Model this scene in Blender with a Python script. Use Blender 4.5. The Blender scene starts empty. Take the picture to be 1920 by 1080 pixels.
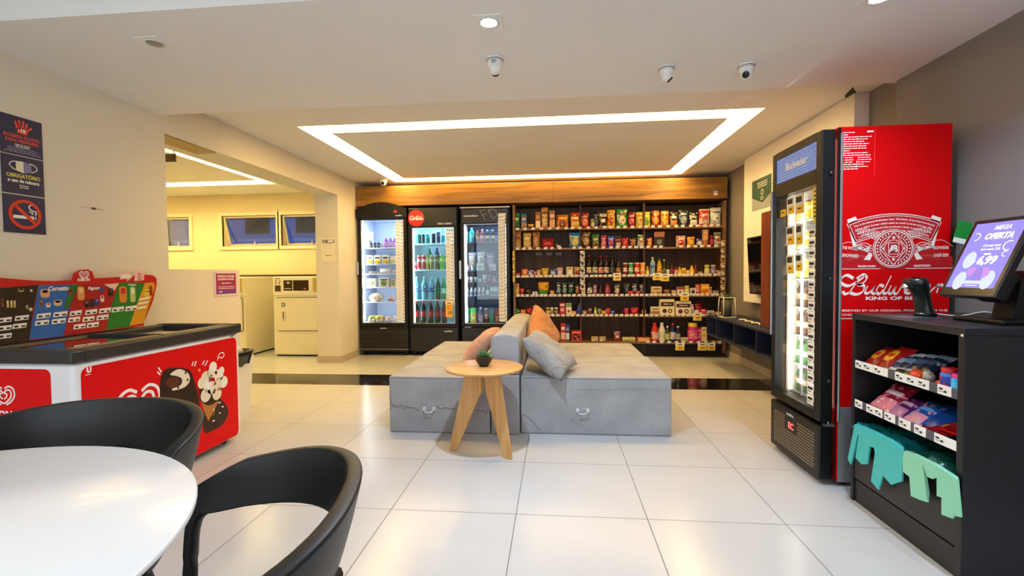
import bpy, bmesh, math, random
from mathutils import Vector, Matrix
random.seed(11)
S = bpy.context.scene
C = S.collection
PI = math.pi

# ------------------------------------------------------------------ camera, world, exposure
FPX, YAW, PITCH, ROLL, EYE = 876.38, 0.0930210, -0.0317317, -0.0092352, 1.12442
_r = Vector((math.cos(YAW), math.sin(YAW), 0))
_f = Vector((-math.sin(YAW)*math.cos(PITCH), math.cos(YAW)*math.cos(PITCH), math.sin(PITCH)))
_u = _r.cross(_f)
_r2 = _r*math.cos(ROLL) + _u*math.sin(ROLL)
_u2 = -_r*math.sin(ROLL) + _u*math.cos(ROLL)
cam_data = bpy.data.cameras.new('camera')
cam = bpy.data.objects.new('camera', cam_data)
C.objects.link(cam)
cam_data.sensor_width = 36.0
cam_data.lens = FPX*36.0/1920.0
cam_data.clip_start = 0.05
mw = Matrix.Identity(4)
for i in range(3):
    mw[i][0], mw[i][1], mw[i][2] = _r2[i], _u2[i], -_f[i]
mw[2][3] = EYE
cam.matrix_world = mw
S.camera = cam
S.view_settings.view_transform = 'Standard'
S.view_settings.look = 'None'
S.view_settings.gamma = 1.0
S.view_settings.use_curve_mapping = False
S.view_settings.exposure = 0.14

def W(px, py, **k):
    """the point of the room plane x=, y= or z= measured at a photo pixel"""
    d = _r2*((px-960)/FPX) - _u2*((py-540)/FPX) + _f
    (ax, v), = k.items()
    i = 'xyz'.index(ax)
    o = Vector((0, 0, EYE))
    return o + d*((v-o[i])/d[i])

world = bpy.data.worlds.new('dusk')
S.world = world
world.use_nodes = True
bg = world.node_tree.nodes['Background']
bg.inputs[0].default_value = (0.10, 0.17, 0.42, 1)
bg.inputs[1].default_value = 1.3

def area(name, loc, size, power, color, rot=(0, 0, 0), size_y=None, spread=None):
    l = bpy.data.lights.new(name, 'AREA')
    l.energy = power; l.color = color; l.size = size
    if size_y: l.shape = 'RECTANGLE'; l.size_y = size_y
    if spread: l.spread = spread
    o = bpy.data.objects.new(name, l); C.objects.link(o)
    o.location = loc; o.rotation_euler = rot
    return o
def spot(name, loc, power, color, angle=120, blend=.6, radius=.03):
    l = bpy.data.lights.new(name, 'SPOT')
    l.energy = power; l.color = color; l.spot_size = math.radians(angle); l.spot_blend = blend; l.shadow_soft_size = radius
    o = bpy.data.objects.new(name, l); C.objects.link(o)
    o.location = loc
    return o
COOL = (.66, .84, 1.08)
NEUT = (.82, .92, 1.03)
ZN, ZF = 2.25, 2.40          # near (lower) ceiling, far ceiling
# downlights of the near ceiling (the fittings are built below)
DOWN = [(-.29, 2.11, 175), (1.34, 2.10, 85), (-.29, .40, 18), (1.62, .70, 60), (-1.91, .40, 20), (-.29, -1.3, 50), (1.34, -1.3, 50), (-1.91, -1.3, 50)]
for x, y, p in DOWN:
    spot('downlight_lamp', (x, y, (ZN if 1.87 < y < 3.06 else ZF)-.012), p, COOL if y > 2 else NEUT, 128 if p > 60 else 158, .85, .03)

# soft fill lamp added behind the camera to brighten the near room
area('fill_behind_camera', (-.35, -3.1, 1.35), 4.6, 95, (.80, .90, 1.0), (math.radians(90), 0, 0), 2.2)

# ------------------------------------------------------------------ materials
def lin(h):
    if not isinstance(h, str): return tuple(h)+(1,) if len(h) == 3 else tuple(h)
    h = h.lstrip('#')
    o = []
    for i in (0, 2, 4):
        c = int(h[i:i+2], 16)/255
        o.append(c/12.92 if c <= .04045 else ((c+.055)/1.055)**2.4)
    return tuple(o)+(1,)
_mats = {}
def M(col, rough=.5, metal=0.0, noise=0.0, scale=8.0, coat=0.0, bump=0.0, bscale=60.0, name=None, spec=.5):
    key = (str(col), rough, metal, noise, scale, coat, bump, bscale, spec)
    if key in _mats: return _mats[key]
    m = bpy.data.materials.new(name or 'mat_%s' % str(col).strip('#'))
    m.use_nodes = True
    nt = m.node_tree; b = nt.nodes['Principled BSDF']
    c = lin(col)
    b.inputs['Base Color'].default_value = c
    b.inputs['Roughness'].default_value = rough
    b.inputs['Metallic'].default_value = metal
    b.inputs['Coat Weight'].default_value = coat
    b.inputs['Specular IOR Level'].default_value = spec
    if noise or bump:
        tc = nt.nodes.new('ShaderNodeTexCoord')
        n = nt.nodes.new('ShaderNodeTexNoise'); n.inputs['Scale'].default_value = scale; n.inputs['Detail'].default_value = 6
        nt.links.new(tc.outputs['Object'], n.inputs['Vector'])
        if noise:
            r = nt.nodes.new('ShaderNodeValToRGB')
            r.color_ramp.elements[0].position = .3; r.color_ramp.elements[1].position = .7
            r.color_ramp.elements[0].color = tuple(x*(1-noise) for x in c[:3])+(1,)
            r.color_ramp.elements[1].color = tuple(min(1, x*(1+noise*.5)) for x in c[:3])+(1,)
            nt.links.new(n.outputs['Fac'], r.inputs['Fac']); nt.links.new(r.outputs['Color'], b.inputs['Base Color'])
        if bump:
            n2 = nt.nodes.new('ShaderNodeTexNoise'); n2.inputs['Scale'].default_value = bscale; n2.inputs['Detail'].default_value = 4
            nt.links.new(tc.outputs['Object'], n2.inputs['Vector'])
            bp = nt.nodes.new('ShaderNodeBump'); bp.inputs['Strength'].default_value = bump; bp.inputs['Distance'].default_value = .01
            nt.links.new(n2.outputs['Fac'], bp.inputs['Height']); nt.links.new(bp.outputs['Normal'], b.inputs['Normal'])
    _mats[key] = m
    return m
def PR(c1, c2, c3=None, scale=26.0, rough=.32):
    """printed packaging: hard patches of two or three inks"""
    key = ('PR', c1, c2, c3, scale, rough)
    if key in _mats: return _mats[key]
    m = bpy.data.materials.new('print_%s' % c1.strip('#')); m.use_nodes = True
    nt = m.node_tree; b = nt.nodes['Principled BSDF']; b.inputs['Roughness'].default_value = rough
    tc = nt.nodes.new('ShaderNodeTexCoord'); n = nt.nodes.new('ShaderNodeTexNoise')
    n.inputs['Scale'].default_value = scale; n.inputs['Detail'].default_value = 2.5
    nt.links.new(tc.outputs['Object'], n.inputs['Vector'])
    r = nt.nodes.new('ShaderNodeValToRGB'); r.color_ramp.interpolation = 'CONSTANT'
    e = r.color_ramp.elements
    e[0].position = 0; e[0].color = lin(c3 or c1)
    e[1].position = .41; e[1].color = lin(c1)
    k = e.new(.575); k.color = lin(c2)
    nt.links.new(n.outputs['Fac'], r.inputs['Fac']); nt.links.new(r.outputs['Color'], b.inputs['Base Color'])
    _mats[key] = m
    return m
def EM(col, strength):
    key = ('EM', str(col), strength)
    if key in _mats: return _mats[key]
    m = bpy.data.materials.new('glow'); m.use_nodes = True
    nt = m.node_tree; nt.nodes.remove(nt.nodes['Principled BSDF'])
    e = nt.nodes.new('ShaderNodeEmission'); e.inputs[0].default_value = lin(col); e.inputs[1].default_value = strength
    nt.links.new(e.outputs[0], nt.nodes['Material Output'].inputs[0])
    _mats[key] = m
    return m
def GLASS(tint=(1, 1, 1), refl=.08, key='g'):
    k = ('GL', tint, refl)
    if k in _mats: return _mats[k]
    m = bpy.data.materials.new('pane_glass'); m.use_nodes = True
    nt = m.node_tree; nt.nodes.remove(nt.nodes['Principled BSDF'])
    t = nt.nodes.new('ShaderNodeBsdfTransparent'); t.inputs[0].default_value = tuple(tint)+(1,)
    g = nt.nodes.new('ShaderNodeBsdfGlossy'); g.inputs['Roughness'].default_value = .02
    f = nt.nodes.new('ShaderNodeFresnel'); f.inputs[0].default_value = 1.45
    mx = nt.nodes.new('ShaderNodeMixShader')
    mul = nt.nodes.new('ShaderNodeMath'); mul.operation = 'MULTIPLY'; mul.inputs[1].default_value = refl/.04
    nt.links.new(f.outputs[0], mul.inputs[0]); nt.links.new(mul.outputs[0], mx.inputs[0])
    nt.links.new(t.outputs[0], mx.inputs[1]); nt.links.new(g.outputs[0], mx.inputs[2])
    nt.links.new(mx.outputs[0], nt.nodes['Material Output'].inputs[0])
    _mats[k] = m
    return m
def WOOD(c1, c2, name, axis='X', rough=.45, scale=3.0):
    m = bpy.data.materials.new(name); m.use_nodes = True
    nt = m.node_tree; b = nt.nodes['Principled BSDF']; b.inputs['Roughness'].default_value = rough
    tc = nt.nodes.new('ShaderNodeTexCoord'); mp = nt.nodes.new('ShaderNodeMapping')
    sc = {'X': (.35, 6, 6), 'Y': (6, .35, 6), 'Z': (6, 6, .35)}[axis]
    mp.inputs['Scale'].default_value = sc
    n = nt.nodes.new('ShaderNodeTexNoise'); n.inputs['Scale'].default_value = scale; n.inputs['Detail'].default_value = 8; n.inputs['Distortion'].default_value = 1.2
    r = nt.nodes.new('ShaderNodeValToRGB')
    r.color_ramp.elements[0].position = .33; r.color_ramp.elements[0].color = lin(c1)
    r.color_ramp.elements[1].position = .68; r.color_ramp.elements[1].color = lin(c2)
    nt.links.new(tc.outputs['Object'], mp.inputs['Vector']); nt.links.new(mp.outputs[0], n.inputs['Vector'])
    nt.links.new(n.outputs['Fac'], r.inputs['Fac']); nt.links.new(r.outputs['Color'], b.inputs['Base Color'])
    return m
BLACK = M('#0a0a0b', .4, spec=.35)
BLACKM = M('#100f10', .5, noise=.1, spec=.3)
WHITE = M('#e8e6e2', .5)
GREY = M('#77777a', .4)
CHROME = M('#c8c8c8', .25, 1.0)
INK = M('#1a1a1c', .6)
PAPER = M('#efece6', .6)
RED = M('#cf1218', .35, noise=.05)
REDF = M('#cc0408', .45, spec=.12)

# ------------------------------------------------------------------ mesh building
_cache_text = {}
def text_geo(body, bold=0.0):
    k = (body, bold)
    if k in _cache_text: return _cache_text[k]
    cu = bpy.data.curves.new('t', 'FONT'); cu.body = body; cu.size = 1.0; cu.offset = bold; cu.resolution_u = 3
    ob = bpy.data.objects.new('t', cu)
    me = bpy.data.meshes.new_from_object(ob)
    vs = [(v.co.x, v.co.y) for v in me.vertices]; fs = [tuple(p.vertices) for p in me.polygons]
    bpy.data.objects.remove(ob); bpy.data.curves.remove(cu); bpy.data.meshes.remove(me)
    if vs:
        x0 = min(v[0] for v in vs); x1 = max(v[0] for v in vs)
        vs = [((v[0]-x0)/.70, v[1]/.70) for v in vs]; w = (x1-x0)/.70
    else: w = 0
    _cache_text[k] = (vs, fs, w)
    return _cache_text[k]

def catmull(pts, n=6, closed=False):
    P = [Vector(p) for p in pts]; out = []
    m = len(P); rng = m if closed else m-1
    for i in range(rng):
        p0 = P[(i-1) % m] if closed or i > 0 else P[0]*2-P[1]
        p1 = P[i]; p2 = P[(i+1) % m]
        p3 = P[(i+2) % m] if closed or i+2 < m else P[-1]*2-P[-2]
        for j in range(n):
            t = j/n
            out.append(.5*((2*p1)+(p2-p0)*t+(2*p0-5*p1+4*p2-p3)*t*t+(3*p1-p0-3*p2+p3)*t**3))
    if not closed: out.append(P[-1])
    return out

class MB:
    def __init__(s, T=None):
        s.v = []; s.f = []; s.m = []; s.sm = []; s.mats = []; s.T = T; s.nofix = False
    def mi(s, m):
        if m not in s.mats: s.mats.append(m)
        return s.mats.index(m)
    def add(s, vs, fs, m, smooth=False):
        o = len(s.v)
        for v in vs:
            v = Vector(v)
            s.v.append(s.T @ v if s.T else v)
        for k, f in enumerate(fs):
            s.f.append([o+i for i in f])
            s.m.append(s.mi(m[k] if isinstance(m, list) else m)); s.sm.append(smooth)
        return s
    def bm(s, b, m, smooth=False):
        b.verts.index_update()
        s.add([v.co.copy() for v in b.verts], [[v.index for v in f.verts] for f in b.faces], m, smooth); b.free(); return s
    def box(s, x0, x1, y0, y1, z0, z1, m, bev=0.0, seg=2):
        if bev <= 0:
            vs = [(x0, y0, z0), (x1, y0, z0), (x1, y1, z0), (x0, y1, z0), (x0, y0, z1), (x1, y0, z1), (x1, y1, z1), (x0, y1, z1)]
            return s.add(vs, [(0, 3, 2, 1), (4, 5, 6, 7), (0, 1, 5, 4), (1, 2, 6, 5), (2, 3, 7, 6), (3, 0, 4, 7)], m)
        b = bmesh.new(); bmesh.ops.create_cube(b, size=1)
        for v in b.verts:
            v.co = Vector(((x0+x1)/2+v.co.x*(x1-x0), (y0+y1)/2+v.co.y*(y1-y0), (z0+z1)/2+v.co.z*(z1-z0)))
        bmesh.ops.bevel(b, geom=list(b.edges), offset=bev, segments=seg, affect='EDGES', profile=.5)
        return s.bm(b, m)
    def prism(s, poly, axis, a, b, m):
        """extrude a 2D outline: axis 'y': (x,z), 'x': (y,z), 'z': (x,y)"""
        def P(p, t): return {'y': (p[0], t, p[1]), 'x': (t, p[0], p[1]), 'z': (p[0], p[1], t)}[axis]
        n = len(poly)
        vs = [P(p, a) for p in poly]+[P(p, b) for p in poly]
        fs = [tuple(range(n)), tuple(range(2*n-1, n-1, -1))]+[(i, (i+1) % n, n+(i+1) % n, n+i) for i in range(n)]
        return s.add(vs, fs, m)
    def lathe(s, prof, m, c=(0, 0, 0), n=16, sx=1, sy=1, smooth=True):
        """prof: (r, z) or (r, z, material of the band above)"""
        vs = []; fs = []; ms = []
        for p in prof:
            for k in range(n):
                a = 2*PI*k/n
                vs.append((c[0]+p[0]*math.cos(a)*sx, c[1]+p[0]*math.sin(a)*sy, c[2]+p[1]))
        for i in range(len(prof)-1):
            mm = prof[i][2] if len(prof[i]) > 2 and prof[i][2] else m
            for k in range(n):
                fs.append((i*n+k, i*n+(k+1) % n, (i+1)*n+(k+1) % n, (i+1)*n+k)); ms.append(mm)
        fs.append(tuple(range(n-1, -1, -1))); ms.append(m)
        fs.append(tuple(range((len(prof)-1)*n, len(prof)*n))); ms.append(m)
        return s.add(vs, fs, ms, smooth)
    def tube(s, pts, r, m, n=8, closed=False, smooth=True):
        P = [Vector(p) for p in pts]; vs = []; fs = []
        k = len(P); up = Vector((0, 0, 1))
        for i, p in enumerate(P):
            a = P[(i-1) % k] if (closed or i > 0) else p
            b = P[(i+1) % k] if (closed or i < k-1) else p
            d = (b-a).normalized()
            x = d.cross(up)
            if x.length < .05: x = d.cross(Vector((1, 0, 0)))
            x.normalize(); y = x.cross(d)
            rr = r[i] if isinstance(r, (list, tuple)) else r
            for j in range(n):
                t = 2*PI*j/n
                vs.append(p+x*math.cos(t)*rr+y*math.sin(t)*rr)
        for i in range(k if closed else k-1):
            for j in range(n):
                i2 = (i+1) % k
                fs.append((i*n+j, i*n+(j+1) % n, i2*n+(j+1) % n, i2*n+j))
        if not closed: fs += [tuple(range(n-1, -1, -1)), tuple(range((k-1)*n, k*n))]
        return s.add(vs, fs, m, smooth)
    def ball(s, c, r, m, seg=14, sx=1, sy=1, sz=1):
        b = bmesh.new(); bmesh.ops.create_uvsphere(b, u_segments=seg, v_segments=max(6, seg//2+2), radius=r)
        for v in b.verts: v.co = Vector((c[0]+v.co.x*sx, c[1]+v.co.y*sy, c[2]+v.co.z*sz))
        return s.bm(b, m, True)
    def sheet(s, rows, m, thick=0, smooth=True, closed_u=False):
        """rows of points -> surface"""
        nr = len(rows); nc = len(rows[0]); fs = []
        for i in range(nr-1):
            for j in range(nc if closed_u else nc-1):
                fs.append((i*nc+j, i*nc+(j+1) % nc, (i+1)*nc+(j+1) % nc, (i+1)*nc+j))
        return s.add([p for r in rows for p in r], fs, m, smooth)
    def mesh(s, name, fix=True):
        me = bpy.data.meshes.new(name)
        me.from_pydata([tuple(v) for v in s.v], [], s.f)
        for m in s.mats: me.materials.append(m)
        for p, mi, sm in zip(me.polygons, s.m, s.sm):
            p.material_index = mi; p.use_smooth = sm
        if fix and not s.nofix:
            b = bmesh.new(); b.from_mesh(me); bmesh.ops.recalc_face_normals(b, faces=b.faces); b.to_mesh(me); b.free()
        me.update()
        return me
    def build(s, name, parent=None, loc=None, rotz=0, fix=True):
        return link(name, s.mesh(name, fix), parent, loc, rotz)

class Art:
    """flat printing laid on a face; f(u, v, d) gives the point d in front of the face"""
    def __init__(s, f, step=.0006, d0=.0006):
        s.f = f; s.mb = MB(); s.mb.nofix = True; s.d = d0; s.d0 = d0; s.step = step; s.lay = []
        a, b, c = Vector(f(0, 0, 0)), Vector(f(1, 0, 0)), Vector(f(0, 1, 0))
        s.flip = (b-a).cross(c-a).dot(Vector(f(0, 0, 1))-a) < 0
    def put(s, vs, fs, m, keep=False):
        if not vs: return s
        if s.flip: fs = [tuple(reversed(f)) for f in fs]
        us = [p[0] for p in vs]; ws = [p[1] for p in vs]; b = (min(us), max(us), min(ws), max(ws)); lv = 0
        for (c, l, mm) in s.lay:          # just above whatever it overlaps
            if mm is not m and b[0] < c[1] and c[0] < b[1] and b[2] < c[3] and c[2] < b[3]: lv = max(lv, l+1)
        s.lay.append((b, lv, m))
        d = s.d0+lv*s.step
        s.mb.add([s.f(u, v, d) for u, v in vs], fs, m)
        return s
    def poly(s, pts, m, keep=False): return s.put(pts, [tuple(range(len(pts)))], m, keep)
    def rect(s, u0, u1, v0, v1, m, keep=False, sk=0):
        return s.poly([(u0, v0), (u1, v0), (u1+sk, v1), (u0+sk, v1)], m, keep)
    def rrect(s, u0, u1, v0, v1, r, m, keep=False):
        p = []
        for cx, cy, a in ((u1-r, v1-r, 0), (u0+r, v1-r, 90), (u0+r, v0+r, 180), (u1-r, v0+r, 270)):
            for k in range(6):
                t = math.radians(a+k*18); p.append((cx+r*math.cos(t), cy+r*math.sin(t)))
        return s.poly(p, m, keep)
    def disc(s, u, v, r, m, keep=False, sv=1.0, n=28):
        return s.poly([(u+r*math.cos(2*PI*k/n), v+r*sv*math.sin(2*PI*k/n)) for k in range(n)], m, keep)
    def ring(s, u, v, r0, r1, m, a0=0, a1=360, keep=False, sv=1.0):
        n = max(6, int(abs(a1-a0)/9)); vs = []
        for k in range(n+1):
            t = math.radians(a0+(a1-a0)*k/n)
            vs += [(u+r0*math.cos(t), v+r0*sv*math.sin(t)), (u+r1*math.cos(t), v+r1*sv*math.sin(t))]
        return s.put(vs, [(2*k, 2*k+1, 2*k+3, 2*k+2) for k in range(n)], m, keep)
    def stroke(s, pts, w, m, smooth=True, closed=False, keep=False, pen=None, n=6):
        """ribbon along a line; pen=(thin, thick, angle) gives a calligraphic stroke"""
        P = [(p.x, p.y) for p in catmull([(a, b, 0) for a, b in pts], n, closed)] if smooth and len(pts) > 2 else list(pts)
        k = len(P); vs = []
        for i, p in enumerate(P):
            a = P[(i-1) % k] if (closed or i) else p
            b = P[(i+1) % k] if (closed or i < k-1) else p
            dx, dy = b[0]-a[0], b[1]-a[1]; L = math.hypot(dx, dy) or 1
            ww = w[min(i*len(w)//k, len(w)-1)] if isinstance(w, (list, tuple)) else w
            if pen:
                ang = math.atan2(dy, dx); ww = pen[0]+(pen[1]-pen[0])*abs(math.sin(ang-math.radians(pen[2])))**1.5
            nx, ny = -dy/L*ww/2, dx/L*ww/2
            vs += [(p[0]-nx, p[1]-ny), (p[0]+nx, p[1]+ny)]
        fs = [(2*i, 2*((i+1) % k), 2*((i+1) % k)+1, 2*i+1) for i in range(k if closed else k-1)]
        return s.put(vs, fs, m, keep)
    def text(s, body, u, v, h, m, align='c', sx=1.0, shear=0.0, bold=0.0, bend=None, width=None, rot=0):
        vs, fs, w = text_geo(body, bold)
        if width: sx = width/(w*h)
        W_ = w*h*sx
        off = {'l': 0, 'c': -W_/2, 'r': -W_}[align]
        out = []
        cr, sr = math.cos(math.radians(rot)), math.sin(math.radians(rot))
        for x, y in vs:
            a, b = x*h*sx+off+y*h*shear, y*h
            if bend:
                t = a/bend; a, b = (bend+b)*math.sin(t), (bend+b)*math.cos(t)-bend
            out.append((u+a*cr-b*sr, v+a*sr+b*cr))
        return s.put(out, fs, m)
    def bars(s, u, v, w, rows, pitch, h, m, align='c', seed=1):
        rd = random.Random(seed)
        for k in range(rows):
            L = w*rd.uniform(.7, 1); y = v-k*pitch
            a = {'c': u-L/2, 'l': u, 'r': u-L}[align]
            while L > 0:
                g = min(L, rd.uniform(2.2, 6)*h); s.rect(a, a+g, y, y+h, m, keep=True); a += g+h*.8; L -= g+h*.8
        s.d += s.step
        return s
    def build(s, name, parent): return s.mb.build(name, parent, fix=False)

def link(name, data, parent=None, loc=None, rotz=0):
    o = bpy.data.objects.new(name, data); C.objects.link(o)
    if parent: o.parent = parent
    if loc is not None: o.location = loc
    if rotz: o.rotation_euler = (0, 0, rotz)
    return o
def tag(o, label, cat, group=None):
    o['label'] = label; o['category'] = cat
    if group: o['group'] = group
    return o
def thing(name, label, cat, loc=(0, 0, 0), rotz=0, group=None):
    return tag(link(name, None, None, loc, rotz), label, cat, group)
def struct(name, mb, fix=True):
    o = mb.build(name, fix=fix); o['kind'] = 'structure'; return o
def copy_tree(o, parent=None):
    c = o.copy(); C.objects.link(c)
    if parent: c.parent = parent
    for ch in [x for x in C.objects if x.parent == o]: copy_tree(ch, c)
    return c
def FY(y0):
    return lambda u, v, d: (u, y0-d, v)
# ------------------------------------------------------------------ the room
def paint(name, col, var=.04, rough=.75):
    m = M(col, rough, noise=var, scale=1.3, bump=.06, bscale=140, name=name); return m
WALLP = paint('cream_wall_paint', '#dcd4c2')
WALLL = paint('laundry_wall_paint', '#e3d3ac')
CEILP = paint('ceiling_paint', '#e6e4e1', .03, .8)
GREYP = paint('grey_wall_paint', '#7f7873', .05)
PANELP = paint('white_panel_paint', '#e9e2d6')

def tile_mat(name, base, grout, rough, ox, oy, T=.6, var=.05):
    m = bpy.data.materials.new(name); m.use_nodes = True
    nt = m.node_tree; b = nt.nodes['Principled BSDF']
    tc = nt.nodes.new('ShaderNodeTexCoord'); mp = nt.nodes.new('ShaderNodeMapping')
    mp.inputs['Location'].default_value = (-ox, -oy, 0)
    nt.links.new(tc.outputs['Object'], mp.inputs['Vector'])
    br = nt.nodes.new('ShaderNodeTexBrick'); br.offset = 0; br.squash = 1
    br.inputs['Scale'].default_value = 1; br.inputs['Brick Width'].default_value = T; br.inputs['Row Height'].default_value = T
    br.inputs['Mortar Size'].default_value = .0022; br.inputs['Mortar Smooth'].default_value = .1; br.inputs['Bias'].default_value = 0
    c = lin(base)
    br.inputs['Color1'].default_value = c
    br.inputs['Color2'].default_value = tuple(x*(1-var) for x in c[:3])+(1,)
    br.inputs['Mortar'].default_value = lin(grout)
    nt.links.new(mp.outputs[0], br.inputs['Vector'])
    n = nt.nodes.new('ShaderNodeTexNoise'); n.inputs['Scale'].default_value = 3; n.inputs['Detail'].default_value = 5
    nt.links.new(tc.outputs['Object'], n.inputs['Vector'])
    mx = nt.nodes.new('ShaderNodeMix'); mx.data_type = 'RGBA'; mx.blend_type = 'MULTIPLY'; mx.inputs[0].default_value = .12
    nt.links.new(br.outputs['Color'], mx.inputs[6]); nt.links.new(n.outputs['Fac'], mx.inputs[7])
    nt.links.new(mx.outputs[2], b.inputs['Base Color'])
    r = nt.nodes.new('ShaderNodeMapRange'); r.inputs['To Min'].default_value = rough; r.inputs['To Max'].default_value = .8
    nt.links.new(br.outputs['Fac'], r.inputs['Value']); nt.links.new(r.outputs[0], b.inputs['Roughness'])
    return m
OX, OY = -.7898, 2.139
TILE = tile_mat('porcelain_floor_tiles', '#bdbbb8', '#6d6a66', .22, OX, OY)
GRAN = M('#14151c', .08, noise=.3, scale=60, name='polished_black_stone')
TRIMT = M('#b9ab97', .35, noise=.06, scale=10)

XL, XR, XR2, YB = -2.74, 2.035, 2.25, 6.95
mb = MB(); mb.box(-7.6, 3.0, -3.2, 4.56, -.12, 0, TILE); mb.box(-7.6, 3.0, 5.05, 7.2, -.12, 0, TILE)
struct('floor', mb)
struct('floor_band', MB().box(-7.6, 3.0, 4.56, 5.05, -.12, 0, GRAN))
# left wall, half wall, beam, pillar
struct('wall_left', MB().box(XL-.3, XL, -3.2, 3.09, 0, 2.6, WALLP))
struct('wall_left_half', MB().box(XL-.3, XL, 3.09, 3.835, 0, 1.175, WALLP))
mb = MB(); mb.box(XL-.3, XL, 3.09, 5.715, 2.135, 2.6, WALLP); struct('beam', mb)
struct('pillar', MB().box(XL-.3, XL, 5.715, 7.0, 0, 2.6, WALLP))
struct('baseboard_left', MB().box(XL-.31, XL+.012, 5.703, 6.22, 0, .085, TRIMT).box(XL, XL+.012, -3.2, 3.84, 0, .085, TRIMT))
struct('wall_right', MB().box(XR, XR+.4, -3.2, 3.03, 0, 2.6, GREYP))
struct('wall_right_far', MB().box(XR2, XR2+.3, 3.03, 7.0, 0, 2.6, GREYP))
struct('baseboard_right', MB().box(XR2-.012, XR2, 3.1, 6.9, 0, .085, TRIMT))
struct('wall_back', MB().box(XL-.2, 2.6, YB, YB+.15, 0, 2.6, GREYP))
struct('wall_behind', MB().box(-3.1, 2.5, -3.3, -3.15, 0, 2.6, WALLP))
# unseen entrance frame on the solid wall, added to dress the fill lamp
mb = MB(); AL = M('#3a3a3c', .4, .6)
for x in (-2.68, -1.5, -.35, .8, 1.98): mb.box(x-.03, x+.03, -3.15, -3.105, 0, 2.4, AL)
mb.box(-2.65, 1.95, -3.15, -3.105, 2.42, 2.48, AL).box(-2.65, 1.95, -3.15, -3.105, 0, .06, AL)
struct('fill_lamp_frame', mb)
# laundry walls: openings for the windows
WX = [(-6.22, -5.78), (-5.23, -4.33), (-4.25, -3.40)]; WZ0, WZ1 = 1.585, 2.065
xs = [-7.6, WX[0][0], WX[0][1], WX[1][0], WX[1][1], WX[2][0], WX[2][1], XL-.3]
mb = MB(); mb.box(-7.6, XL-.3, YB, YB+.15, 0, WZ0, WALLL); mb.box(-7.6, XL-.3, YB, YB+.15, WZ1, 2.6, WALLL)
for a, b in ((0, 1), (2, 3), (4, 5), (6, 7)): mb.box(xs[a], xs[b], YB, YB+.15, WZ0, WZ1, WALLL)
struct('wall_laundry', mb)
struct('wall_laundry_left', MB().box(-7.75, -7.6, 0, 7.1, 0, 2.6, WALLL))
struct('wall_laundry_near', MB().box(-7.6, XL-.3, .8, .95, 0, 2.6, WALLL))
# ceilings: near soffit between y 1.87 and 3.06, higher ceilings before and behind, lit slots cut in
def slot_ceiling(name, x0, x1, y0, y1, z, holes, m, th=.10):
    """flat slab with rectangular holes (list of x0,x1,y0,y1)"""
    X = sorted({x0, x1, *[h[0] for h in holes], *[h[1] for h in holes]})
    Y = sorted({y0, y1, *[h[2] for h in holes], *[h[3] for h in holes]})
    mb = MB()
    for i in range(len(X)-1):
        for j in range(len(Y)-1):
            cx, cy = (X[i]+X[i+1])/2, (Y[j]+Y[j+1])/2
            if any(h[0] < cx < h[1] and h[2] < cy < h[3] for h in holes): continue
            mb.box(X[i], X[i+1], Y[j], Y[j+1], z, z+th, m)
    return struct(name, mb)
OC = (-2.205, 1.645, 3.875, 6.335); IC = (-2.005, 1.445, 4.085, 6.115)
ring = lambda o, i: [(o[0], o[1], o[2], i[2]), (o[0], o[1], i[3], o[3]), (o[0], i[0], i[2], i[3]), (i[1], o[1], i[2], i[3])]
slot_ceiling('ceiling_far', XL, XR2, 3.06, YB, ZF, ring(OC, IC), CEILP)
slot_ceiling('ceiling_soffit', XL, XR2, 1.87, 3.06, ZN, [], CEILP, .25)
slot_ceiling('ceiling_near', XL, XR2, -3.2, 1.87, ZF, [], CEILP)
LO = (-7.0, -3.87, 4.3, 6.225); LI = (-6.8, -3.965, 4.5, 5.965)
slot_ceiling('ceiling_laundry', -7.6, XL-.3, .8, YB, ZF, ring(LO, LI), CEILP)
# the recess above each slot: plaster box with an LED diffuser inside
def cove(name, O, I, col, power, label):
    t = thing(name, label, 'ceiling light', ((O[0]+O[1])/2, (O[2]+O[3])/2, ZF))
    T = Matrix.Translation((-(O[0]+O[1])/2, -(O[2]+O[3])/2, -ZF))
    mb = MB(T); w = .02
    mb.box(O[0]-w, O[1]+w, O[2]-w, O[3]+w, ZF+.16, ZF+.18, WHITE)
    mb.box(O[0]-w, O[0], O[2]-w, O[3]+w, ZF+.10, ZF+.16, WHITE); mb.box(O[1], O[1]+w, O[2]-w, O[3]+w, ZF+.10, ZF+.16, WHITE)
    mb.box(O[0], O[1], O[2]-w, O[2], ZF+.10, ZF+.16, WHITE); mb.box(O[0], O[1], O[3], O[3]+w, ZF+.10, ZF+.16, WHITE)
    mb.build('recess_box', t)
    mb = MB(T)
    for h in ring(O, I): mb.box(h[0], h[1], h[2], h[3], ZF+.085, ZF+.095, EM(col, power))
    mb.build('led_diffuser', t)
    return t
cove('cove_light', OC, IC, (1, .655, .235), 24, 'rectangular ring of white light recessed in the ceiling above the snack shelves')
cove('cove_light', LO, LI, (1, .76, .29), 29, 'warm ring of light recessed in the laundry ceiling')
# wood strip let into the underside of the beam and a small sign hanging near it
struct('trim_1', MB().box(XL-.2, XL-.02, 3.10, 3.62, 2.128, 2.140, WOOD('#8a6a3a', '#a98a55', 'beam_wood', 'Y')))
# white panel on the right wall
struct('trim_2', MB().box(2.15, XR2, 3.62, 5.59, .78, ZF-.004, PANELP))

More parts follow.
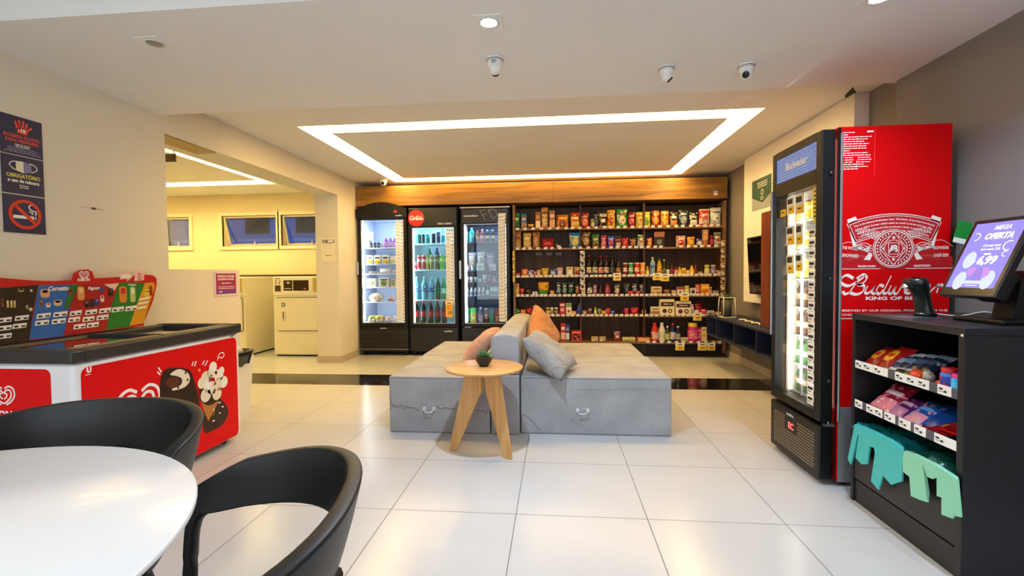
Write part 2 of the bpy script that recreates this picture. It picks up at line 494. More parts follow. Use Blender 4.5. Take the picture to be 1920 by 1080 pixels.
# ------------------------------------------------------------------ windows
FRAMEW = M('#e8dcb8', .45)
PANE = GLASS((.80, .88, 1.0), .10)
def window(n, x0, x1, tilt, mull=None):
    t = thing('window_%d' % n, '', 'window'); del t['label']; del t['category']; t['kind'] = 'structure'
    t.location = ((x0+x1)/2, YB, WZ0)
    w = (x1-x0)/2; h = WZ1-WZ0; b = .028
    mb = MB()
    for a in ((-w-.05, w+.05, -.05, 0), (-w-.05, w+.05, h, h+.05)): mb.box(a[0], a[1], -.022, .03, a[2], a[3], FRAMEW)
    mb.box(-w-.05, -w, -.022, .03, 0, h, FRAMEW); mb.box(w, w+.05, -.022, .03, 0, h, FRAMEW)
    o = mb.build('window_frame', t); o['kind'] = 'structure'
    s = link('window_sash', None, t, (0, .03, h)); s['kind'] = 'structure'
    mb = MB()
    mb.box(-w, w, -.012, .012, -h, -h+b, FRAMEW); mb.box(-w, w, -.012, .012, -b, 0, FRAMEW)
    mb.box(-w, -w+b, -.012, .012, -h+b, -b, FRAMEW); mb.box(w-b, w, -.012, .012, -h+b, -b, FRAMEW)
    s2 = mb.build('sash_frame', t, (0, .03, h)); s2.rotation_euler = (math.radians(tilt), 0, 0); s2['kind'] = 'structure'
    bpy.data.objects.remove(s)
    g = MB().box(-w+b, w-b, -.003, .003, -h+b, -b, PANE).build('window_pane', s2); g['kind'] = 'structure'
    hb = MB().box(.0, .015, -.035, -.012, -h+.01, -h+.03, WHITE).box(.003, .012, -.045, -.03, -h+.01, -h+.085, WHITE).build('window_latch', s2)
    hb['kind'] = 'structure'
window(1, *WX[0], 3)
window(2, *WX[1], 17)
window(3, *WX[2], 17)
# the house across the street, seen through the panes
t = thing('apartment_building', 'blue-grey rendered building with dark windows outside the laundry windows', 'building', (-9.5, 12.5, 0))
FAC = M('#a8b0cc', .8, noise=.08, scale=1.0)
mb = MB(); mb.box(-6, 6, 0, 3, 0, 3.0, FAC); mb.box(-6.05, 6.05, -.06, 0, 2.05, 2.15, M('#c8cce0', .8)); mb.build('facade', t)
for k in range(7):
    mb = MB(); x = -5.2+k*1.5
    mb.box(x, x+.7, -.03, 0, 2.3, 2.9, M('#14161f', .3)); mb.build('window', t)
mb = MB(); mb.prism([(-6.3, 3.0), (6.3, 3.0), (5.5, 3.5), (-5.5, 3.5)], 'y', -.2, 3, M('#4a3f45', .9)); mb.build('roof', t)
t = thing('utility_pole', 'utility pole with thin dark cables outside the laundry windows', 'utility pole', (-8, 10, 0))
MB().lathe([(.13, -.1), (.10, 4.2)], M('#6a6660', .8), (5.0, .1, 0), 12).build('pole', t)
for k, (z, sag) in enumerate(((-.55, .05), (-.40, .08), (-.22, .06), (-.05, .07))):
    MB().tube([(x, 0, 3+z-sag*math.cos(x*.35)) for x in [-5+i*.8 for i in range(14)]], .012, INK, 5).build('cable', t)
# ------------------------------------------------------------------ goods: one builder per kind, local origin at the base, front towards -y
_proto = {}
def finish(key, name, main, kids):
    _proto[key] = (name, main.mesh(name), [(n, k.mesh(n)) for n, k in kids])
def g_bag(key, w, h, d, c1, c2, c3, style='blob'):
    rd = random.Random(str(key)); mb = MB()
    nu, nv = 12, 14
    m1, m2, m3 = PR(c1, c1 if style == 'plain' else c2, c1, 18/max(w, .1)*.12+10, .28), PR(c2, c3, c2, 34, .3), M(c3, .3)
    top = M(c1, .25)
    if style == 'disc': m1 = M(c1, .28); m2 = M(c3, .3); m3 = M(c2, .3)
    for side in (-1, 1):
        rows = []
        for j in range(nv+1):
            v = j/nv; row = []
            for i in range(nu+1):
                u = i/nu*2-1
                t = max(0, (1-abs(u)**3.2))*max(0, math.sin(PI*min(1, max(0, (v-.04)/.9)))) ** .6 if .04 < v < .94 else 0
                pinch = 1-.06*math.sin(PI*v)+(.02 if v > .93 else 0)
                wr = rd.uniform(-1, 1)*.035*d
                y = side*(d/2*t)+(wr if 0 < i < nu and 0 < j < nv else 0)
                row.append((u*w/2*pinch, y, v*h+(rd.uniform(-.008, .008)*h if j == nv else 0)))
            rows.append(row)
        fs = []; ms = []; nc = nu+1
        for j in range(nv):
            for i in range(nu):
                fs.append((j*nc+i, j*nc+i+1, (j+1)*nc+i+1, (j+1)*nc+i))
                u = (i+.5)/nu*2-1; v = (j+.5)/nv; m = m1
                if side < 0:
                    if style == 'blob':
                        if (u/.62)**2+((v-.40)/.25)**2 < 1: m = m2
                        if abs(u) < .6 and .68 < v < .80: m = m3
                    elif style == 'low':
                        if v < .45 and abs(u) < .85: m = m2
                        if abs(u) < .66 and .58 < v < .74: m = m3
                    elif style == 'band':
                        if v > .70 or v < .14: m = m2
                        if abs(u) < .55 and .36 < v < .56: m = m3
                    elif style == 'disc':
                        if (u/.55)**2+((v-.5)/.22)**2 < 1: m = m3
                        if (u/.30)**2+((v-.5)/.11)**2 < 1: m = m2
                if v > .94 or v < .05: m = top
                ms.append(m)
        mb.add([p for r in rows for p in r], fs, ms, True)
    finish(key, 'snack_bag', mb, [])
def g_box(key, w, h, d, c1, c2, c3, style='blob'):
    mb = MB(); mb.box(-w/2, w/2, -d/2, d/2, 0, h, M(c1, .4), min(w, h, d)*.04, 1)
    a = Art(FY(-d/2), .0004, .0004)
    if style == 'low': a.rect(-w*.45, w*.45, h*.08, h*.48, PR(c2, c3, c2, 30)); a.rect(-w*.36, w*.36, h*.62, h*.80, M(c3, .4))
    elif style == 'band': a.rect(-w*.49, w*.49, h*.66, h*.98, M(c2, .4)); a.disc(0, h*.33, min(w, h)*.24, M(c3, .4))
    elif style == 'logo':
        a.rect(-w*.44, w*.44, h*.55, h*.82, M(c2, .4)); a.disc(-w*.18, h*.26, w*.15, M(c3, .4)); a.disc(w*.2, h*.26, w*.15, M(c2, .4)); a.disc(w*.2, h*.26, w*.08, M(c1, .4))
        a.bars(0, h*.66, w*.7, 1, .01, h*.06, M(c1, .4))
    else: a.disc(0, h*.42, min(w, h)*.34, PR(c2, c3, c2, 30), sv=1.0 if w < h else .9); a.rect(-w*.38, w*.38, h*.74, h*.88, M(c3, .4))
    mb.v += a.mb.v and [] or []
    o = len(mb.v)
    for v in a.mb.v: mb.v.append(v)
    for f, mi, sm in zip(a.mb.f, a.mb.m, a.mb.sm):
        mb.f.append([i+o for i in f]); mb.m.append(mb.mi(a.mb.mats[mi])); mb.sm.append(sm)
    mb.nofix = True
    finish(key, 'carton', mb, [])
def g_bottle(key, w, h, d, c1, c2, c3, style='soda'):
    r = w/2; b = MB(); body = M(c1, .12); lab = PR(c2, c3, c2, 40, .4)
    pr = {'wine': [(.0, .9), (.04, 1), (.14, 1, lab), (.42, 1.0), (.60, 1), (.70, .55), (.76, .38), (.90, .36)],
          'soda': [(.0, .82), (.03, .96), (.16, 1.0), (.30, .92, lab), (.54, .95), (.66, 1), (.78, .72), (.88, .38), (.93, .36)],
          'water': [(.0, .85), (.03, .98), (.2, .95), (.34, .99, lab), (.58, 1), (.70, .98), (.82, .6), (.90, .32), (.94, .32)],
          'jug': [(.0, .92), (.04, 1), (.12, 1, lab), (.52, 1), (.64, .94), (.76, .66), (.86, .46), (.90, .46)],
          'milk': [(.0, .9), (.04, 1), (.10, 1, lab), (.55, 1), (.70, .9), (.80, .55), (.88, .5)]}[style]
    k = {'wine': .36, 'soda': .36, 'water': .34, 'jug': .46, 'milk': .5}[style]
    z1 = pr[-1][0]
    b.lathe([(p[1]*r, p[0]*h, (p[2] if len(p) > 2 else None)) for p in pr], body, n=14, sy=d/w if d else 1)
    cp = MB(); cp.lathe([(k*r*1.12, z1*h-.002), (k*r*1.15, z1*h+.002), (k*r*1.12, h), (k*r*.6, h+.001)], M(c3 if style != 'wine' else c3, .35), n=10)
    finish(key, 'wine_bottle' if style == 'wine' else 'drink_bottle' if style in ('soda', 'water', 'milk') else 'squeeze_bottle', b, [('cap', cp)])
def g_can(key, w, h, d, c1, c2, c3, style='can'):
    r = w/2; b = MB(); m1 = PR(c1, c2, c1, 22, .25)
    b.lathe([(r*.8, 0), (r, h*.06, m1), (r, h*.55, M(c2, .3) if style == 'can' else m1), (r, h*.72, m1), (r, h*.92), (r*.84, h*.985), (r*.80, h)], M('#b9bcc0', .25, 1.0), n=16)
    finish(key, 'drink_can', b, [])
def g_tube(key, w, h, d, c1, c2, c3, style=''):
    r = w/2; b = MB(); m1 = PR(c1, c1, c1, 20, .3)
    b.lathe([(r, 0), (r, h*.06, M(c1, .3)), (r, h*.3, PR(c2, c3, c2, 40)), (r, h*.62, M(c1, .3)), (r, h*.93)], M(c1, .3), n=18)
    l = MB(); l.lathe([(r*1.03, h*.92), (r*1.04, h), (r*.95, h*1.005)], M('#e9e5dc' if not style else style, .4), n=18)
    finish(key, 'crisp_tube', b, [('lid', l)])
def g_jar(key, w, h, d, c1, c2, c3, style=''):
    r = w/2; b = MB()
    b.lathe([(r*.93, 0), (r, h*.05), (r, h*.16, PR(c2, c3, c2, 40)), (r, h*.62), (r*.98, h*.74), (r*.8, h*.80)], M(c1, .2), n=18)
    l = MB(); l.lathe([(r*.88, h*.79), (r*.90, h*.80), (r*.90, h*.98), (r*.8, h)], M(c3, .4), n=18)
    finish(key, 'jar', b, [('lid', l)])
def g_cup(key, w, h, d, c1, c2, c3, style=''):
    r = w/2; b = MB()
    b.lathe([(r*.72, 0), (r*.76, h*.1, M(c2, .4)), (r*.84, h*.38, PR(c1, c3, c2, 30)), (r*.96, h*.86, M(c1, .4)), (r*.98, h*.95)], M(c1, .4), n=20)
    l = MB(); l.lathe([(r, h*.945), (r*1.02, h*.96), (r*1.02, h*.99), (r*.9, h)], M(c3, .4), n=20)
    finish(key, 'noodle_cup', b, [('lid', l)])
def g_tray(key, w, h, d, c1, c2, c3, style=''):
    mb = MB(); mb.box(-w/2, w/2, -d/2, d/2, 0, h*.55, M(c1, .4), h*.15, 1)
    f = MB(); rd = random.Random(str(key))
    for k in range(5): f.ball((rd.uniform(-.3, .3)*w, rd.uniform(-.3, .3)*d, h*.55), h*.36, M([c2, c3][k % 2], .4), 8, sx=1.3)
    finish(key, 'food_tray', mb, [('food', f)])
def g_round(key, w, h, d, c1, c2, c3, style=''):
    mb = MB(); mb.ball((0, 0, h/2), .5, PR(c1, c2, c3, 30), 16, sx=w, sy=d or w, sz=h)
    finish(key, 'round_pack', mb, [])
KIND = {'bag': g_bag, 'box': g_box, 'bottle': g_bottle, 'can': g_can, 'tube': g_tube, 'jar': g_jar, 'cup': g_cup, 'tray': g_tray, 'round': g_round}
CAT = {'bag': 'snack bag', 'box': 'carton', 'bottle': 'bottle', 'can': 'can', 'tube': 'crisp tube', 'jar': 'jar', 'cup': 'cup', 'tray': 'food tray', 'round': 'pack'}
def goods(kind, w, h, d, cols, style, loc, rotz=0, name=None, tilt=0):
    key = (kind, round(w, 3), round(h, 3), round(d, 3), tuple(cols), style)
    if key not in _proto:
        c = list(cols)
        while len(c) < 3: c.append(c[-1])
        if style is None: KIND[kind](key, w, h, d, *c)
        else: KIND[kind](key, w, h, d, *c, style)
    nm, me, kids = _proto[key]
    o = link(name or nm, me, None, loc, rotz)
    if tilt: o.rotation_euler = (tilt, 0, rotz)
    for n, km in kids: link(n, km, o)
    return o
_used = set()
ORD = ['first', 'second', 'third', 'fourth', 'fifth', 'sixth', 'seventh', 'eighth', 'ninth', 'tenth', 'eleventh', 'twelfth']
def label_row(objs, where, group):
    """objs: [(object, desc, category)] from one side to the other"""
    cnt = {}
    for o, d, c in objs: cnt[d] = cnt.get(d, 0)+1
    seen = {}; prev = None
    for i, (o, d, c) in enumerate(objs):
        seen[d] = seen.get(d, 0)+1
        if cnt[d] > 1: lab = '%s %s from left, %s' % (ORD[seen[d]-1], d, where.replace('on the ', ''))
        elif prev and prev != d: lab = '%s %s, beside the %s' % (d, where, prev)
        else: lab = '%s %s' % (d, where)
        ws = lab.split()
        if len(ws) > 16:
            lab = lab.split(', beside')[0]
            print('LONG', len(lab.split()), lab) if len(lab.split()) > 16 else None
        if lab in _used: print('DUPLABEL', lab)
        _used.add(lab)
        tag(o, lab, c, group); prev = d
PXM = 1/876.0
def row(where, group, z, y, items, ys=None, dmax=.10):
    out = []
    for it in items:
        kind, px, wp, hp, desc, cols = it[:6]
        style = it[6] if len(it) > 6 else ({'bag': 'blob', 'box': 'blob', 'bottle': 'soda'}.get(kind))
        yy = y + (it[7] if len(it) > 7 else 0)
        x = W(px, 510, y=yy).x
        w = wp*.95*yy*PXM; h = hp*yy*PXM
        d = {'bag': min(dmax, w*.55), 'box': min(dmax, w*.6), 'bottle': w, 'can': w, 'tube': w, 'jar': w, 'cup': w, 'tray': .10, 'round': min(dmax, w)}[kind]
        if kind in ('can', 'tube', 'jar', 'cup', 'round', 'bag', 'box', 'tray'):
            o = goods(kind, w, h, d, cols, style, (x, yy, z))
        else: o = goods(kind, w, h, 0, cols, style, (x, yy, z))
        out.append((o, desc, CAT[kind]))
    label_row(out, where, group)
    return out

# ------------------------------------------------------------------ wooden shelving along the back wall
OAKF = WOOD('#74501c', '#a8762c', 'oak_fascia_wood', 'X', .4, 3.0)
OAKS = WOOD('#5f4126', '#8a6440', 'oak_shelf_wood', 'X', .5, 3.0)
OAKB = WOOD('#3a2412', '#5a3b1f', 'oak_back_wood', 'Z', .6, 2.0)
SY = 6.25
SX = [-.565, .335, 1.165, 2.185]
SZ = [1.712, 1.449, 1.079, .822, .556, .205]
t = thing('display_shelving', 'tall dark wooden shelving unit stocked with snacks beside the drinks coolers', 'shelving', (.8, SY, 0))
T = Matrix.Translation((-.8, -SY, 0))
MB(T).box(SX[0], SX[3], 6.61, 6.63, .08, 2.03, OAKB).build('back_panel', t)
for x in (SX[0], SX[3]-.028): MB(T).box(x, x+.028, SY, 6.61, .06, 2.03, OAKS).build('side_panel', t)
for x in SX[1:3]: MB(T).box(x-.012, x+.012, SY+.06, 6.61, .09, 2.03, OAKB).build('divider', t)
for k, z in enumerate(SZ):
    for i in range(3):
        dz = (.004, 0, -.004)[i]
        MB(T).box(SX[i]+(.028 if i == 0 else 0), SX[i+1]-(.028 if i == 2 else 0), SY+.004, 6.61, z-.024+dz, z+dz, OAKS, .002, 1).build('shelf', t)
MB(T).box(SX[0], SX[3], SY+.08, 6.6, 0, .18, BLACK).build('plinth', t)
t = thing('overhead_fascia', 'long oak-coloured fascia panel above the coolers and the snack shelves', 'panel', (-.28, SY, 2.05))
T = Matrix.Translation((.28, -SY, -2.05))
for x0, x1 in ((XL+.002, -.022), (-.020, 2.2)): MB(T).box(x0, x1, SY, 6.9, 2.062, 2.332, OAKF, .002, 1).build('fascia_board', t)
mb = MB(T); mb.box(2.03, 2.075, SY-.002, SY, 2.10, 2.155, PAPER).box(2.035, 2.07, SY-.0035, SY-.002, 2.125, 2.15, M('#a8a49c', .6)).build('sticker', t)

TAGW = PAPER
def price_tags(xs, z, y, where, group, cols=None):
    proto = None
    for x in xs:
        if proto is None:
            mb = MB(); mb.box(-.022, .022, -.0015, 0, -.014, .014, TAGW)
            a = Art(FY(-.0015)); a.rect(-.018, .006, .002, .007, INK); a.rect(.006, .019, -.009, -.001, INK); a.bars(-.018, -.008, .02, 1, .005, .002, INK, 'l')
            proto = mb.build('price_tag'); a.build('printing', proto); o = proto
        else: o = copy_tree(proto)
        o.location = (x, y, z); o.rotation_euler = (-.12, 0, 0)
        tag(o, where, 'price tag', group)
rt = random.Random(5)
NAMES6 = ['top', 'second', 'third', 'fourth', 'fifth', 'bottom']
skip = {0: [(0, 0)], 1: [(1055, 1072), (1250, 1268)], 2: [], 3: [], 4: [(955, 1012)], 5: [(955, 1090)]}
def spread(a, b, step, sk=()):
    out = []; p = a
    while p < b:
        if not any(s[0] < p < s[1] for s in sk): out.append(W(p, 510, y=6.24).x)
        p += step*rt.uniform(.85, 1.2)
    return out
steps = [13.5, 12.5, 8.4, 8.6, 8.8, 13]
for k, z in enumerate(SZ):
    a0 = 971 if k < 5 else 1215
    price_tags(spread(a0, 1352, steps[k], skip[k]), z+.002, SY-.002, 'small white price tag clipped along the front edge of the %s snack shelf' % NAMES6[k], 'price tags on the %s snack shelf' % NAMES6[k])

K, Wt, Y, R, G, B, O = '#14120f', '#efe8d8', '#e9b91a', '#b5121b', '#2f8a2a', '#1f5fae', '#e0721a'
TAN, CRM, BRN, NAV, PUR, PNK = '#c98a3c', '#e6cf9a', '#5a3418', '#182446', '#6a2f8a', '#d8708a'
DR = '#6d0d14'
row('on the top snack shelf', 'snacks on the top shelf', SZ[0], 6.33, [
 ('bag', 969.5, 12, 31, 'green upright pouch', [G, '#1d4a1c', CRM], 'low'), ('bag', 983, 12, 30, 'blue upright pouch', ['#1878b8', '#b07030', CRM], 'low'),
 ('bag', 996, 12, 10, 'low tan packet', [TAN, BRN, CRM]), ('box', 1009.5, 10, 32, 'tall tan cookie carton', ['#a8601f', CRM, '#d69a45'], 'low'),
 ('bag', 1022, 13, 40, 'tall amber toast bag', ['#c98530', '#e8c27a', BRN]), ('box', 1036, 11, 34, 'narrow orange cookie carton', ['#b5651d', '#e0a040', CRM], 'low'),
 ('bag', 1055, 24, 26, 'wide orange corn snack bag', ['#d9881c', '#8a2a14', '#f0c040']), ('bag', 1079, 19, 30, 'red topped yellow crisp bag', ['#c8301a', '#e8c24a', '#f0d890'], 'low'),
 ('bag', 1097, 16, 29, 'red foil snack bag', ['#b01820', '#e08040', CRM]), ('bag', 1112, 9, 18, 'small olive green bag', ['#7a8a2a', CRM, G]),
 ('bag', 1118, 11, 32, 'slim black bag', [K, '#3a4a3a', '#888']if False else [K, '#3a4a3a', '#888888']), ('bag', 1131, 15, 29, 'black popcorn bag with white lettering', [K, '#c9a060', Wt], 'band'),
 ('bag', 1146, 15, 33, 'bright yellow chip bag', ['#f0c020', '#c03018', '#fff0b0']), ('bag', 1166, 20, 34, 'large green chip bag', ['#2f9a30', '#e8e0c0', '#c04030']),
 ('bag', 1184, 14, 28, 'dark red crisp bag', ['#7d1016', '#c83030', Wt]), ('bag', 1199, 14, 28, 'yellow crisp bag', ['#e0c020', '#d8b060', '#7a1818']),
 ('bag', 1213, 12, 28, 'yellow and green crisp bag', ['#dccb1e', '#5a9a2a', '#fff0b0']), ('bag', 1229, 15, 30, 'red and gold nut bag', ['#a01c18', '#e0a830', '#e8c860']),
 ('bag', 1246, 15, 29, 'gold corn snack bag', ['#c98a2c', '#e8c050', '#8a2018']), ('bag', 1263, 15, 27, 'navy bag with orange chips', ['#182446', '#e08a2a', Wt], 'low'),
 ('bag', 1281, 18, 30, 'dark navy and silver bag', ['#1d2638', '#8a9aa8', Wt]), ('bag', 1300, 16, 27, 'black and white snack bag', ['#22201e', '#eae4d8', '#c0b8a8'], 'low'),
 ('bag', 1320, 20, 31, 'cream bag with red top', ['#e2c8b0', '#c42a20', '#c05a50'], 'band'), ('bag', 1341, 20, 33, 'large silver foil bag', ['#b9bdb8', '#e4e6e0', '#3a3a3a'])])
row('on the second snack shelf', 'snacks on the second shelf', SZ[1], 6.33, [
 ('bag', 971, 14, 33, 'tall bag of tan cookies', ['#b8793a', '#d8a860', '#8a3a1c'], 'low'), ('bag', 989, 16, 30, 'tan and yellow biscuit bag', ['#c49a4a', '#e2c060', '#ece0c0'], 'low'),
 ('bag', 1006, 14, 32, 'tall orange-brown cookie bag', ['#b0682a', '#d89a50', '#8a2c18']), ('bag', 1028, 23, 19, 'wide red packet', ['#b51820', '#d84038', '#7d1016']),
 ('bag', 1048, 13, 9, 'small dark blue packet', [NAV, Wt, '#5a4a9a']), ('bag', 1078, 22, 29, 'bright blue chip bag', ['#1f86c4', '#d8c84a', '#f0e0a0']),
 ('bag', 1099, 18, 32, 'dark brown and gold bag', ['#3a2416', '#c09048', '#d8c8a8']), ('bag', 1117, 14, 25, 'green and brown packet', ['#3f8a2c', '#7a4a22', CRM], 'low'),
 ('bag', 1132, 11, 23, 'magenta packet', ['#b01840', '#e08090', Wt]), ('bag', 1145.5, 13, 22, 'blue and red packet', ['#2050b8', '#c83040', Wt]),
 ('bag', 1159, 12, 22, 'dark packet with cream front', ['#2a1a16', '#d8b890', '#c03030'], 'low'), ('bag', 1171.5, 13, 18, 'small red packet', ['#b01018', '#d84848', '#801018']),
 ('bag', 1186.5, 14, 17, 'dark brown packet', ['#4a2c18', '#a07038', '#c8a070']), ('bag', 1202, 14, 23, 'white and green packet', ['#d8d4c0', '#2f8a40', '#b06a38'], 'band'),
 ('bag', 1218, 11, 17, 'red and orange packet', ['#b02818', '#e8a040', CRM]), ('box', 1235, 20, 28, 'large black carton with gold front', [K, '#a06038', '#6a6a68'], 'band'),
 ('bag', 1276, 18, 20, 'cream and red pouch', ['#dcb8a0', '#c03028', Wt]), ('bag', 1295, 14, 18, 'orange and yellow pouch', ['#d8902a', '#e8c040', '#b04018']),
 ('bag', 1311, 13, 15, 'small blue and white packet', ['#1c2f80', '#d8d8d0', '#8a5a30']), ('cup', 1322, 13, 30, 'tall tan paper cup', ['#d89a50', '#b06a30', CRM]),
 ('jar', 1334, 9, 20, 'dark red jar', ['#6d1018', '#a83038', '#801820']), ('bag', 1344.5, 13, 25, 'green topped white packet', ['#d8d0c0', '#3a8a40', '#b82828'], 'band')])
row('on the third snack shelf', 'groceries on the third shelf', SZ[2], 6.33, [
 ('bag', 971, 11, 7, 'flat red packet', ['#b01820', R, Wt]), ('bag', 984, 12, 14, 'orange wrapped packet', ['#e06a1a', '#f0a040', Wt]),
 ('bag', 995, 10, 12, 'purple and white packet', ['#7a5090', '#e0d8e0', PUR]), ('bag', 1003.5, 7, 10, 'tiny dark pink packet', ['#8a4060', PNK, Wt]),
 ('bag', 1010.5, 8, 12, 'tiny tan packet', [TAN, CRM, BRN]), ('bag', 1022, 13, 15, 'yellow packet', ['#e0a820', '#f0d060', '#a06010']),
 ('bag', 1037, 15, 14, 'dark blue packet', ['#1c3a68', '#c8d0d8', '#4a80b0']), ('bag', 1050, 11, 16, 'pink and white packet', ['#d8a0a8', '#f0e0dc', '#c04858']),
 ('box', 1068, 13, 17, 'cream carton', ['#d8c88a', '#eae0b8', '#a88a40']), ('bag', 1082, 13, 17, 'tan and red packet', ['#c89858', '#a03828', CRM]),
 ('bottle', 1104, 10, 38, 'red capped wine bottle with cream label', ['#1a0d0a', '#dccf9a', '#9a1420'], 'wine'), ('bottle', 1115, 10, 38, 'black capped wine bottle with cream label', ['#15100c', '#e0d4a0', '#161210'], 'wine'),
 ('bottle', 1126, 10, 37, 'red capped wine bottle with pink label', ['#1a0d0a', '#d8a088', '#b01c28'], 'wine'), ('bottle', 1136.5, 10, 37, 'dark red wine bottle', ['#200c0c', '#d8c0a0', '#8c1420'], 'wine'),
 ('bottle', 1147.5, 10, 37, 'dark labelled wine bottle', ['#0e100e', '#4a4a48', '#22221f'], 'wine'), ('bottle', 1159, 10, 34, 'orange labelled wine bottle', ['#140f0c', '#d08a38', '#24180f'], 'wine'),
 ('tube', 1172, 8.5, 23, 'dark red crisp tube', ['#7d141a', '#e8dcc8', '#a02028']), ('tube', 1182.5, 9, 23, 'green crisp tube', ['#2f8a3a', '#e8e0b0', '#1c5a24']),
 ('tube', 1194, 10, 23, 'bright red crisp tube', ['#c01c1c', '#f0d8b8', '#8a1014']), ('tube', 1205, 9.5, 23, 'orange crisp tube', ['#e08a1a', '#f0c870', '#b05a10']),
 ('bottle', 1214, 6.5, 16, 'small yellow sauce bottle', ['#c8a020', '#e8d070', '#f0e8c0'], 'jug'), ('bottle', 1223.5, 10, 33, 'clear water bottle with blue label', ['#8fa8b8', '#2a6aa8', '#e8e8e4'], 'water'),
 ('bottle', 1236, 10, 30, 'yellow cooking oil bottle', ['#b89018', '#e8a820', '#4a4a18'], 'jug'), ('bottle', 1245, 8, 29, 'dark green oil bottle', ['#1a2a14', '#3a4a2a', '#c8a840'], 'wine'),
 ('bottle', 1252, 7, 25, 'black vinegar bottle', ['#12100e', '#d8d4c8', '#2a2a28'], 'wine'), ('jar', 1259.5, 8, 18, 'dark red sauce jar', ['#5a0e12', '#8a2024', '#2a0a0a']),
 ('jar', 1267, 7, 15, 'short red sauce jar', ['#8a1418', '#c8a8a0', '#5a0e10']), ('bottle', 1274, 7, 15, 'short mustard bottle', ['#d8a018', '#e8c860', '#d09010'], 'jug'),
 ('box', 1281.5, 8, 13, 'tiny yellow box', ['#e0a820', '#c88810', '#f0d880']), ('jar', 1289.5, 7, 9, 'squat cream jar', ['#e0d0a0', '#c8b070', '#d8b040']),
 ('bottle', 1297, 8, 17, 'yellow squeeze bottle', ['#e0b01c', '#f0d870', '#e0c030'], 'jug'), ('bottle', 1304, 7, 22, 'dark red bottle', ['#5a1014', '#8a3030', '#2a0808'], 'wine'),
 ('jar', 1313, 10, 6, 'flat grey tin', ['#8a8478', '#b8b0a0', '#9a948a']), ('jar', 1325.5, 10, 18, 'olive green jar', ['#9a9a40', '#d8d088', '#c8c060']),
 ('jar', 1337, 10, 18, 'purple labelled jar', ['#6a5a80', '#9080a8', '#b8b0a8']), ('bag', 1347, 8, 8, 'small tan sachet', [TAN, CRM, BRN])])
row('on the fourth snack shelf', 'groceries on the fourth shelf', SZ[3], 6.33, [
 ('box', 969, 9, 22, 'upright yellow box', ['#e0a020', '#f0c850', '#c06a18']), ('bag', 978.5, 9, 13, 'small red pack', ['#a81820', R, CRM]),
 ('round', 991, 13, 13, 'dark round bag of beans', ['#2a1c16', '#6a5040', '#181210']), ('box', 1003, 10, 7, 'low white box', [Wt, '#c8c0b0', '#a09888']),
 ('cup', 1019, 23, 25, 'large yellow instant noodle cup', ['#e8b020', '#3a8a30', '#c84828']), ('bag', 1035, 9, 9, 'tiny orange pack', [O, '#f0c070', CRM]),
 ('bag', 1047.5, 10, 24, 'dark coffee pack', ['#14201c', '#8a9a90', '#d8d8cc']), ('bag', 1058.5, 10, 23, 'dark coffee pack', ['#14201c', '#8a9a90', '#d8d8cc']),
 ('bag', 1070.5, 11, 23, 'black and green coffee pack', ['#101a16', '#2f6a50', '#d8d8cc']), ('bag', 1082.5, 9, 18, 'brown coffee pack', ['#5a2a1c', '#a86a48', CRM]),
 ('box', 1093, 8, 21, 'slim cream box', ['#e0cf9a', '#d0a030', '#b89050']), ('jar', 1105.5, 10, 22, 'black jar with white label', ['#1c1210', '#e8e0d0', '#2a1a18']),
 ('bag', 1115.5, 8, 19, 'dusty pink sachet', ['#8a4a58', '#c890a0', CRM]), ('jar', 1126, 9, 18, 'dark glass jar', ['#1c1414', '#4a2020', '#181010']),
 ('jar', 1139, 11, 22, 'red jam jar', ['#8a1c28', '#b84858', '#5a141c']), ('bag', 1157, 11, 20, 'dark and cream sachet', ['#3a2a22', '#d8c8a8', '#b09878']),
 ('bag', 1175, 12, 20, 'black foil sachet', ['#101014', '#484c58', '#2a2c34']), ('bag', 1190, 11, 20, 'black and silver sachet', ['#16161a', '#8a8c94', '#c8c8c8']),
 ('bag', 1203, 10, 19, 'black and grey sachet', ['#18181c', '#6a6c74', '#a0a0a0']),
 ('bag', 1182, 12, 8, 'low red packet', ['#a81018', '#d04040', DR], 'blob', -.045), ('bag', 1196, 14, 8, 'low dark red packet', ['#7d0e14', '#b03030', DR], 'blob', -.045),
 ('box', 1230, 19, 15, 'tilted cream box', ['#e0c890', '#c8a860', '#8a5a30'], 'low'), ('bag', 1250, 14, 10, 'low brown packet', ['#5a3018', '#8a5a38', CRM]),
 ('box', 1263, 8, 8, 'tiny cream box', ['#d8c8a8', '#b8a078', '#8a6a48']), ('box', 1275, 12, 14, 'white topped box', ['#e6dcc8', '#a83038', '#8a7a60'], 'band'),
 ('jar', 1287.5, 10, 16, 'olive yellow jar', ['#b8a038', '#e0d890', '#d8c860']), ('box', 1299, 10, 12, 'white box with dark disc', ['#e4dccc', '#3a3438', '#8a8480']),
 ('bag', 1308, 9, 19, 'pink and red pack', ['#b02848', '#e08898', CRM]), ('box', 1321, 15, 19, 'yellow and orange box', ['#e8a818', '#d06a18', '#f0d070'], 'low'),
 ('bag', 1331.5, 7, 14, 'tan sachet', ['#c88a48', '#e0c090', BRN]), ('box', 1341, 10, 7, 'low grey box', ['#a89a8a', '#c8bca8', '#6a5e50'])])
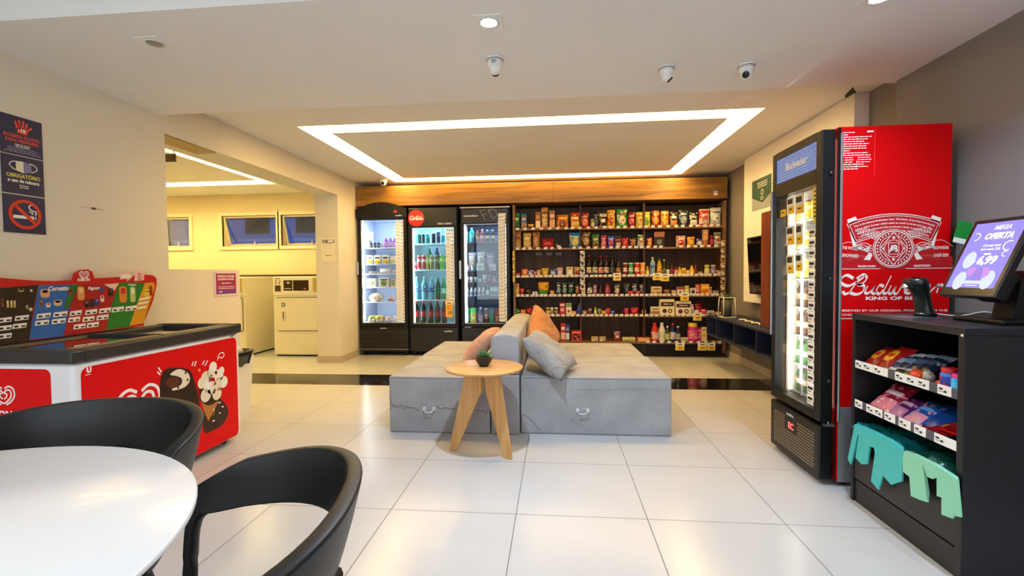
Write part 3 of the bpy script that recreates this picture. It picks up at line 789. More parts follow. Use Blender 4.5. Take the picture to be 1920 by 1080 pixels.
row('on the fifth snack shelf', 'groceries on the fifth shelf', SZ[4], 6.33, [
 ('round', 969.5, 10, 12, 'round green pack', ['#1f8a3a', '#48b060', '#c8e0c0']), ('bag', 980.5, 11, 10, 'orange pack', ['#d86a1c', '#f0a850', CRM]),
 ('round', 992, 12, 14, 'round red pack', ['#b81c1c', '#d84a3a', '#8a1014']), ('cup', 1003.5, 11, 17, 'small pink and white cup', ['#e0c8c0', '#c04848', '#d8d0c8']),
 ('jar', 1018, 9, 14, 'dark brown spice jar', ['#2a1a16', '#5a3028', '#3a201a']), ('jar', 1027, 9, 14, 'yellow lidded jar', ['#3a2c1c', '#d8c060', '#d8b830']),
 ('jar', 1034.5, 6, 14, 'slim white jar', ['#d8d0c0', '#a08870', '#e8e4dc']), ('jar', 1042.5, 8, 14, 'brown jar with white lid', ['#4a2a1c', '#8a6048', '#e0dcd4']),
 ('box', 1054, 11, 23, 'red carton', ['#b81420', '#e0a0a0', '#f0d8c8']), ('box', 1066, 11, 22, 'cream and green carton', ['#e4d8b0', '#6a9a4a', '#b83030'], 'band'),
 ('box', 1075.5, 9, 7, 'low orange box', ['#e0901c', '#f0b850', CRM]), ('bottle', 1085.5, 10, 22, 'dark blue bottle', ['#14286a', '#2a4aa0', '#1a1a3a'], 'jug'),
 ('bag', 1096, 9, 8, 'low tan packet', ['#b08a58', CRM, BRN]), ('bag', 1106, 9, 13, 'dark maroon packet', ['#4a1c1c', '#8a4a40', CRM]),
 ('bottle', 1116, 6, 14, 'lime squeeze bottle', ['#a8c030', '#d8e080', '#90b020'], 'jug'), ('bag', 1123.5, 7, 12, 'olive packet', ['#5a5a28', '#a8a050', CRM]),
 ('bag', 1132, 10, 8, 'low yellow packet', ['#d8a020', '#f0c860', BRN]), ('bag', 1140, 9, 12, 'crumpled red packet', ['#b81018', '#d84848', DR]),
 ('bag', 1148.5, 8, 8, 'low blue packet', ['#1c4aa8', '#5a88d8', Wt]), ('round', 1166, 8, 8, 'dark round pack', ['#2a1c18', '#4a2a20', K]),
 ('bag', 1174, 10, 12, 'shiny crimson packet', ['#a81028', '#d83858', DR]), ('bag', 1189.5, 15, 13, 'wide scarlet packet', ['#c01414', '#e04038', DR]),
 ('bag', 1207.5, 9, 9, 'small orange packet', ['#c05a28', '#e09060', CRM]), ('box', 1228, 17, 15, 'cream tea box', ['#e0d4b4', '#a87840', '#8a6a3a'], 'low'),
 ('box', 1249.5, 27, 29, 'large cream carton with black logo', ['#e6d6a8', '#1c1612', '#3a2a20'], 'logo'), ('box', 1279.5, 29, 25, 'wide cream carton with maroon logo', ['#e8dcb8', '#4a1424', '#6a3048'], 'logo'),
 ('bottle', 1298.5, 6, 19, 'slim white bottle', ['#e0dccc', '#b8b0a0', '#e8e4d8'], 'milk'), ('bag', 1309.5, 14, 21, 'tall crimson pack', ['#8a1020', '#c02a38', DR], 'blob', .05),
 ('jar', 1306.5, 9, 9, 'short white tub', ['#dcd6c8', '#8a8a5a', '#e8e4dc'], '', -.045), ('bag', 1319, 12, 11, 'red sachet', ['#b81420', '#e0505a', Wt], 'blob', -.045),
 ('box', 1332, 12, 8, 'low black and white box', ['#d8d0c4', '#2a2624', '#8a1c24'], 'low', -.03), ('box', 1346, 11, 5, 'flat cream box', ['#d8c8a0', '#8a9a68', '#a89060'], 'low')])
row('on the bottom snack shelf', 'cleaning goods and cartons on the bottom shelf', SZ[5], 6.33, [
 ('bag', 1043, 11, 17, 'white and blue pack', ['#c8d0e0', '#3a5090', '#8a90a8']), ('box', 1055, 9, 33, 'tall red carton', ['#b8141c', '#e8b8b0', '#f0e0d8'], 'low'),
 ('box', 1063.5, 8, 31, 'tall blue and white carton', ['#2a3a80', '#d8d8e0', '#8090c0'], 'low'), ('box', 1080, 20, 20, 'wide red tin', ['#b0261c', '#2a1210', '#e08060']),
 ('box', 1114.5, 13, 8, 'low cream tray', ['#cdb98a', '#e8dcb8', '#a08a5a'], 'low'), ('box', 1129, 12, 8, 'low beige tray', ['#c8b080', '#e4d4a8', '#987e50'], 'low'),
 ('bag', 1157, 12, 18, 'blue topped red pack', ['#c04020', '#2a4a90', '#d8d8d8'], 'band'), ('box', 1178, 24, 7, 'low cream and green box', ['#d8c890', '#5a8a3a', '#c8a040'], 'low'),
 ('box', 1206, 24, 7, 'low orange box', ['#d87a2c', '#f0b070', '#e8d8a8'], 'low'), ('bottle', 1227.5, 14, 34, 'orange-red detergent bottle', ['#c8321c', '#e0b0a0', '#c02018'], 'jug'),
 ('bottle', 1241, 13, 34, 'white detergent bottle', ['#dedacb', '#b8c0a0', '#e4e0d4'], 'jug'), ('bottle', 1251.5, 9, 28, 'cream bottle with lime label', ['#4a4a28', '#a8c030', '#e0dcb8'], 'jug'),
 ('bottle', 1261.5, 11, 33, 'dark blue bottle with red cap', ['#1a2458', '#c8ccd8', '#b81c20'], 'jug'), ('bottle', 1271.5, 9, 28, 'dark grey bottle', ['#2a2624', '#8a8478', '#c8c4bc'], 'jug'),
 ('box', 1283, 13, 7, 'low white carton', ['#e0d8c8', '#b8ac94', '#8a8070'], 'low'), ('jar', 1299, 19, 34, 'large pink tub with yellow lid', ['#c01878', '#d84a98', '#d8c048']),
 ('bag', 1312.5, 8, 26, 'magenta pack', ['#a81838', '#d85870', '#e8c8b8']), ('box', 1320, 10, 26, 'slim cream carton', ['#e0cfa8', '#c8a070', '#b08858'])])
# flat packets laid behind, strips of packets hung at the shelf ends
def hanging(px, y0z, y1z, y, n, cols, label, wd=.062):
    x = W(px, 510, y=y).x
    t = thing('hanging_snack_strip', label, 'hanging strip', (x, y, y0z))
    L = y0z-y1z
    MB().box(-.004, .004, -.001, .001, -L, 0, M('#d8d0c0', .5)).build('strip', t)
    for k in range(n):
        z = -L*(k+1)/n+.004; h = L/n*.9
        o = goods('bag', wd, h, .022, cols[k % len(cols)], 'blob', (0, -.014, z)); o.parent = t; o.name = 'packet'
hanging(1092, W(1092, 470, y=6.23).z, W(1092, 543, y=6.23).z, 6.23, 5, [['#e8e4dc', '#1c1c20', '#6a7a98'], ['#d8d4cc', '#26262c', '#8a90a8']], 'strip of black and white packets hanging beside the wine bottles')
hanging(1355, W(1355, 450, y=6.235).z, W(1355, 560, y=6.235).z, 6.235, 8, [['#8a7058', '#d8c0a0', '#5a1c18'], ['#6a5a48', '#c0b0a0', '#2a4a3a'], ['#b89878', '#5a3c2a', '#e0d0b0']], 'strip of small packets hanging at the shelf end near the television wall')
hanging(963.5, W(963, 470, y=6.235).z, W(963, 530, y=6.235).z, 6.235, 5, [['#b8a040', '#d8c880', '#8a6a20'], ['#c8b060', '#7a5a20', '#e8d8a0']], 'narrow strip of yellow packets hanging beside the last cooler', .03)
# yellow promotion cards hung from the shelf edges
PY = [(1157, 512, 14, 14, 'third', 'under the orange labelled wine bottle'), (1232, 512, 15, 13, 'third', 'under the clear water bottle'), (1247, 513, 15, 14, 'third', 'under the black vinegar bottle'),
      (1284, 549, 15, 15, 'fourth', 'under the olive yellow jar'), (1308, 586, 15, 15, 'fifth', 'under the crimson pack'),
      (1275, 643, 16, 14, 'bottom', 'under the dark grey bottle'), (1317, 643, 16, 14, 'bottom', 'under the slim cream carton'), (1334, 643, 14, 14, 'bottom', 'at the console end')]
for px, py, wp, hp, sh, wh in PY:
    p = W(px, py, y=6.232); w = wp*6.23*PXM; h = hp*6.23*PXM
    mb = MB(); mb.box(-w/2, w/2, -.001, .001, -h, 0, M('#e8d24a', .5))
    o = mb.build('promotion_card', None, p); o.rotation_euler = (.12, 0, 0)
    a = Art(FY(-.001)); a.rect(-w/2, w/2, -h*.4, 0, PAPER); a.bars(0, -h*.28, w*.7, 1, .01, h*.12, INK); a.rect(-w*.2, w*.3, -h*.8, -h*.55, M('#c8801a', .5)); a.build('printing', o)
    tag(o, 'yellow promotion card hanging from the %s snack shelf %s' % (sh, wh), 'card', 'yellow promotion cards')
# a row of grey labels stuck to the back panel of the empty third bay
for k, px in enumerate((1010, 1030, 1048)):
    p = W(px, 476, y=6.605)
    o = MB().box(-.04, .04, -.002, 0, -.018, .018, M('#8a8278', .5)).build('shelf_label', None, p)
    tag(o, '%s grey label stuck on the wooden back panel above the third snack shelf' % ('first', 'middle', 'last')[k], 'label', 'grey labels on the back panel')
# ------------------------------------------------------------------ upright glass-door coolers
ILW = M('#e9eef2', .5)
def sticker_rows(parent, x0, x1, z0, z1, n, y, f=None, name='price_sticker'):
    """column of price stickers on the glass"""
    proto = None; h = (z1-z0)/n
    rd = random.Random(int(x0*1000) & 255)
    for k in range(n):
        if proto is None:
            proto = MB().box(-(x1-x0)/2, (x1-x0)/2, -.001, .001, -h*.43, h*.43, PAPER).build(name, parent)
            a = Art(FY(-.001)); w = x1-x0
            a.rect(-w*.42, w*.05, h*.04, h*.14, GREY); a.rect(w*.25, w*.42, -h*.22, -h*.02, INK)
            art = a.build('printing', proto); o = proto
        else: o = copy_tree(proto, parent)
        o.location = ((x0+x1)/2+rd.uniform(-.003, .003), y, z0+h*(k+.5))
def cooler(label, x0, x1, top, gz0, gz1, inner, shelves, shelf_m, led, ledp, base_style, handle_l, tint):
    xc = (x0+x1)/2; w = x1-x0; D = .62; y0 = 6.25
    t = thing('drinks_cooler', label, 'cooler', (xc, y0, 0))
    hw = w/2
    mb = MB(); th = .035
    mb.box(-hw, hw, D-th, D, .06, top, BLACKM)
    mb.box(-hw, -hw+th, .045, D-th, .06, top, BLACKM); mb.box(hw-th, hw, .045, D-th, .06, top, BLACKM)
    mb.box(-hw+th, hw-th, .045, D-th, gz1+.03, top, BLACKM); mb.box(-hw+th, hw-th, .045, D-th, .06, gz0-.03, BLACKM)
    mb.build('cabinet', t)
    mb = MB(); e = .004
    mb.box(-hw+th, hw-th, D-th-e, D-th, gz0-.03, gz1+.03, inner); mb.box(-hw+th, -hw+th+e, .05, D-th-e, gz0-.03, gz1+.03, inner)
    mb.box(hw-th-e, hw-th, .05, D-th-e, gz0-.03, gz1+.03, inner); mb.box(-hw+th+e, hw-th-e, .05, D-th-e, gz1+.026, gz1+.03, inner)
    mb.box(-hw+th+e, hw-th-e, .05, D-th-e, gz0-.03, gz0-.026, inner)
    mb.build('liner', t)
    for z in shelves:
        mb = MB(); mb.box(-hw+th+.006, hw-th-.006, .085, D-.06, z-.012, z, shelf_m, .002, 1)
        mb.build('shelf', t)
    lx = -hw+.052
    MB().box(lx, lx+.012, .055, .07, gz0+.01, gz1-.01, EM(led, ledp)).build('led_strip', t)
    MB().box(hw-.064, hw-.052, .055, .07, gz0+.01, gz1-.01, EM(led, ledp*.5)).build('led_strip', t)
    # door
    d = link('door', None, t)
    gl, gr = -hw+.055, hw-.05
    mb = MB()
    mb.box(-hw+.006, gl, -.002, .04, gz0-.045, gz1+.02, BLACK, .006, 2); mb.box(gr, hw-.006, -.002, .04, gz0-.045, gz1+.02, BLACK, .006, 2)
    mb.box(gl, gr, -.002, .04, gz0-.045, gz0, BLACK, .006, 2); mb.box(gl, gr, 0, .04, gz1, gz1+.02, BLACK)
    bpy.data.objects.remove(d)
    d = mb.build('door', t)
    MB().box(gl, gr, .016, .022, gz0, gz1, GLASS(tint, .05)).build('glass', d)
    mb = MB(); e2 = .003
    for a in ((gl, gr, gz0, gz0+.006), (gl, gr, gz1-.006, gz1), (gl, gl+.006, gz0, gz1), (gr-.006, gr, gz0, gz1)): mb.box(a[0], a[1], -.001, .014, a[2], a[3], CHROME)
    mb.build('glass_trim', d)
    if handle_l:
        MB().box(-hw-.012, -hw+.022, -.03, -.002, handle_l[0], handle_l[1], M('#b9bcc2', .3, .8), .006, 2).build('handle', d)
    for x in (-hw+.06, hw-.06):
        for y in (.06, D-.06): MB().lathe([(.022, 0), (.022, .06)], INK, (x, y, 0), 10).build('foot', t)
    return t, d, hw, gl, gr
LB = M('#dfe9f5', .4)
c1, d1, hw, gl, gr = cooler('black cooler with arched top and very bright white interior, nearest the pillar', -2.725, -2.015, 1.93, .452, 1.872, M('#a9bbd6', .45),
    [W(720, p, y=6.34).z for p in (464, 513, 538.5, 566)]+[.45], M('#eef4fa', .4), (.86, .94, 1), 16, 0, (1.12, 1.30), (1, 1, 1))
arch = [(-hw, 1.90)]+[(-hw+2*hw*k/16, 2.02+.09*math.sin(PI*k/16)) for k in range(17)]+[(hw, 1.90)]
MB().prism(arch, 'y', -.035, -.003, BLACKM).build('arched_header', c1)
a = Art(FY(-.0355)); a.text('-22', .20, 1.965, .03, EM((1, .05, .05), 3)); a.text('metalfrio', .25, 1.915, .018, PAPER, bold=.01); a.build('display', c1)
mb = MB()
for k in range(4): mb.prism([(-.012, .12+k*.058), (-.018, .13+k*.058), (-.002, .165+k*.058), (.0, .12+k*.058)], 'x', -hw+.02, hw-.02, M('#101012', .3))
mb.box(-hw+.01, hw-.01, -.004, .045, .355, .40, BLACK, .004, 1).box(-hw+.01, hw-.01, 0, .045, .06, .36, INK).box(-hw+.0, hw, -.02, 0, .085, .095, M('#8a8a8c', .3, .7)); mb.build('louvred_grille', c1)
a = Art(FY(-.005)); a.text('metalfrio', .0, .372, .018, PAPER, bold=.01); a.build('lettering', c1)
sticker_rows(d1, .185, .30, .47, 1.86, 30, .012)
c2, d2, hw, gl, gr = cooler('black cooler with round red cola emblem, filled with cans and bottles', -2.005, -1.315, 2.03, .445, 1.755, LB,
    [W(800, p, y=6.34).z for p in (457, 506, 562)]+[.44], M('#e8f4fa', .4), (.55, .90, 1), 15, 0, None, (.88, 1, 1))
a = Art(FY(-.004))
MB().box(-hw+.01, hw-.01, -.003, .04, 1.775, 2.02, M('#1c1a1a', .3), .006, 2).build('header_panel', c2)
a.disc(-.225, 1.885, .112, M('#e0101a', .4)); WS = M('#f5f2ee', .5)
a.stroke([(-.262, 1.905), (-.29, 1.915), (-.312, 1.885), (-.30, 1.862), (-.275, 1.868)], .009, WS)
for q in (-.272, -.195): a.ring(q, 1.876, .006, .013, WS, sv=1.2)
for q in (-.247, -.172-.048): a.ring(q, 1.876, .006, .012, WS, sv=1.2)
a.stroke([(-.195+.012, 1.905), (-.21, 1.912), (-.222, 1.885), (-.215, 1.862), (-.19, 1.868)], .009, WS)
a.ring(-.178, 1.874, .005, .011, WS, sv=1.2); a.stroke([(-.165, 1.863), (-.155, 1.90), (-.162, 1.91), (-.163, 1.865), (-.150, 1.866)], .006, WS)
a.ring(-.143, 1.874, .004, .010, WS, sv=1.2); a.stroke([(-.133, 1.888), (-.131, 1.866), (-.122, 1.868)], .005, WS); a.stroke([(-.255, 1.888), (-.24, 1.90), (-.228, 1.892)], .006, WS)
a.text('sinta o sabor', .17, 1.795, .026, PAPER, bold=.015); a.build('emblem', c2)
mb = MB(); mb.box(-hw+.01, hw-.01, 0, .045, .06, .385, M('#0d0d0e', .35), .004, 1)
for k in range(7): mb.box(-hw+.04, hw-.04, -.004, .0, .10+k*.026, .112+k*.026, INK)
mb.build('base_grille', c2)
a = Art(FY(-.001)); a.text('metalfrio', .20, .33, .022, PAPER, bold=.01); a.build('lettering', c2)
sticker_rows(d2, .175, .285, .70, 1.74, 22, .012)
p = W(842, 562, y=6.262)
o = MB().box(-.048, .048, -.001, .001, -.24, 0, M('#e8b01c', .5)).build('promotion_poster', d2, (p.x-c2.location.x, .010, p.z))
a = Art(FY(-.001)); a.rect(-.048, .048, -.06, -.02, PAPER); a.bars(0, -.05, .07, 1, .01, .012, INK); a.text('19', .01, -.20, .045, INK, bold=.02); a.bars(0, -.09, .07, 3, .02, .008, RED); a.build('printing', o)
c3, d3, hw, gl, gr = cooler('black cooler with dim interior and line-drawn header, next to the snack shelves', -1.285, -.605, 2.03, .445, 1.79, M('#3c4a7c', .5),
    [W(905, p, y=6.34).z for p in (454, 507, 529, 555)]+[.44], M('#2a3558', .35), (.62, .85, 1), 9, 0, (1.05, 1.30), (.9, .97, 1))
a = Art(FY(-.004)); MB().box(-hw+.03, hw-.03, -.003, .04, 1.805, 1.99, M('#26262c', .3), .004, 1).build('header_panel', c3)
a.text('conveniência', -.19, 1.89, .026, PAPER, bold=.012)
LN = M('#b0b0b4', .5)
for pts in ([(-.06, 1.965), (.01, 1.84)], [(-.06, 1.965), (.02, 1.985)], [(-.03, 1.905), (.03, 1.925)], [(.05, 1.985), (.11, 1.85)], [(.09, 1.99), (.15, 1.97), (.17, 1.90), (.12, 1.86)], [(.05, 1.95), (.09, 1.99)]):
    a.stroke(pts, .004, LN, smooth=False)
a.build('line_drawing', c3)
MB().box(-hw, hw, -.004, .002, 2.005, 2.02, M('#c8b8a0', .3, .4)).build('top_trim', c3)
mb = MB(); mb.box(-hw+.01, hw-.01, 0, .045, .06, .385, M('#0d0d0e', .35), .004, 1)
for k in range(7): mb.box(-hw+.04, hw-.04, -.004, .0, .10+k*.026, .112+k*.026, INK)
mb.build('base_grille', c3)
a = Art(FY(-.001)); a.text('metalfrio', -.24, .39, .018, PAPER, bold=.01); a.build('lettering', c3)
sticker_rows(d3, .185, .285, .47, 1.93, 30, -.006)
for k in range(15):
    p = .50+k*.085
MB().box(gl+.012, gl+.03, .03, .05, .46, 1.77, EM((.75, .92, 1), 6)).build('led_strip', c3)

CL = '#d8ecf2'
def crow(where, group, z, items): row(where, group, z, 6.37, items, dmax=.12)
s = [W(720, p, y=6.34).z for p in (464, 513, 538.5, 566)]
A1 = 'on the top shelf of the arched cooler'
crow(A1, 'goods in the arched cooler', s[0], [
 ('box', 687, 10, 34, 'tall white carton', ['#eef2f4', '#b8c8d8', '#8aa0b8'], 'low'), ('box', 697, 8, 30, 'pale grey carton', ['#d0dce4', '#8a9ab0', '#f0f4f8'], 'low', .05),
 ('jar', 697, 6, 9, 'small black tub', ['#22242c', '#7a8aa0', '#101218'], '', -.05), ('jar', 704, 6, 9, 'small black tub', ['#22242c', '#7a8aa0', '#101218'], '', -.05), ('jar', 711, 6, 9, 'small black tub', ['#22242c', '#7a8aa0', '#101218'], '', -.05),
 ('cup', 718, 7, 10, 'white yoghurt cup', ['#e8eef4', '#a0b0d0', '#f4f8fa'], '', -.04),
 ('bottle', 725, 8, 19, 'violet drinking yoghurt bottle', ['#8a5ac0', '#d0b0e8', '#b060c8'], 'milk'), ('bottle', 733, 8, 19, 'violet drinking yoghurt bottle', ['#8a5ac0', '#d0b0e8', '#b060c8'], 'milk'), ('bottle', 741, 8, 18, 'violet drinking yoghurt bottle', ['#8a5ac0', '#d0b0e8', '#b060c8'], 'milk')])
zz = W(720, 495, y=6.34).z
sh = MB().box(-.31, .31, .085, .55, zz-.012, zz, M('#b8cce0', .4)).build('shelf', c1)
crow('on the second shelf of the arched cooler', 'goods in the arched cooler', zz, [
 ('box', 694, 13, 17, 'white and yellow butter carton', ['#eef0e8', '#e8c020', '#2a2a30'], 'low'), ('box', 709, 13, 17, 'white and yellow butter carton', ['#eef0e8', '#e8c020', '#2a2a30'], 'low'), ('box', 724, 13, 17, 'white and yellow butter carton', ['#eef0e8', '#e8c020', '#2a2a30'], 'low'), ('box', 738, 10, 15, 'pale yellow carton', ['#f0ecc8', '#e0d080', '#f4f4ec'], 'low')])
crow('on the third shelf of the arched cooler', 'goods in the arched cooler', s[1], [
 ('box', 703, 20, 4, 'flat dark trimmed packet', ['#d8dce0', '#3a3c48', '#8a8c98'], 'low'), ('bag', 722, 22, 10, 'loose white bread packet', ['#e8eaec', '#c8b8a8', '#f4f4f4'], 'plain'), ('bag', 739, 12, 8, 'pale grey packet', ['#d0d4d8', '#a8b0b8', '#f0f0f0'], 'plain')])
crow('on the fourth shelf of the arched cooler', 'goods in the arched cooler', s[2], [
 ('box', 698, 18, 17, 'white sandwich box with green mark', ['#ece8dc', '#8aa880', '#c8c0a8']), ('box', 721, 20, 18, 'white and green sandwich box', ['#e8ecd8', '#7a9a60', '#5a6a50']), ('box', 738, 11, 15, 'yellow edged sandwich box', ['#e8e4c8', '#b8b060', '#8a8a60'])])
crow('on the fifth shelf of the arched cooler', 'goods in the arched cooler', s[3], [
 ('round', 705, 31, 17, 'big wrapped loaf', ['#e8dcc0', '#c8a088', '#f0f0e8']), ('bag', 733, 16, 11, 'pink and white meat pack', ['#d8c0c8', '#b07890', '#f0e8ec'])])
crow('on the bottom shelf of the arched cooler', 'goods in the arched cooler', .451, [
 ('tray', 697, 14, 14, 'tray of greens', ['#e0e4c8', '#8aa838', '#d8c840']), ('tray', 712, 15, 15, 'tray of yellow pastries', ['#e4e0c0', '#c8b040', '#e0c860']), ('tray', 729, 17, 13, 'tray of pink sliced meat', ['#e4dcdc', '#c08a90', '#e8c8b0']),
 ('box', 704, 16, 6, 'red topped green box', ['#b8c880', '#c03838', '#4a8a40'], 'band', .12), ('bag', 741, 12, 12, 'pale sliced bread pack', ['#e8e0d0', '#c8b090', '#d0a8a0'], 'plain', .05)])
s = [W(800, p, y=6.34).z for p in (457, 506, 562)]
G2 = 'drinks in the cooler with the red emblem'
crow('on the top shelf of the red-emblem cooler', G2, s[0], [
 ('can', 778, 8, 19, 'pale aqua can', ['#c8e4e4', '#7ab8b8', '#e8f4f4']), ('can', 787, 9, 20, 'dark teal can', ['#0f5a5a', '#1a2a30', '#2a7a78']), ('can', 795, 6, 20, 'slim black can', ['#14181c', '#2a3038', '#4a5058']), ('can', 803, 8, 20, 'teal blue can', ['#1c7a90', '#3aa0b8', '#14505a']),
 ('can', 814, 8, 21, 'tall black can', ['#181a1e', '#3a3440', '#5a5a60']), ('can', 823, 8, 24, 'dark purple can', ['#3a2858', '#6a4a90', '#1a1428']), ('can', 832, 8, 28, 'cyan energy can', ['#28a8c8', '#d8ecf4', '#1a6a88']), ('can', 841, 7, 26, 'blue and white can', ['#4a88b8', '#d8e8f0', '#2a5888'])])
crow('on the middle shelf of the red-emblem cooler', G2, s[1], [
 ('can', 778, 7, 18, 'short red can', ['#c81c30', '#e8a0a8', '#f0e0e0']), ('can', 786, 8, 28, 'tall red cola can', ['#d01828', '#f0d8d8', '#a01020']), ('can', 795, 8, 28, 'tall red cola can', ['#d01828', '#f0d8d8', '#a01020']), ('can', 802, 5, 27, 'slim yellow can', ['#e8c81c', '#f4e890', '#a8881a']),
 ('can', 810, 8, 28, 'tall tan can', ['#a08858', '#d8c8a0', '#5a4a30']), ('can', 819, 8, 28, 'tall brown striped can', ['#7a6040', '#c0b080', '#38281a']), ('can', 828, 8, 29, 'lime green can', ['#7ac828', '#d8f080', '#2a8a3a']), ('can', 837, 7, 28, 'green lemon soda can', ['#2a9a50', '#c8e860', '#185a30'])])
crow('at the back of the middle shelf of the red-emblem cooler', G2, s[1], [
 ('bottle', 806, 10, 42, 'dark green soda bottle', ['#1a6a3a', '#c8d8c0', '#1c8a48'], 'soda', .14), ('bottle', 820, 10, 42, 'dark blue soda bottle', ['#2a3a88', '#c8d0e8', '#1a2a68'], 'soda', .14)])
crow('on the third shelf of the red-emblem cooler', G2, s[2], [
 ('bottle', 781, 12, 44, 'clear water bottle with blue label', ['#78b8d8', '#2858b0', '#e8f0f4'], 'water'), ('bottle', 795.5, 12, 44, 'clear water bottle with blue label', ['#78b8d8', '#2858b0', '#e8f0f4'], 'water'), ('bottle', 809, 11, 43, 'clear water bottle with blue label', ['#78b8d8', '#2858b0', '#e8f0f4'], 'water'),
 ('bottle', 821, 10, 42, 'dark green guarana bottle', ['#14442a', '#2a7a40', '#1c8a48'], 'soda'), ('bottle', 831.5, 10, 40, 'bright green soda bottle', ['#1f8a50', '#d8e8d0', '#2aa868'], 'soda'), ('bottle', 841, 7, 36, 'small aqua bottle', ['#58b8b8', '#d8f0f0', '#2a8a90'], 'water')])
COLA = ['#1c0c0a', '#c8141c', '#d01820']
crow('on the bottom shelf of the red-emblem cooler', G2, .441, [('bottle', px, 11.5, 42, 'cola bottle with red label', COLA, 'soda') for px in (779, 792.5, 806, 819.5, 832)])
s = [W(905, p, y=6.34).z for p in (454, 507, 529, 555)]
G3 = 'goods in the dim cooler'
crow('on the top shelf of the dim cooler', G3, s[0], [
 ('bottle', 874.5, 9, 27, 'pale aqua water bottle', ['#a8e0e0', '#58c0c0', '#c8f0f0'], 'water'), ('bottle', 885.5, 10, 27, 'teal water bottle', ['#28b0b0', '#60d0c8', '#a0e8e0'], 'water'), ('bottle', 896, 7, 23, 'orange juice bottle', ['#a85a2a', '#e0a058', '#c03848'], 'soda'),
 ('bottle', 905, 8, 24, 'pink labelled juice bottle', ['#a03848', '#e898b0', '#f0d8dc'], 'soda'), ('bottle', 914.5, 8, 23, 'dark bottle with yellow label and white cap', ['#1c2030', '#e8c890', '#c8d8e0'], 'soda'), ('bottle', 924.5, 8, 23, 'dark bottle with orange label and green cap', ['#1c2030', '#e8a890', '#98d868'], 'soda')])
crow('on the second shelf of the dim cooler', G3, s[1], [
 ('bag', 886, 16, 34, 'hanging bag of pale snacks', ['#b8b8c8', '#c89070', '#d8e0e4'], 'blob', .06), ('bag', 903, 16, 35, 'white and grey frozen food bag', ['#b0b8c4', '#8a7868', '#e0e8ec'], 'blob', .06), ('bag', 920, 16, 35, 'violet grey frozen bag', ['#6a6a90', '#9888b8', '#b8b8d0'], 'blob', .06),
 ('jar', 877, 8, 11, 'pink lidded tub', ['#e0a0a0', '#f0d0c8', '#d06878'], '', -.02), ('cup', 886, 7, 10, 'pale aqua cup', ['#a8d0d8', '#d8ecf0', '#e8f4f4'], '', -.02), ('box', 901, 15, 14, 'white carton with grey writing', ['#c8dcd8', '#8aa0a8', '#e0ecec'], 'blob', -.02), ('box', 924, 12, 12, 'pink and white carton', ['#d8c8d8', '#b890b0', '#f0e8f0'], 'low', -.02)])
crow('on the third shelf of the dim cooler', G3, s[2], [
 ('cup', 876, 8, 10, 'pale pink yoghurt cup', ['#d8b8c0', '#a87888', '#e8dce0']), ('cup', 884.5, 8, 10, 'pale pink yoghurt cup', ['#d8b8c0', '#a87888', '#e8dce0']), ('cup', 892.5, 7, 10, 'pale aqua yoghurt cup', ['#b0d0d0', '#78a8a8', '#d0e8e8']),
 ('box', 900, 7, 7, 'low blue box', ['#3a5aa0', '#a0b8e0', '#d8e0f0']), ('cup', 909, 9, 14, 'tall white cup', ['#b8c8d8', '#c05860', '#e0e8ec']), ('jar', 918, 8, 13, 'dark violet jar', ['#28243c', '#6a5a90', '#8a88b0']), ('cup', 926.5, 8, 11, 'rose pink cup', ['#b87090', '#e0b0c0', '#d088a8'])])
crow('on the fourth shelf of the dim cooler', G3, s[3], [('bottle', px, 6, 16, 'small white drinking yoghurt bottle', ['#d0d8e0', '#5a6890', '#e8ecf0'], 'milk') for px in (876, 884, 891.5, 899, 906)]+
 [('bottle', 914, 7, 20, 'teal capped yoghurt bottle', ['#1c5a58', '#c8e0e0', '#2a8a80'], 'milk')]+[('box', px, 5, 17, 'slim white and grey carton', ['#c8d8e0', '#5a6878', '#e8f0f4'], 'low') for px in (921.5, 927.5, 933)])
crow('on the bottom shelf of the dim cooler', G3, .441, [
 ('jar', 876.5, 8, 29, 'dark green tub', ['#145a48', '#2a8a68', '#1fa070']), ('box', 887, 11, 29, 'green topped yellow juice carton', ['#c8a838', '#3ab858', '#e8d8a0'], 'band'), ('bottle', 901, 10, 30, 'blue and red bottle with white cap', ['#3a3a90', '#a82848', '#d0dcf0'], 'milk'),
 ('tube', 911.5, 8, 28, 'red striped biscuit tube', ['#8a2820', '#d8b8a0', '#b83828']), ('box', 921, 10, 28, 'teal green juice carton', ['#2aa088', '#4a7ab8', '#58c890'], 'band'), ('box', 931, 8, 27, 'red and cream biscuit carton', ['#a82420', '#d89070', '#c83830'], 'low')])
for x, z0 in ((-2.37, 1.85), (-1.66, 1.735), (-.945, 1.77)):
    pw = {-2.37: 3.5, -1.66: 4, -.945: 2}[x]; cl = (.80, .92, 1) if x < -2 else (.55, .88, 1)
    area('cooler_lamp', (x, 6.36, z0), .5, pw, cl, (math.radians(25), 0, 0), .05)
    area('cooler_lamp', (x-.285, 6.315, (z0+.45)/2), .02, {-2.37: 6, -1.66: 5.5, -.945: 2.5}[x], cl, (PI/2, 0, -.95), 1.25)

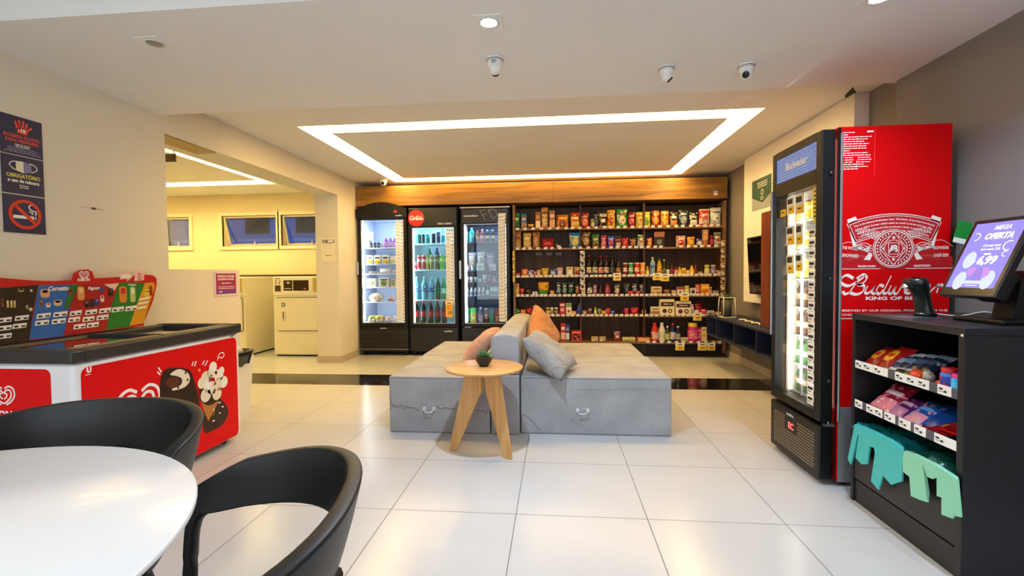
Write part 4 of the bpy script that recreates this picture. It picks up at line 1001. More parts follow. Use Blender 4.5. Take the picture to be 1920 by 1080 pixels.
# ------------------------------------------------------------------ tall red beer cooler, door towards the room
BX, BY0, BY1, BT = 1.44, 2.547, 3.10, 1.852
b = thing('beer_cooler', 'tall red beer cooler with lit glass door beside the black self-service counter', 'cooler', (BX, BY0, 0))
BD = .535; BWd = BY1-BY0
mb = MB(); th = .03
mb.box(0, BD, 0, th, .025, BT, REDF); mb.box(0, BD, BWd-th, BWd, .025, BT, REDF); mb.box(BD-th, BD, th, BWd-th, .025, BT, REDF)
mb.box(0, BD-th, th, BWd-th, BT-th, BT, REDF); mb.box(0, BD-th, th, BWd-th, .025, .36, BLACKM)
mb.build('cabinet', b)
MB().box(-.004, .004, -.002, 0, .02, BT-.003, BLACK).box(-.004, .012, -.0022, -.0005, .43, BT-.004, BLACK).build('edge_trim', b)
MB().box(.014, BD, -.0025, 0, .022, .415, M('#8f9094', .45, .3, noise=.12, scale=30)).build('silver_base_panel', b)
LI2 = M('#e6e6dc', .4)
mb = MB(); mb.box(BD-th-.004, BD-th, th, BWd-th, .36, 1.82, LI2); mb.box(0, BD-th, th, th+.004, .36, 1.82, LI2); mb.box(0, BD-th, BWd-th-.004, BWd-th, .36, 1.82, LI2)
mb.build('liner', b)
BSH = [.385, .56, .735, .905, 1.075, 1.245, 1.42]
for z in BSH: MB().box(.02, BD-th-.01, th+.008, BWd-th-.008, z-.008, z, M('#b8c0c0', .3, .5)).build('shelf', b)
dz = link('door', None, b); bpy.data.objects.remove(dz)
mb = MB(); X0, X1 = -.078, -.012
G0, G1 = .385, 1.575
mb.box(X0, X1, .002, .058, .335, BT-.008, BLACK, .005, 2); mb.box(X0, X1, BWd-.05, BWd-.002, .335, BT-.008, BLACK, .005, 2)
mb.box(X0, X1, .058, BWd-.05, .335, G0, BLACK); mb.box(X0, X1, .058, BWd-.05, G1, 1.655, BLACK); mb.box(X0, X1, .058, BWd-.05, 1.80, BT-.008, BLACK)
door = mb.build('door', b)
MB().box(X0+.02, X0+.026, .058, BWd-.05, G0, G1, GLASS((1, 1, 1), .02)).build('glass', door)
FL = lambda x0: (lambda u, v, d: (x0-d, BWd-u, v))       # art on a face turned towards the room (-x); u runs towards the camera
HB = M('#2c3a66', .4)
MB().box(X0+.004, X1, .058, BWd-.05, 1.655, 1.80, EM((.25, .36, .8), .55)).build('lit_header', door)
a = Art(FL(X0+.004))
for k in range(26):
    for j in range(9): a.disc(.075+k*.0165+(.008 if j % 2 else 0), 1.667+j*.0155, .0045, M('#e8ecf4', .4), keep=True, n=6)
a.d += .001; a.text('Budweiser', .28, 1.715, .04, PAPER, bold=.03, shear=.3); a.build('header_print', door)
MB().box(X1+.004, X1+.010, BWd-.085, BWd-.077, G0+.01, G1-.01, EM((1, .93, .66), 5)).box(X1+.004, X1+.010, BWd-.105, BWd-.101, G0+.01, G1-.01, EM((1, .93, .66), 3)).build('led_strip', door)
MB().box(BD-.04, BD-.035, .05, BWd-.05, .40, 1.80, EM((.95, 1, .93), 1.6)).build('light_panel', b)
MB().box(-.006, .004, th+.012, th+.022, .40, 1.80, EM((1, .98, .88), 9)).build('led_strip', b)
MB().box(X1+.014, X1+.022, BWd-.21, BWd-.19, G0, 1.60, M('#c8ccd0', .3, .6)).build('reflection_post', door)  # post added only to carry the glowing balls below
for k in range(12):
    MB().ball((X1+.012, BWd-.20, .47+k*.085), .009, EM((1, 1, .92), 60), 8).build('led_reflection', door)  # glowing balls stand in for the reflected LED strip
mb = MB(); mb.box(X0-.012, X0+.02, BWd-.018, BWd-.002, .72, 1.62, M('#8a8c90', .3, .8), .004, 2); mb.build('handle', door)
for z in (.55, 1.08, 1.62): MB().lathe([(.010, 0), (.008, .006)], M('#2a2a2c', .3), n=10).build('hinge_screw', b).location = (-.035, -.002, z)
for o in [x for x in C.objects if x.name.startswith('hinge_screw')]: o.rotation_euler = (PI/2, 0, 0)
mb = MB(); mb.box(-.078, -.005, .002, BWd-.002, .03, .312, BLACK, .008, 2)
base = mb.build('base_unit', b)
a = Art(FL(-.078)); GM = M('#b8a888', .35, .7)
for k in range(30):
    for j in range(12):
        u = .055+k*.0152+(.0076 if j % 2 else 0); v = .075+j*.0165
        if .185 < u < .33 and v > .175: continue
        if u < .52: a.disc(u, v, .0052, GM, keep=True, n=6)
a.d += .001; a.text('metalfrio', .25, .272, .016, PAPER, bold=.01); a.rect(.20, .315, .185, .25, INK); a.text('EC', .262, .20, .036, EM((1, .08, .06), 4), bold=.02)
a.build('vent_grille', base)
MB().box(-.03, -.008, .01, .022, .30, .34, CHROME, .003, 1).box(-.05, -.002, -.004, .03, .312, .320, M('#9a9a98', .3, .8)).build('door_hinge', b)
for y in (.04, BWd-.04):
    for x in (.06, BD-.06): MB().lathe([(.02, 0), (.02, .03)], INK, (x, y, 0), 8).build('foot', b)
MB().box(.006, .018, -.012, -.003, .34, BT-.03, M('#b8babc', .25, .8), .003, 1).build('side_rail', b)
# label artwork on the red side (facing the camera): u = x from the front edge, v = height
FB = lambda u, v, d: (u, -d, v)
a = Art(FB, .0004, .0006); IV = M('#f0dcd4', .5); DRD = M('#a80d14', .4)
ux = lambda px, py=None: W(px, py or 500, y=BY0).x-BX
vz = lambda px, py: W(px, py, y=BY0).z
U0, U1 = ux(1572), ux(1786)
cx, cz = ux(1674), vz(1674, 466)
def P(px, py): q = W(px, py, y=BY0); return (q.x-BX, q.z)
# information block, upper corner
for k in range(17):
    z = vz(1600, 249)-k*.0115
    if k in (11, 12, 13): a.bars(ux(1581), z, .05, 1, .01, .0035, IV, 'l', k); a.bars(ux(1605), z, .07, 1, .01, .0035, IV, 'l', k+50)
    else: a.bars(ux(1578), z, [.06, .03, .14, .15, .13, .14, .12, .14, .04, .14, .15, 0, 0, 0, .14, .12, .09][k], 1, .01, .004, IV, 'l', k)
a.rect(ux(1622), ux(1634), vz(1628, 248), vz(1628, 245), IV)
a.rect(ux(1636.5), ux(1637.2), vz(1637, 330), vz(1637, 243), M('#f04a40', .4)); a.rect(ux(1603), ux(1604), vz(1603, 311), vz(1603, 301), IV)
# dark red lower ground
a.poly([(U0, P(1572, 482)[1]), P(1600, 470), P(1640, 455), P(1674, 450), P(1710, 455), P(1760, 468), (U1, P(1786, 482)[1]), (U1, P(1786, 505)[1]), (U0, P(1572, 505)[1])], M('#b30f16', .36))
# ribbon
Rb = .52; c0 = cz+.155-Rb
def arc_band(r0, r1, a0, a1, m, n=24):
    vs = []
    for k in range(n+1):
        t = math.radians(a0+(a1-a0)*k/n); vs += [(cx+r0*math.sin(t), c0+r0*math.cos(t)), (cx+r1*math.sin(t), c0+r1*math.cos(t))]
    a.put(vs, [(2*k, 2*k+1, 2*k+3, 2*k+2) for k in range(n)], m)
for s_ in (-1, 1):
    q = [(1588, 412), (1604, 406), (1608, 413), (1603, 416), (1604, 458), (1618, 468), (1632, 460), (1628, 473), (1600, 466)]
    pts = [P(px, py) for px, py in q]
    pts = [(cx+s_*(cx-u) if s_ > 0 else u, v) for u, v in pts]
    a.poly(pts, IV)
arc_band(Rb-.088, Rb+.022, -24.5, 24.5, IV); arc_band(Rb-.084, Rb+.018, -24.1, 24.1, DRD); arc_band(Rb-.078, Rb+.012, -23.5, 23.5, IV); arc_band(Rb-.075, Rb+.009, -23.2, 23.2, M('#b8141a', .4))
lines = ['This is the famous Budweiser beer. We know of no brand produced', 'by any other brewer which costs so much to brew and age. Our', 'exclusive Beechwood Aging produces a taste, a smoothness and', 'a drinkability you will find in no other beer at any price.']
for k, l in enumerate(lines): a.text(l, cx, c0+Rb-.011-k*.019, .0098, IV, width=.385-k*.015, bend=Rb-.011-k*.019, bold=.02)
# hatching under the ribbon
for s_ in (-1, 1):
    for k in range(13):
        r = .095+k*.009; a.ring(cx, cz+.0, r, r+.003, IV, (28 if s_ > 0 else 180-28-max(0, 30-k*2)), (28+max(0, 30-k*2) if s_ > 0 else 152), keep=True, sv=.92)
    a.d += .0004
# seal
a.disc(cx, cz, .098, IV, n=48); a.disc(cx, cz, .095, DRD, n=48); a.ring(cx, cz, .086, .091, IV)
a.ring(cx, cz, .064, .067, IV)
for k in range(30):
    t = 2*PI*k/30; a.disc(cx+.077*math.cos(t), cz+.077*math.sin(t), .0045, IV, keep=True, n=6)
a.d += .0004
a.poly([(cx-.068, cz), (cx, cz-.085), (cx+.068, cz), (cx, cz+.085)], IV); a.poly([(cx-.063, cz), (cx, cz-.079), (cx+.063, cz), (cx, cz+.079)], M('#b8141a', .4))
a.ring(cx, cz, .042, .045, IV); a.rrect(cx-.026, cx+.026, cz-.03, cz+.03, .006, IV); a.rrect(cx-.023, cx+.023, cz-.027, cz+.027, .005, DRD)
a.text('A', cx-.008, cz-.017, .034, IV, bold=.04, sx=.8); a.text('B', cx+.009, cz-.017, .034, IV, bold=.04, sx=.8)
for du, dv in ((0, .055), (0, -.055), (.048, 0), (-.048, 0)): a.disc(cx+du, cz+dv, .007, IV, keep=True, n=8)
a.d += .0004
# wheat sprays and hops
for s_ in (-1, 1):
    for k in range(11):
        u = cx+s_*(.105+k*.010); v = cz-.052+.012*math.sin(k*.35)
        a.poly([(u, v), (u+s_*.014, v+.010), (u+s_*.004, v+.002)], IV, keep=True); a.poly([(u, v-.002), (u+s_*.014, v-.010), (u+s_*.004, v-.004)], IV, keep=True)
    a.poly([(cx+s_*.098, cz-.03), (cx+s_*.115, cz-.02), (cx+s_*.14, cz-.055), (cx+s_*.11, cz-.058)], IV, keep=True)
    a.d += .0004
    for k in range(4): a.stroke([(cx+s_*(.10+.0*k), cz+.012-k*.012), (cx+s_*(.135+.012*k), cz+.03-k*.010), (cx+s_*(.17+.01*k), cz+.022-k*.008)], .003, IV, keep=True)
    a.d += .0004
a.text('THE WORLD', ux(1593), vz(1593, 468), .015, IV, sx=.62, bold=.02, rot=-6); a.text('RENOWNED', ux(1592), vz(1592, 482), .016, IV, sx=.66, bold=.02, rot=-4)
a.text('BUDWEISER', ux(1764), vz(1764, 467), .015, IV, sx=.62, bold=.02, rot=0); a.text('LAGER BEER', ux(1764), vz(1764, 481), .015, IV, sx=.6, bold=.02)
a.stroke([P(1572, 462), P(1590, 454), P(1615, 462), P(1632, 476)], .002, IV); a.stroke([P(1786, 462), P(1765, 450), P(1740, 456), P(1716, 472)], .002, IV)
a.text('TRADE MARK', ux(1624), vz(1624, 501), .010, IV, bold=.03); a.text('REGISTERED', ux(1729), vz(1729, 500), .010, IV, bold=.03)
zl = vz(1680, 504); a.rect(U0, cx-.06, zl, zl+.003, IV); a.rect(cx+.06, U1, zl, zl+.003, IV)
# script lettering: strokes in px measured on the side panel
pen = (.005, .0165, 62)
def S_(pts, w=None, pen_=pen, closed=False): a.stroke([P(x, y) for x, y in pts], w or .004, IV, pen=None if w else pen_, keep=True, closed=closed)
S_([(1600, 522), (1588, 516), (1578, 522), (1578, 531), (1590, 536), (1604, 530), (1616, 522), (1622, 516)])           # B flourish
S_([(1612, 519), (1602, 535), (1592, 548), (1584, 551), (1580, 546)])
S_([(1606, 522), (1618, 515), (1625, 521), (1618, 531), (1608, 534)]); S_([(1608, 534), (1620, 536), (1617, 547), (1605, 552), (1592, 548)])
S_([(1627, 536), (1622, 547), (1626, 550), (1634, 545), (1640, 535)]); S_([(1640, 535), (1635, 548), (1640, 550), (1644, 545)])  # u
S_([(1657, 537), (1649, 535), (1643, 546), (1649, 551), (1656, 543)]); S_([(1671, 517), (1662, 535), (1656, 548), (1661, 550), (1666, 545)])   # d
S_([(1671, 535), (1666, 547), (1671, 550), (1680, 536)]); S_([(1680, 536), (1676, 548), (1682, 550), (1692, 535), (1694, 540)])   # w
S_([(1697, 545), (1706, 540), (1705, 535), (1698, 538), (1697, 547), (1704, 550), (1711, 544)])   # e
S_([(1715, 536), (1710, 548), (1716, 549), (1720, 543)])  # i
S_([(1718, 546), (1728, 534), (1730, 545), (1722, 550), (1718, 546)])   # s
S_([(1732, 546), (1742, 540), (1741, 534), (1734, 538), (1733, 547), (1740, 550), (1749, 542), (1757, 534)])   # e
S_([(1753, 538), (1760, 534), (1756, 549)]); S_([(1757, 541), (1764, 534), (1769, 537)])   # r
a.d += .0004
a.disc(*P(1717, 529), .005, IV)
a.text('KING OF BEERS', ux(1683), vz(1683, 562), .016, IV, width=.30, bold=.04)
a.text('BREWED BY OUR ORIGINAL PROCESS FROM THE', ux(1678), vz(1678, 584), .0105, IV, width=.50, bold=.02)
a.text('CHOICEST HOPS, RICE AND BEST BARLEY MALT', ux(1678), vz(1678, 592), .0105, IV, width=.50, bold=.02)
a.rect(U0, U1, vz(1600, 598), vz(1600, 597)+.0015, IV)
a.build('label_artwork', b)
# bottles and cans in the beer cooler
BC = [(['#e8b81c', '#f4e0a0', '#c89010'], 'can', .12, 'yellow beer can'), (['#e0a818', '#f4f0d8', '#8a5a10'], 'can', .12, 'golden beer can'), (['#e8c030', '#f0d880', '#c89010'], 'can', .12, 'pale gold beer can'),
      (['#5a3418', '#c8a878', '#8a1c1c'], 'bottle', .15, 'brown beer bottle'), (['#6a3a1c', '#d8c8a8', '#b8b0a0'], 'bottle', .15, 'amber beer bottle'), (['#2a7a38', '#e0e8d8', '#3aa050'], 'bottle', .15, 'green beer bottle'), (['#1f5a28', '#d8e0c8', '#b81c20'], 'bottle', .155, 'dark green beer bottle')]
lv = ['topmost', 'second', 'third', 'fourth', 'fifth', 'sixth', 'lowest']
for k, z in enumerate(BSH[::-1]):
    cols, kd, h, desc = BC[k]; objs = []
    for j in range(6):
        y = BY1-.075-j*.078
        o = goods(kd, .062, h, 0 if kd == 'bottle' else .062, cols, 'soda' if kd == 'bottle' else 'can', (BX+.07, y, z+.0005), -PI/2)
        objs.append((o, desc, CAT[kd]))
    label_row(objs, 'on the %s rack of the beer cooler' % lv[k], 'drinks in the beer cooler')
# paper notices on the beer cooler glass
sticker_rows_b = []
proto = None
for k in range(17):
    if proto is None:
        proto = MB().box(-.001, .001, -.045, .045, -.026, .026, PAPER).build('price_sticker', door)
        aa = Art(lambda u, v, d: (-.001-d, -u, v)); aa.rect(-.038, .01, 0, .014, INK); aa.bars(-.038, -.014, .05, 1, .01, .006, GREY, 'l'); aa.rect(.018, .038, -.02, -.004, INK); aa.build('printing', proto); o = proto
    else: o = copy_tree(proto, door)
    o.location = (X0+.018, .108, .42+k*.0565)
for k, (u, v, w, h, c) in enumerate(((.105, 1.50, .09, .11, '#2a1c1c'), (.20, 1.505, .09, .10, '#e4e0d4'), (.30, 1.50, .10, .11, '#d8d4c8'), (.20, 1.33, .10, .11, '#e0dccc'), (.30, 1.33, .08, .12, '#dcdccc'), (.20, 1.16, .09, .11, '#e0dccc'), (.30, 1.17, .08, .10, '#e4e4d8'))):
    o = MB().box(X0+.016, X0+.018, BWd-u-w/2, BWd-u+w/2, v-h/2, v+h/2, M(c, .5)).build('paper_notice', door)
    aa = Art(FL(X0+.016)); aa.rect(u-w*.4, u+w*.25, v+h*.1, v+h*.4, INK); aa.rect(u-w*.3, u+w*.45, v-h*.45, v-h*.05, M('#e8b81c', .5)); aa.bars(u, v-h*.25, w*.5, 1, .01, .008, INK); aa.build('printing', o)
o = MB().box(X0+.015, X0+.017, .062, .112, 1.38, 1.565, M('#e8cc1c', .5)).build('paper_notice', door)
aa = Art(FL(X0+.015)); aa.bars(BWd-.087, 1.54, .035, 7, .022, .008, INK); aa.build('printing', o)
area('beer_cooler_lamp', (BX+.01, BY0+.045, 1.0), .03, 10, (1, .97, .85), (PI/2, 0, -.45), 1.2)
area('beer_cooler_lamp', (BX+.0, BY0+BWd/2, 1.0), 1.1, 5, (1, .97, .85), (0, -PI/2, 0), .42)
# ------------------------------------------------------------------ ice cream chest freezer against the left wall
FX0, FX1, FY0, FY1 = -2.72, -2.158, 1.89, 3.0
f = thing('chest_freezer', 'white and red ice cream chest freezer with sliding glass lid under the price board', 'freezer', ((FX0+FX1)/2, (FY0+FY1)/2, 0))
fx, fy = (FX0+FX1)/2, (FY0+FY1)/2
T = Matrix.Translation((-fx, -fy, 0))
MB(T).box(FX0, FX1, FY0, FY1, .035, .735, M('#e9e8ea', .35), .022, 3).build('body', f)
DG = M('#2b2a2b', .4)
mb = MB(T)
mb.box(FX0-.003, FX1+.012, FY0-.012, FY0+.055, .735, .795, DG, .010, 2); mb.box(FX0-.003, FX1+.012, FY1-.055, FY1+.012, .735, .80, DG, .010, 2)
mb.box(FX1-.045, FX1+.012, FY0+.05, FY1-.05, .735, .795, DG, .008, 2); mb.box(FX0-.003, FX0+.06, FY0+.05, FY1-.05, .735, .795, DG, .008, 2)
fr = mb.build('lid_frame', f)
for k, (a_, b_, z) in enumerate(((FY0+.055, fy+.06, .780), (fy-.02, FY1-.055, .768))):
    g = MB(T).box(FX0+.06, FX1-.045, a_, b_, z, z+.006, GLASS((.55, .56, .55), .16)).build('sliding_glass', f)
    MB(T).box(FX0+.06, FX1-.045, a_, a_+.02, z, z+.014, DG, .004, 1).build('glass_rim', g)
MB(T).box(FX0+.06, FX1-.045, fy-.02, fy+.0, .765, .80, DG, .003, 1).box(FX1-.09, FX1-.075, FY0+.06, FY1-.06, .79, .797, M('#c8b890', .25, .6)).box(FX1-.06, FX1-.05, FY0+.06, FY1-.06, .79, .797, M('#c8b890', .25, .6)).build('lid_rail', f)
MB(T).box(FX0+.06, FX1-.045, FY0+.055, FY1-.055, .50, .52, M('#c8ccd0', .5)).build('basket_floor', f)
rdm = random.Random(3)
for k in range(12):
    mb = MB(T); x = FX0+.12+(k % 3)*.14; y = FY0+.12+(k//3)*.24
    mb.box(x, x+.11, y, y+.18, .52, .60+rdm.uniform(0, .06), PR(rdm.choice(['#7a3a1c', '#c8302a', '#2a6ab0', '#e0c040']), '#e8dcc8', None, 20)); mb.build('ice_cream_box', f)
for y in (FY0+.1, FY1-.09):
    for x in (FX0+.08, FX1-.07): MB(T).lathe([(.012, .022), (.012, .04)], INK, (x, y, 0), 8).tube([(x-.012, y, .020), (x+.012, y, .020)], .020, INK, 12).build('caster', f)
# side panel art (faces the room)
FS = lambda u, v, d: (FX1-fx+d, u-fy, v)
a = Art(FS, .0006, .0008)
RK = M('#dc0c10', .4, spec=.15); WK = M('#f4efec', .4)
P2 = lambda px, py: (lambda q: (q.y, q.z))(W(px, py, x=FX1))
a.rrect(1.925, 2.968, .045, .710, .035, RK)
def heart(a, u, v, s, m):
    """the two-line heart emblem"""
    for sg in (-1, 1):
        a.stroke([(u+sg*.00*s, v-.62*s), (u+sg*.30*s, v-.45*s), (u+sg*.62*s, v-.08*s), (u+sg*.58*s, v+.32*s), (u+sg*.30*s, v+.40*s), (u+sg*.06*s, v+.18*s), (u-sg*.02*s, v+.02*s)], .12*s, m, keep=True)
        a.stroke([(u+sg*.22*s, v-.70*s), (u+sg*.62*s, v-.45*s), (u+sg*.90*s, v-.02*s), (u+sg*.82*s, v+.46*s), (u+sg*.45*s, v+.66*s), (u+sg*.10*s, v+.50*s)], .12*s, m, keep=True)
        a.stroke([(u+sg*.05*s, v-.28*s), (u+sg*.25*s, v-.12*s), (u+sg*.28*s, v+.08*s), (u+sg*.14*s, v+.14*s)], .10*s, m, keep=True)
    a.d += a.step
heart(a, 2.22, .46, .135, WK); a.text('KIBON', 2.22, .25, .07, WK, bold=.04)
a.text('U', P2(165, 700)[0]+.004, P2(165, 698)[1], .022, WK, bold=.08); a.bars(P2(165, 703)[0], P2(165, 703)[1], .035, 1, .01, .004, WK)
DK = M('#2a0f0a', .35); CR = M('#ece2c4', .4); CH = M('#5a2a14', .4); WF = M('#b8722c', .5); WF2 = M('#d89a50', .5)
def PX(*pts): return [P2(x, y) for x, y in pts]
sm = lambda pts, n=5: [(p.x, p.y) for p in catmull([(x, y, 0) for x, y in pts], n, True)]
a.poly(sm(PX((304, 700), (318, 690), (340, 690), (356, 695), (364, 715), (372, 745), (374, 780), (366, 800), (330, 790), (306, 775), (299, 735))), DK)
a.poly(sm(PX((318, 702), (335, 692), (352, 700), (355, 714), (345, 726), (326, 732), (322, 729), (338, 722), (340, 710), (330, 705)), 4), CR)
a.poly(sm(PX((313, 712), (325, 706), (336, 712), (334, 722), (320, 728), (310, 720)), 4), CH)
for q in ((351, 712), (347, 699), (333, 727)): a.disc(*P2(*q), .008, CH, keep=True, n=8)
# cone
a.poly(sm(PX((380, 800), (384, 760), (402, 745), (414, 748), (428, 770), (418, 795), (397, 808), (386, 812)), 4), DK)
a.poly(PX((376, 752), (410, 752), (390, 790)), WF)
for k in range(6):
    a.stroke(PX((378+k*5, 752), (384+k*3.2, 780)), .0025, WF2, smooth=False, keep=True)
a.poly(sm(PX((374, 730), (376, 752), (392, 760), (408, 750), (415, 732), (400, 722), (382, 722)), 4), DK)
for x, y, r in ((385, 741, .036), (406, 738, .034), (396, 727, .034), (378, 718, .030), (418, 716, .032), (386, 708, .034), (409, 704, .034), (397, 697, .032), (398, 688, .028), (415, 695, .022), (388, 722, .028), (407, 720, .03)):
    a.disc(*P2(x, y), r*1.2, CR if (x+y) % 3 else M('#f6f0e4', .4), n=14)
for x, y in ((392, 712), (400, 718), (396, 705), (404, 712), (410, 729), (388, 730), (399, 735), (402, 700), (413, 708)):
    a.poly(sm([(P2(x, y)[0]+rdm.uniform(-.02, .02), P2(x, y)[1]+rdm.uniform(-.016, .016)) for _ in range(5)], 3), M(rdm.choice(['#a8703a', '#7a3a1c', '#c89858']), .4), keep=True)
a.d += .0008
for q in (((399, 770), (401, 766)), ((409, 756), (413, 754)), ((398, 790), (402, 788)), ((410, 775), (413, 774)), ((415, 762), (419, 763))): a.stroke(PX(*q), .008, WK, smooth=False, keep=True)
for pts in (((296, 689), (302, 698)), ((294, 697), (300, 703)), ((359, 686), (362, 678)), ((364, 687), (367, 677)), ((379, 684), (383, 676)), ((384, 686), (389, 676))): a.stroke(PX(*pts), .008, WK, smooth=False, keep=True)
a.stroke(PX((408, 672), (410, 665), (416, 661), (420, 665), (416, 671), (410, 670), (407, 676)), .006, WK); a.disc(*P2(373, 694), .010, M('#e8a860', .4), n=8)
a.rect(FY1-.09, FY1-.05, .715, .733, M('#c8b8a8', .5)); a.text('0431', FY1-.07, .718, .012, INK, bold=.02)
a.text('metalfrio', FY1-.17, .755, .014, PAPER)
a.build('side_graphic', f)
a.mb.T = None
FN = lambda u, v, d: (u-fx, FY0-fy-d, v)
a = Art(FN, .0006, .0008)
a.rrect(FX0+.04, W(99, 800, y=FY0).x, .10, W(60, 692, y=FY0).z, .03, RK)
q = W(7, 741, y=FY0); heart(a, q.x, q.z, .062, WK)
q = W(-1, 778, y=FY0); a.text('KIBON', q.x, q.z-.012, .031, WK, bold=.04); a.text('®', W(42, 770, y=FY0).x, W(42, 774, y=FY0).z, .010, WK)
for x_, y_ in ((20, 795), (60, 790), (30, 815), (5, 812)): q = W(x_, y_, y=FY0); a.ring(q.x, q.z, .006, .010, WK, 0, 240, keep=True)
a.build('front_graphic', f)

# price board standing behind the lid
BXX = -2.70
pb = thing('price_board', 'long red-edged ice cream price board standing along the wall behind the chest freezer', 'price board', (BXX, 2.4, .79))
bp = lambda px, py: (lambda q: (q.y, q.z))(W(px, py, x=BXX))
BO = lambda y, z: (y-2.4, z-.79)
out = [(-80, 508), (0, 521), (60, 526), (100, 527), (136, 525), (139, 512), (150, 506), (163, 505), (172, 510), (175, 522), (230, 519), (270, 515), (285, 516), (292, 522), (292, 535), (285, 565), (268, 604)]
o2 = [BO(*bp(*q)) for q in out]+[BO(bp(268, 604)[0], .801), BO(bp(-80, 600)[0], .801)]
MB().prism([(y, z) for y, z in o2], 'x', -.006, .006, M('#c41016', .35)).build('board', pb)
a = Art(lambda u, v, d: (.006+d, u-2.4, v-.79), .0007, .0007)
def bq(pts, m, keep=False): a.poly([(bp(x, y)[0], max(.80, bp(x, y)[1])) for x, y in pts], m, keep)
bq([(-80, 527), (0, 540), (70, 534), (60, 580), (52, 645), (-80, 655)], M('#1f1410', .4))
bq([(70, 535), (145, 533), (130, 575), (117, 630), (52, 637), (62, 580)], M('#1f62b0', .4))
bq([(128, 534), (145, 533), (140, 555), (125, 577), (117, 580)], M('#1f6a2a', .4))
bq([(146, 533), (223, 530), (208, 570), (196, 618), (117, 630), (128, 575)], M('#a80f18', .4))
bq([(221, 530), (270, 530), (258, 565), (240, 612), (196, 619), (206, 575)], M('#1f7a26', .4))
bq([(269, 531), (284, 529), (288, 534), (286, 545), (276, 575), (266, 606), (240, 611), (252, 575)], M('#d89a1a', .4))
bq([(192, 533), (220, 531), (212, 545)], M('#e8c8b8', .4))
cols = ['#e8d8a0', '#d8b068', '#c89860', '#e8e0d0', '#c03028', '#7a3a1c', '#3a1c10', '#e8a030']
def ic(px, py, w, h, c1, c2):
    y, z = bp(px, py); k = bp(px+1, py)[0]-y
    a.rrect(y-w*k/2, y+w*k/2, z-h*k/2, z+h*k/2, w*k*.35, M(c1, .4)); a.rrect(y-w*k*.3, y+w*k*.3, z+h*k*.02, z+h*k*.4, w*k*.25, M(c2, .4))
for px, py, w, h, c1, c2 in ((12, 570, 4, 16, '#d8c070', '#f0e4b0'), (19, 570, 4, 16, '#d8c070', '#f0e4b0'), (25, 570, 4, 16, '#c8a860', '#e8d8a0'), (2, 568, 5, 18, '#8a3a2a', '#3a1c10'), (37, 544, 12, 8, '#a89058', '#c8b070'), (48, 576, 5, 9, '#8a7a58', '#c8b890'), (55, 580, 7, 7, '#c8c8a8', '#e8e4d0'), (56, 545, 5, 5, '#d8d8c8', '#fff8e8'),
    (82, 550, 18, 18, '#d8a880', '#4a1c12'), (75, 568, 6, 14, '#7a4a30', '#b88858'), (106, 568, 16, 12, '#d8b898', '#b83028'), (88, 572, 9, 9, '#e8d8d0', '#c02838'), (129, 548, 9, 12, '#7a4a28', '#3a1c10'),
    (149, 550, 13, 26, '#d89858', '#e8c890'), (160, 570, 9, 14, '#1f1814', '#6a7078'), (170, 568, 9, 16, '#2a1818', '#4a2a20'), (179, 566, 9, 14, '#3a2868', '#8a6ab0'), (189, 560, 7, 12, '#e0d0c8', '#c02828'), (188, 543, 9, 8, '#2a4a98', '#8a4a98'), (205, 548, 9, 14, '#2a1814', '#6a3a28'),
    (228, 552, 14, 28, '#d88a30', '#c82828'), (246, 552, 10, 26, '#b8c878', '#e8ecd0'), (274, 550, 14, 14, '#e8c020', '#f0d860'), (280, 545, 5, 16, '#8a1c20', '#b83030')):
    ic(px, py, w, h, c1, c2)
def plate(px, py, w=24, h=9):
    """price plate with its dark printing"""
    pts = [(px, py+1), (px+w, py-2), (px+w-1.5, py-2+h), (px-1.5, py+1+h)]
    bq(pts, PAPER); y0, z0 = bp(px+2, py+h-1.5); y1 = bp(px+w-3, py)[0]
    a.rect(y0, y0+(y1-y0)*.35, z0, z0+.010, INK); a.rect(y0+(y1-y0)*.62, y1, z0, z0+.008, INK)
for px, py in ((-6, 596), (26, 592), (-6, 611), (22, 607), (-6, 626), (67, 588), (98, 585), (64, 601), (95, 598), (129, 583), (158, 581), (184, 578), (126, 595), (153, 594), (179, 591), (136, 608), (161, 605), (208, 576), (233, 574)): plate(px, py, 22 if px > 120 else 26, 9)
bq([(258, 560), (278, 556), (276, 560), (257, 564)], PAPER); bq([(257, 568), (276, 564), (274, 568), (256, 572)], PAPER); bq([(256, 576), (272, 573), (271, 577), (255, 580)], PAPER)
hy, hz = bp(156, 515); heart(a, hy, hz, .030, WK); hy, hz = bp(155, 527); a.text('KIBON', hy, hz, .016, WK, bold=.04, shear=.15)
hy, hz = bp(106, 543); a.text('Cornetto', hy, hz-.005, .024, WK, bold=.03, shear=.3, sx=.8)
hy, hz = bp(172, 541); a.text('Magnum', hy, hz-.006, .018, WK, bold=.03, shear=.3, sx=.8)
hy, hz = bp(245, 534); a.text('Fruttare', hy, hz-.006, .014, WK, bold=.03, shear=.2, sx=.8)
bq([(223, 513), (238, 512), (238, 509), (248, 518), (236, 528), (236, 523), (223, 524)], M('#f0c8c0', .4)); bq([(226, 515), (240, 514), (244, 518), (237, 521), (226, 521)], WK)
bq([(252, 510), (270, 508), (268, 525), (250, 527)], M('#f0c8c0', .4)); hy, hz = bp(260, 514); a.bars(hy, hz, .045, 4, .012, .005, M('#c02028', .4))
a.build('board_print', pb)

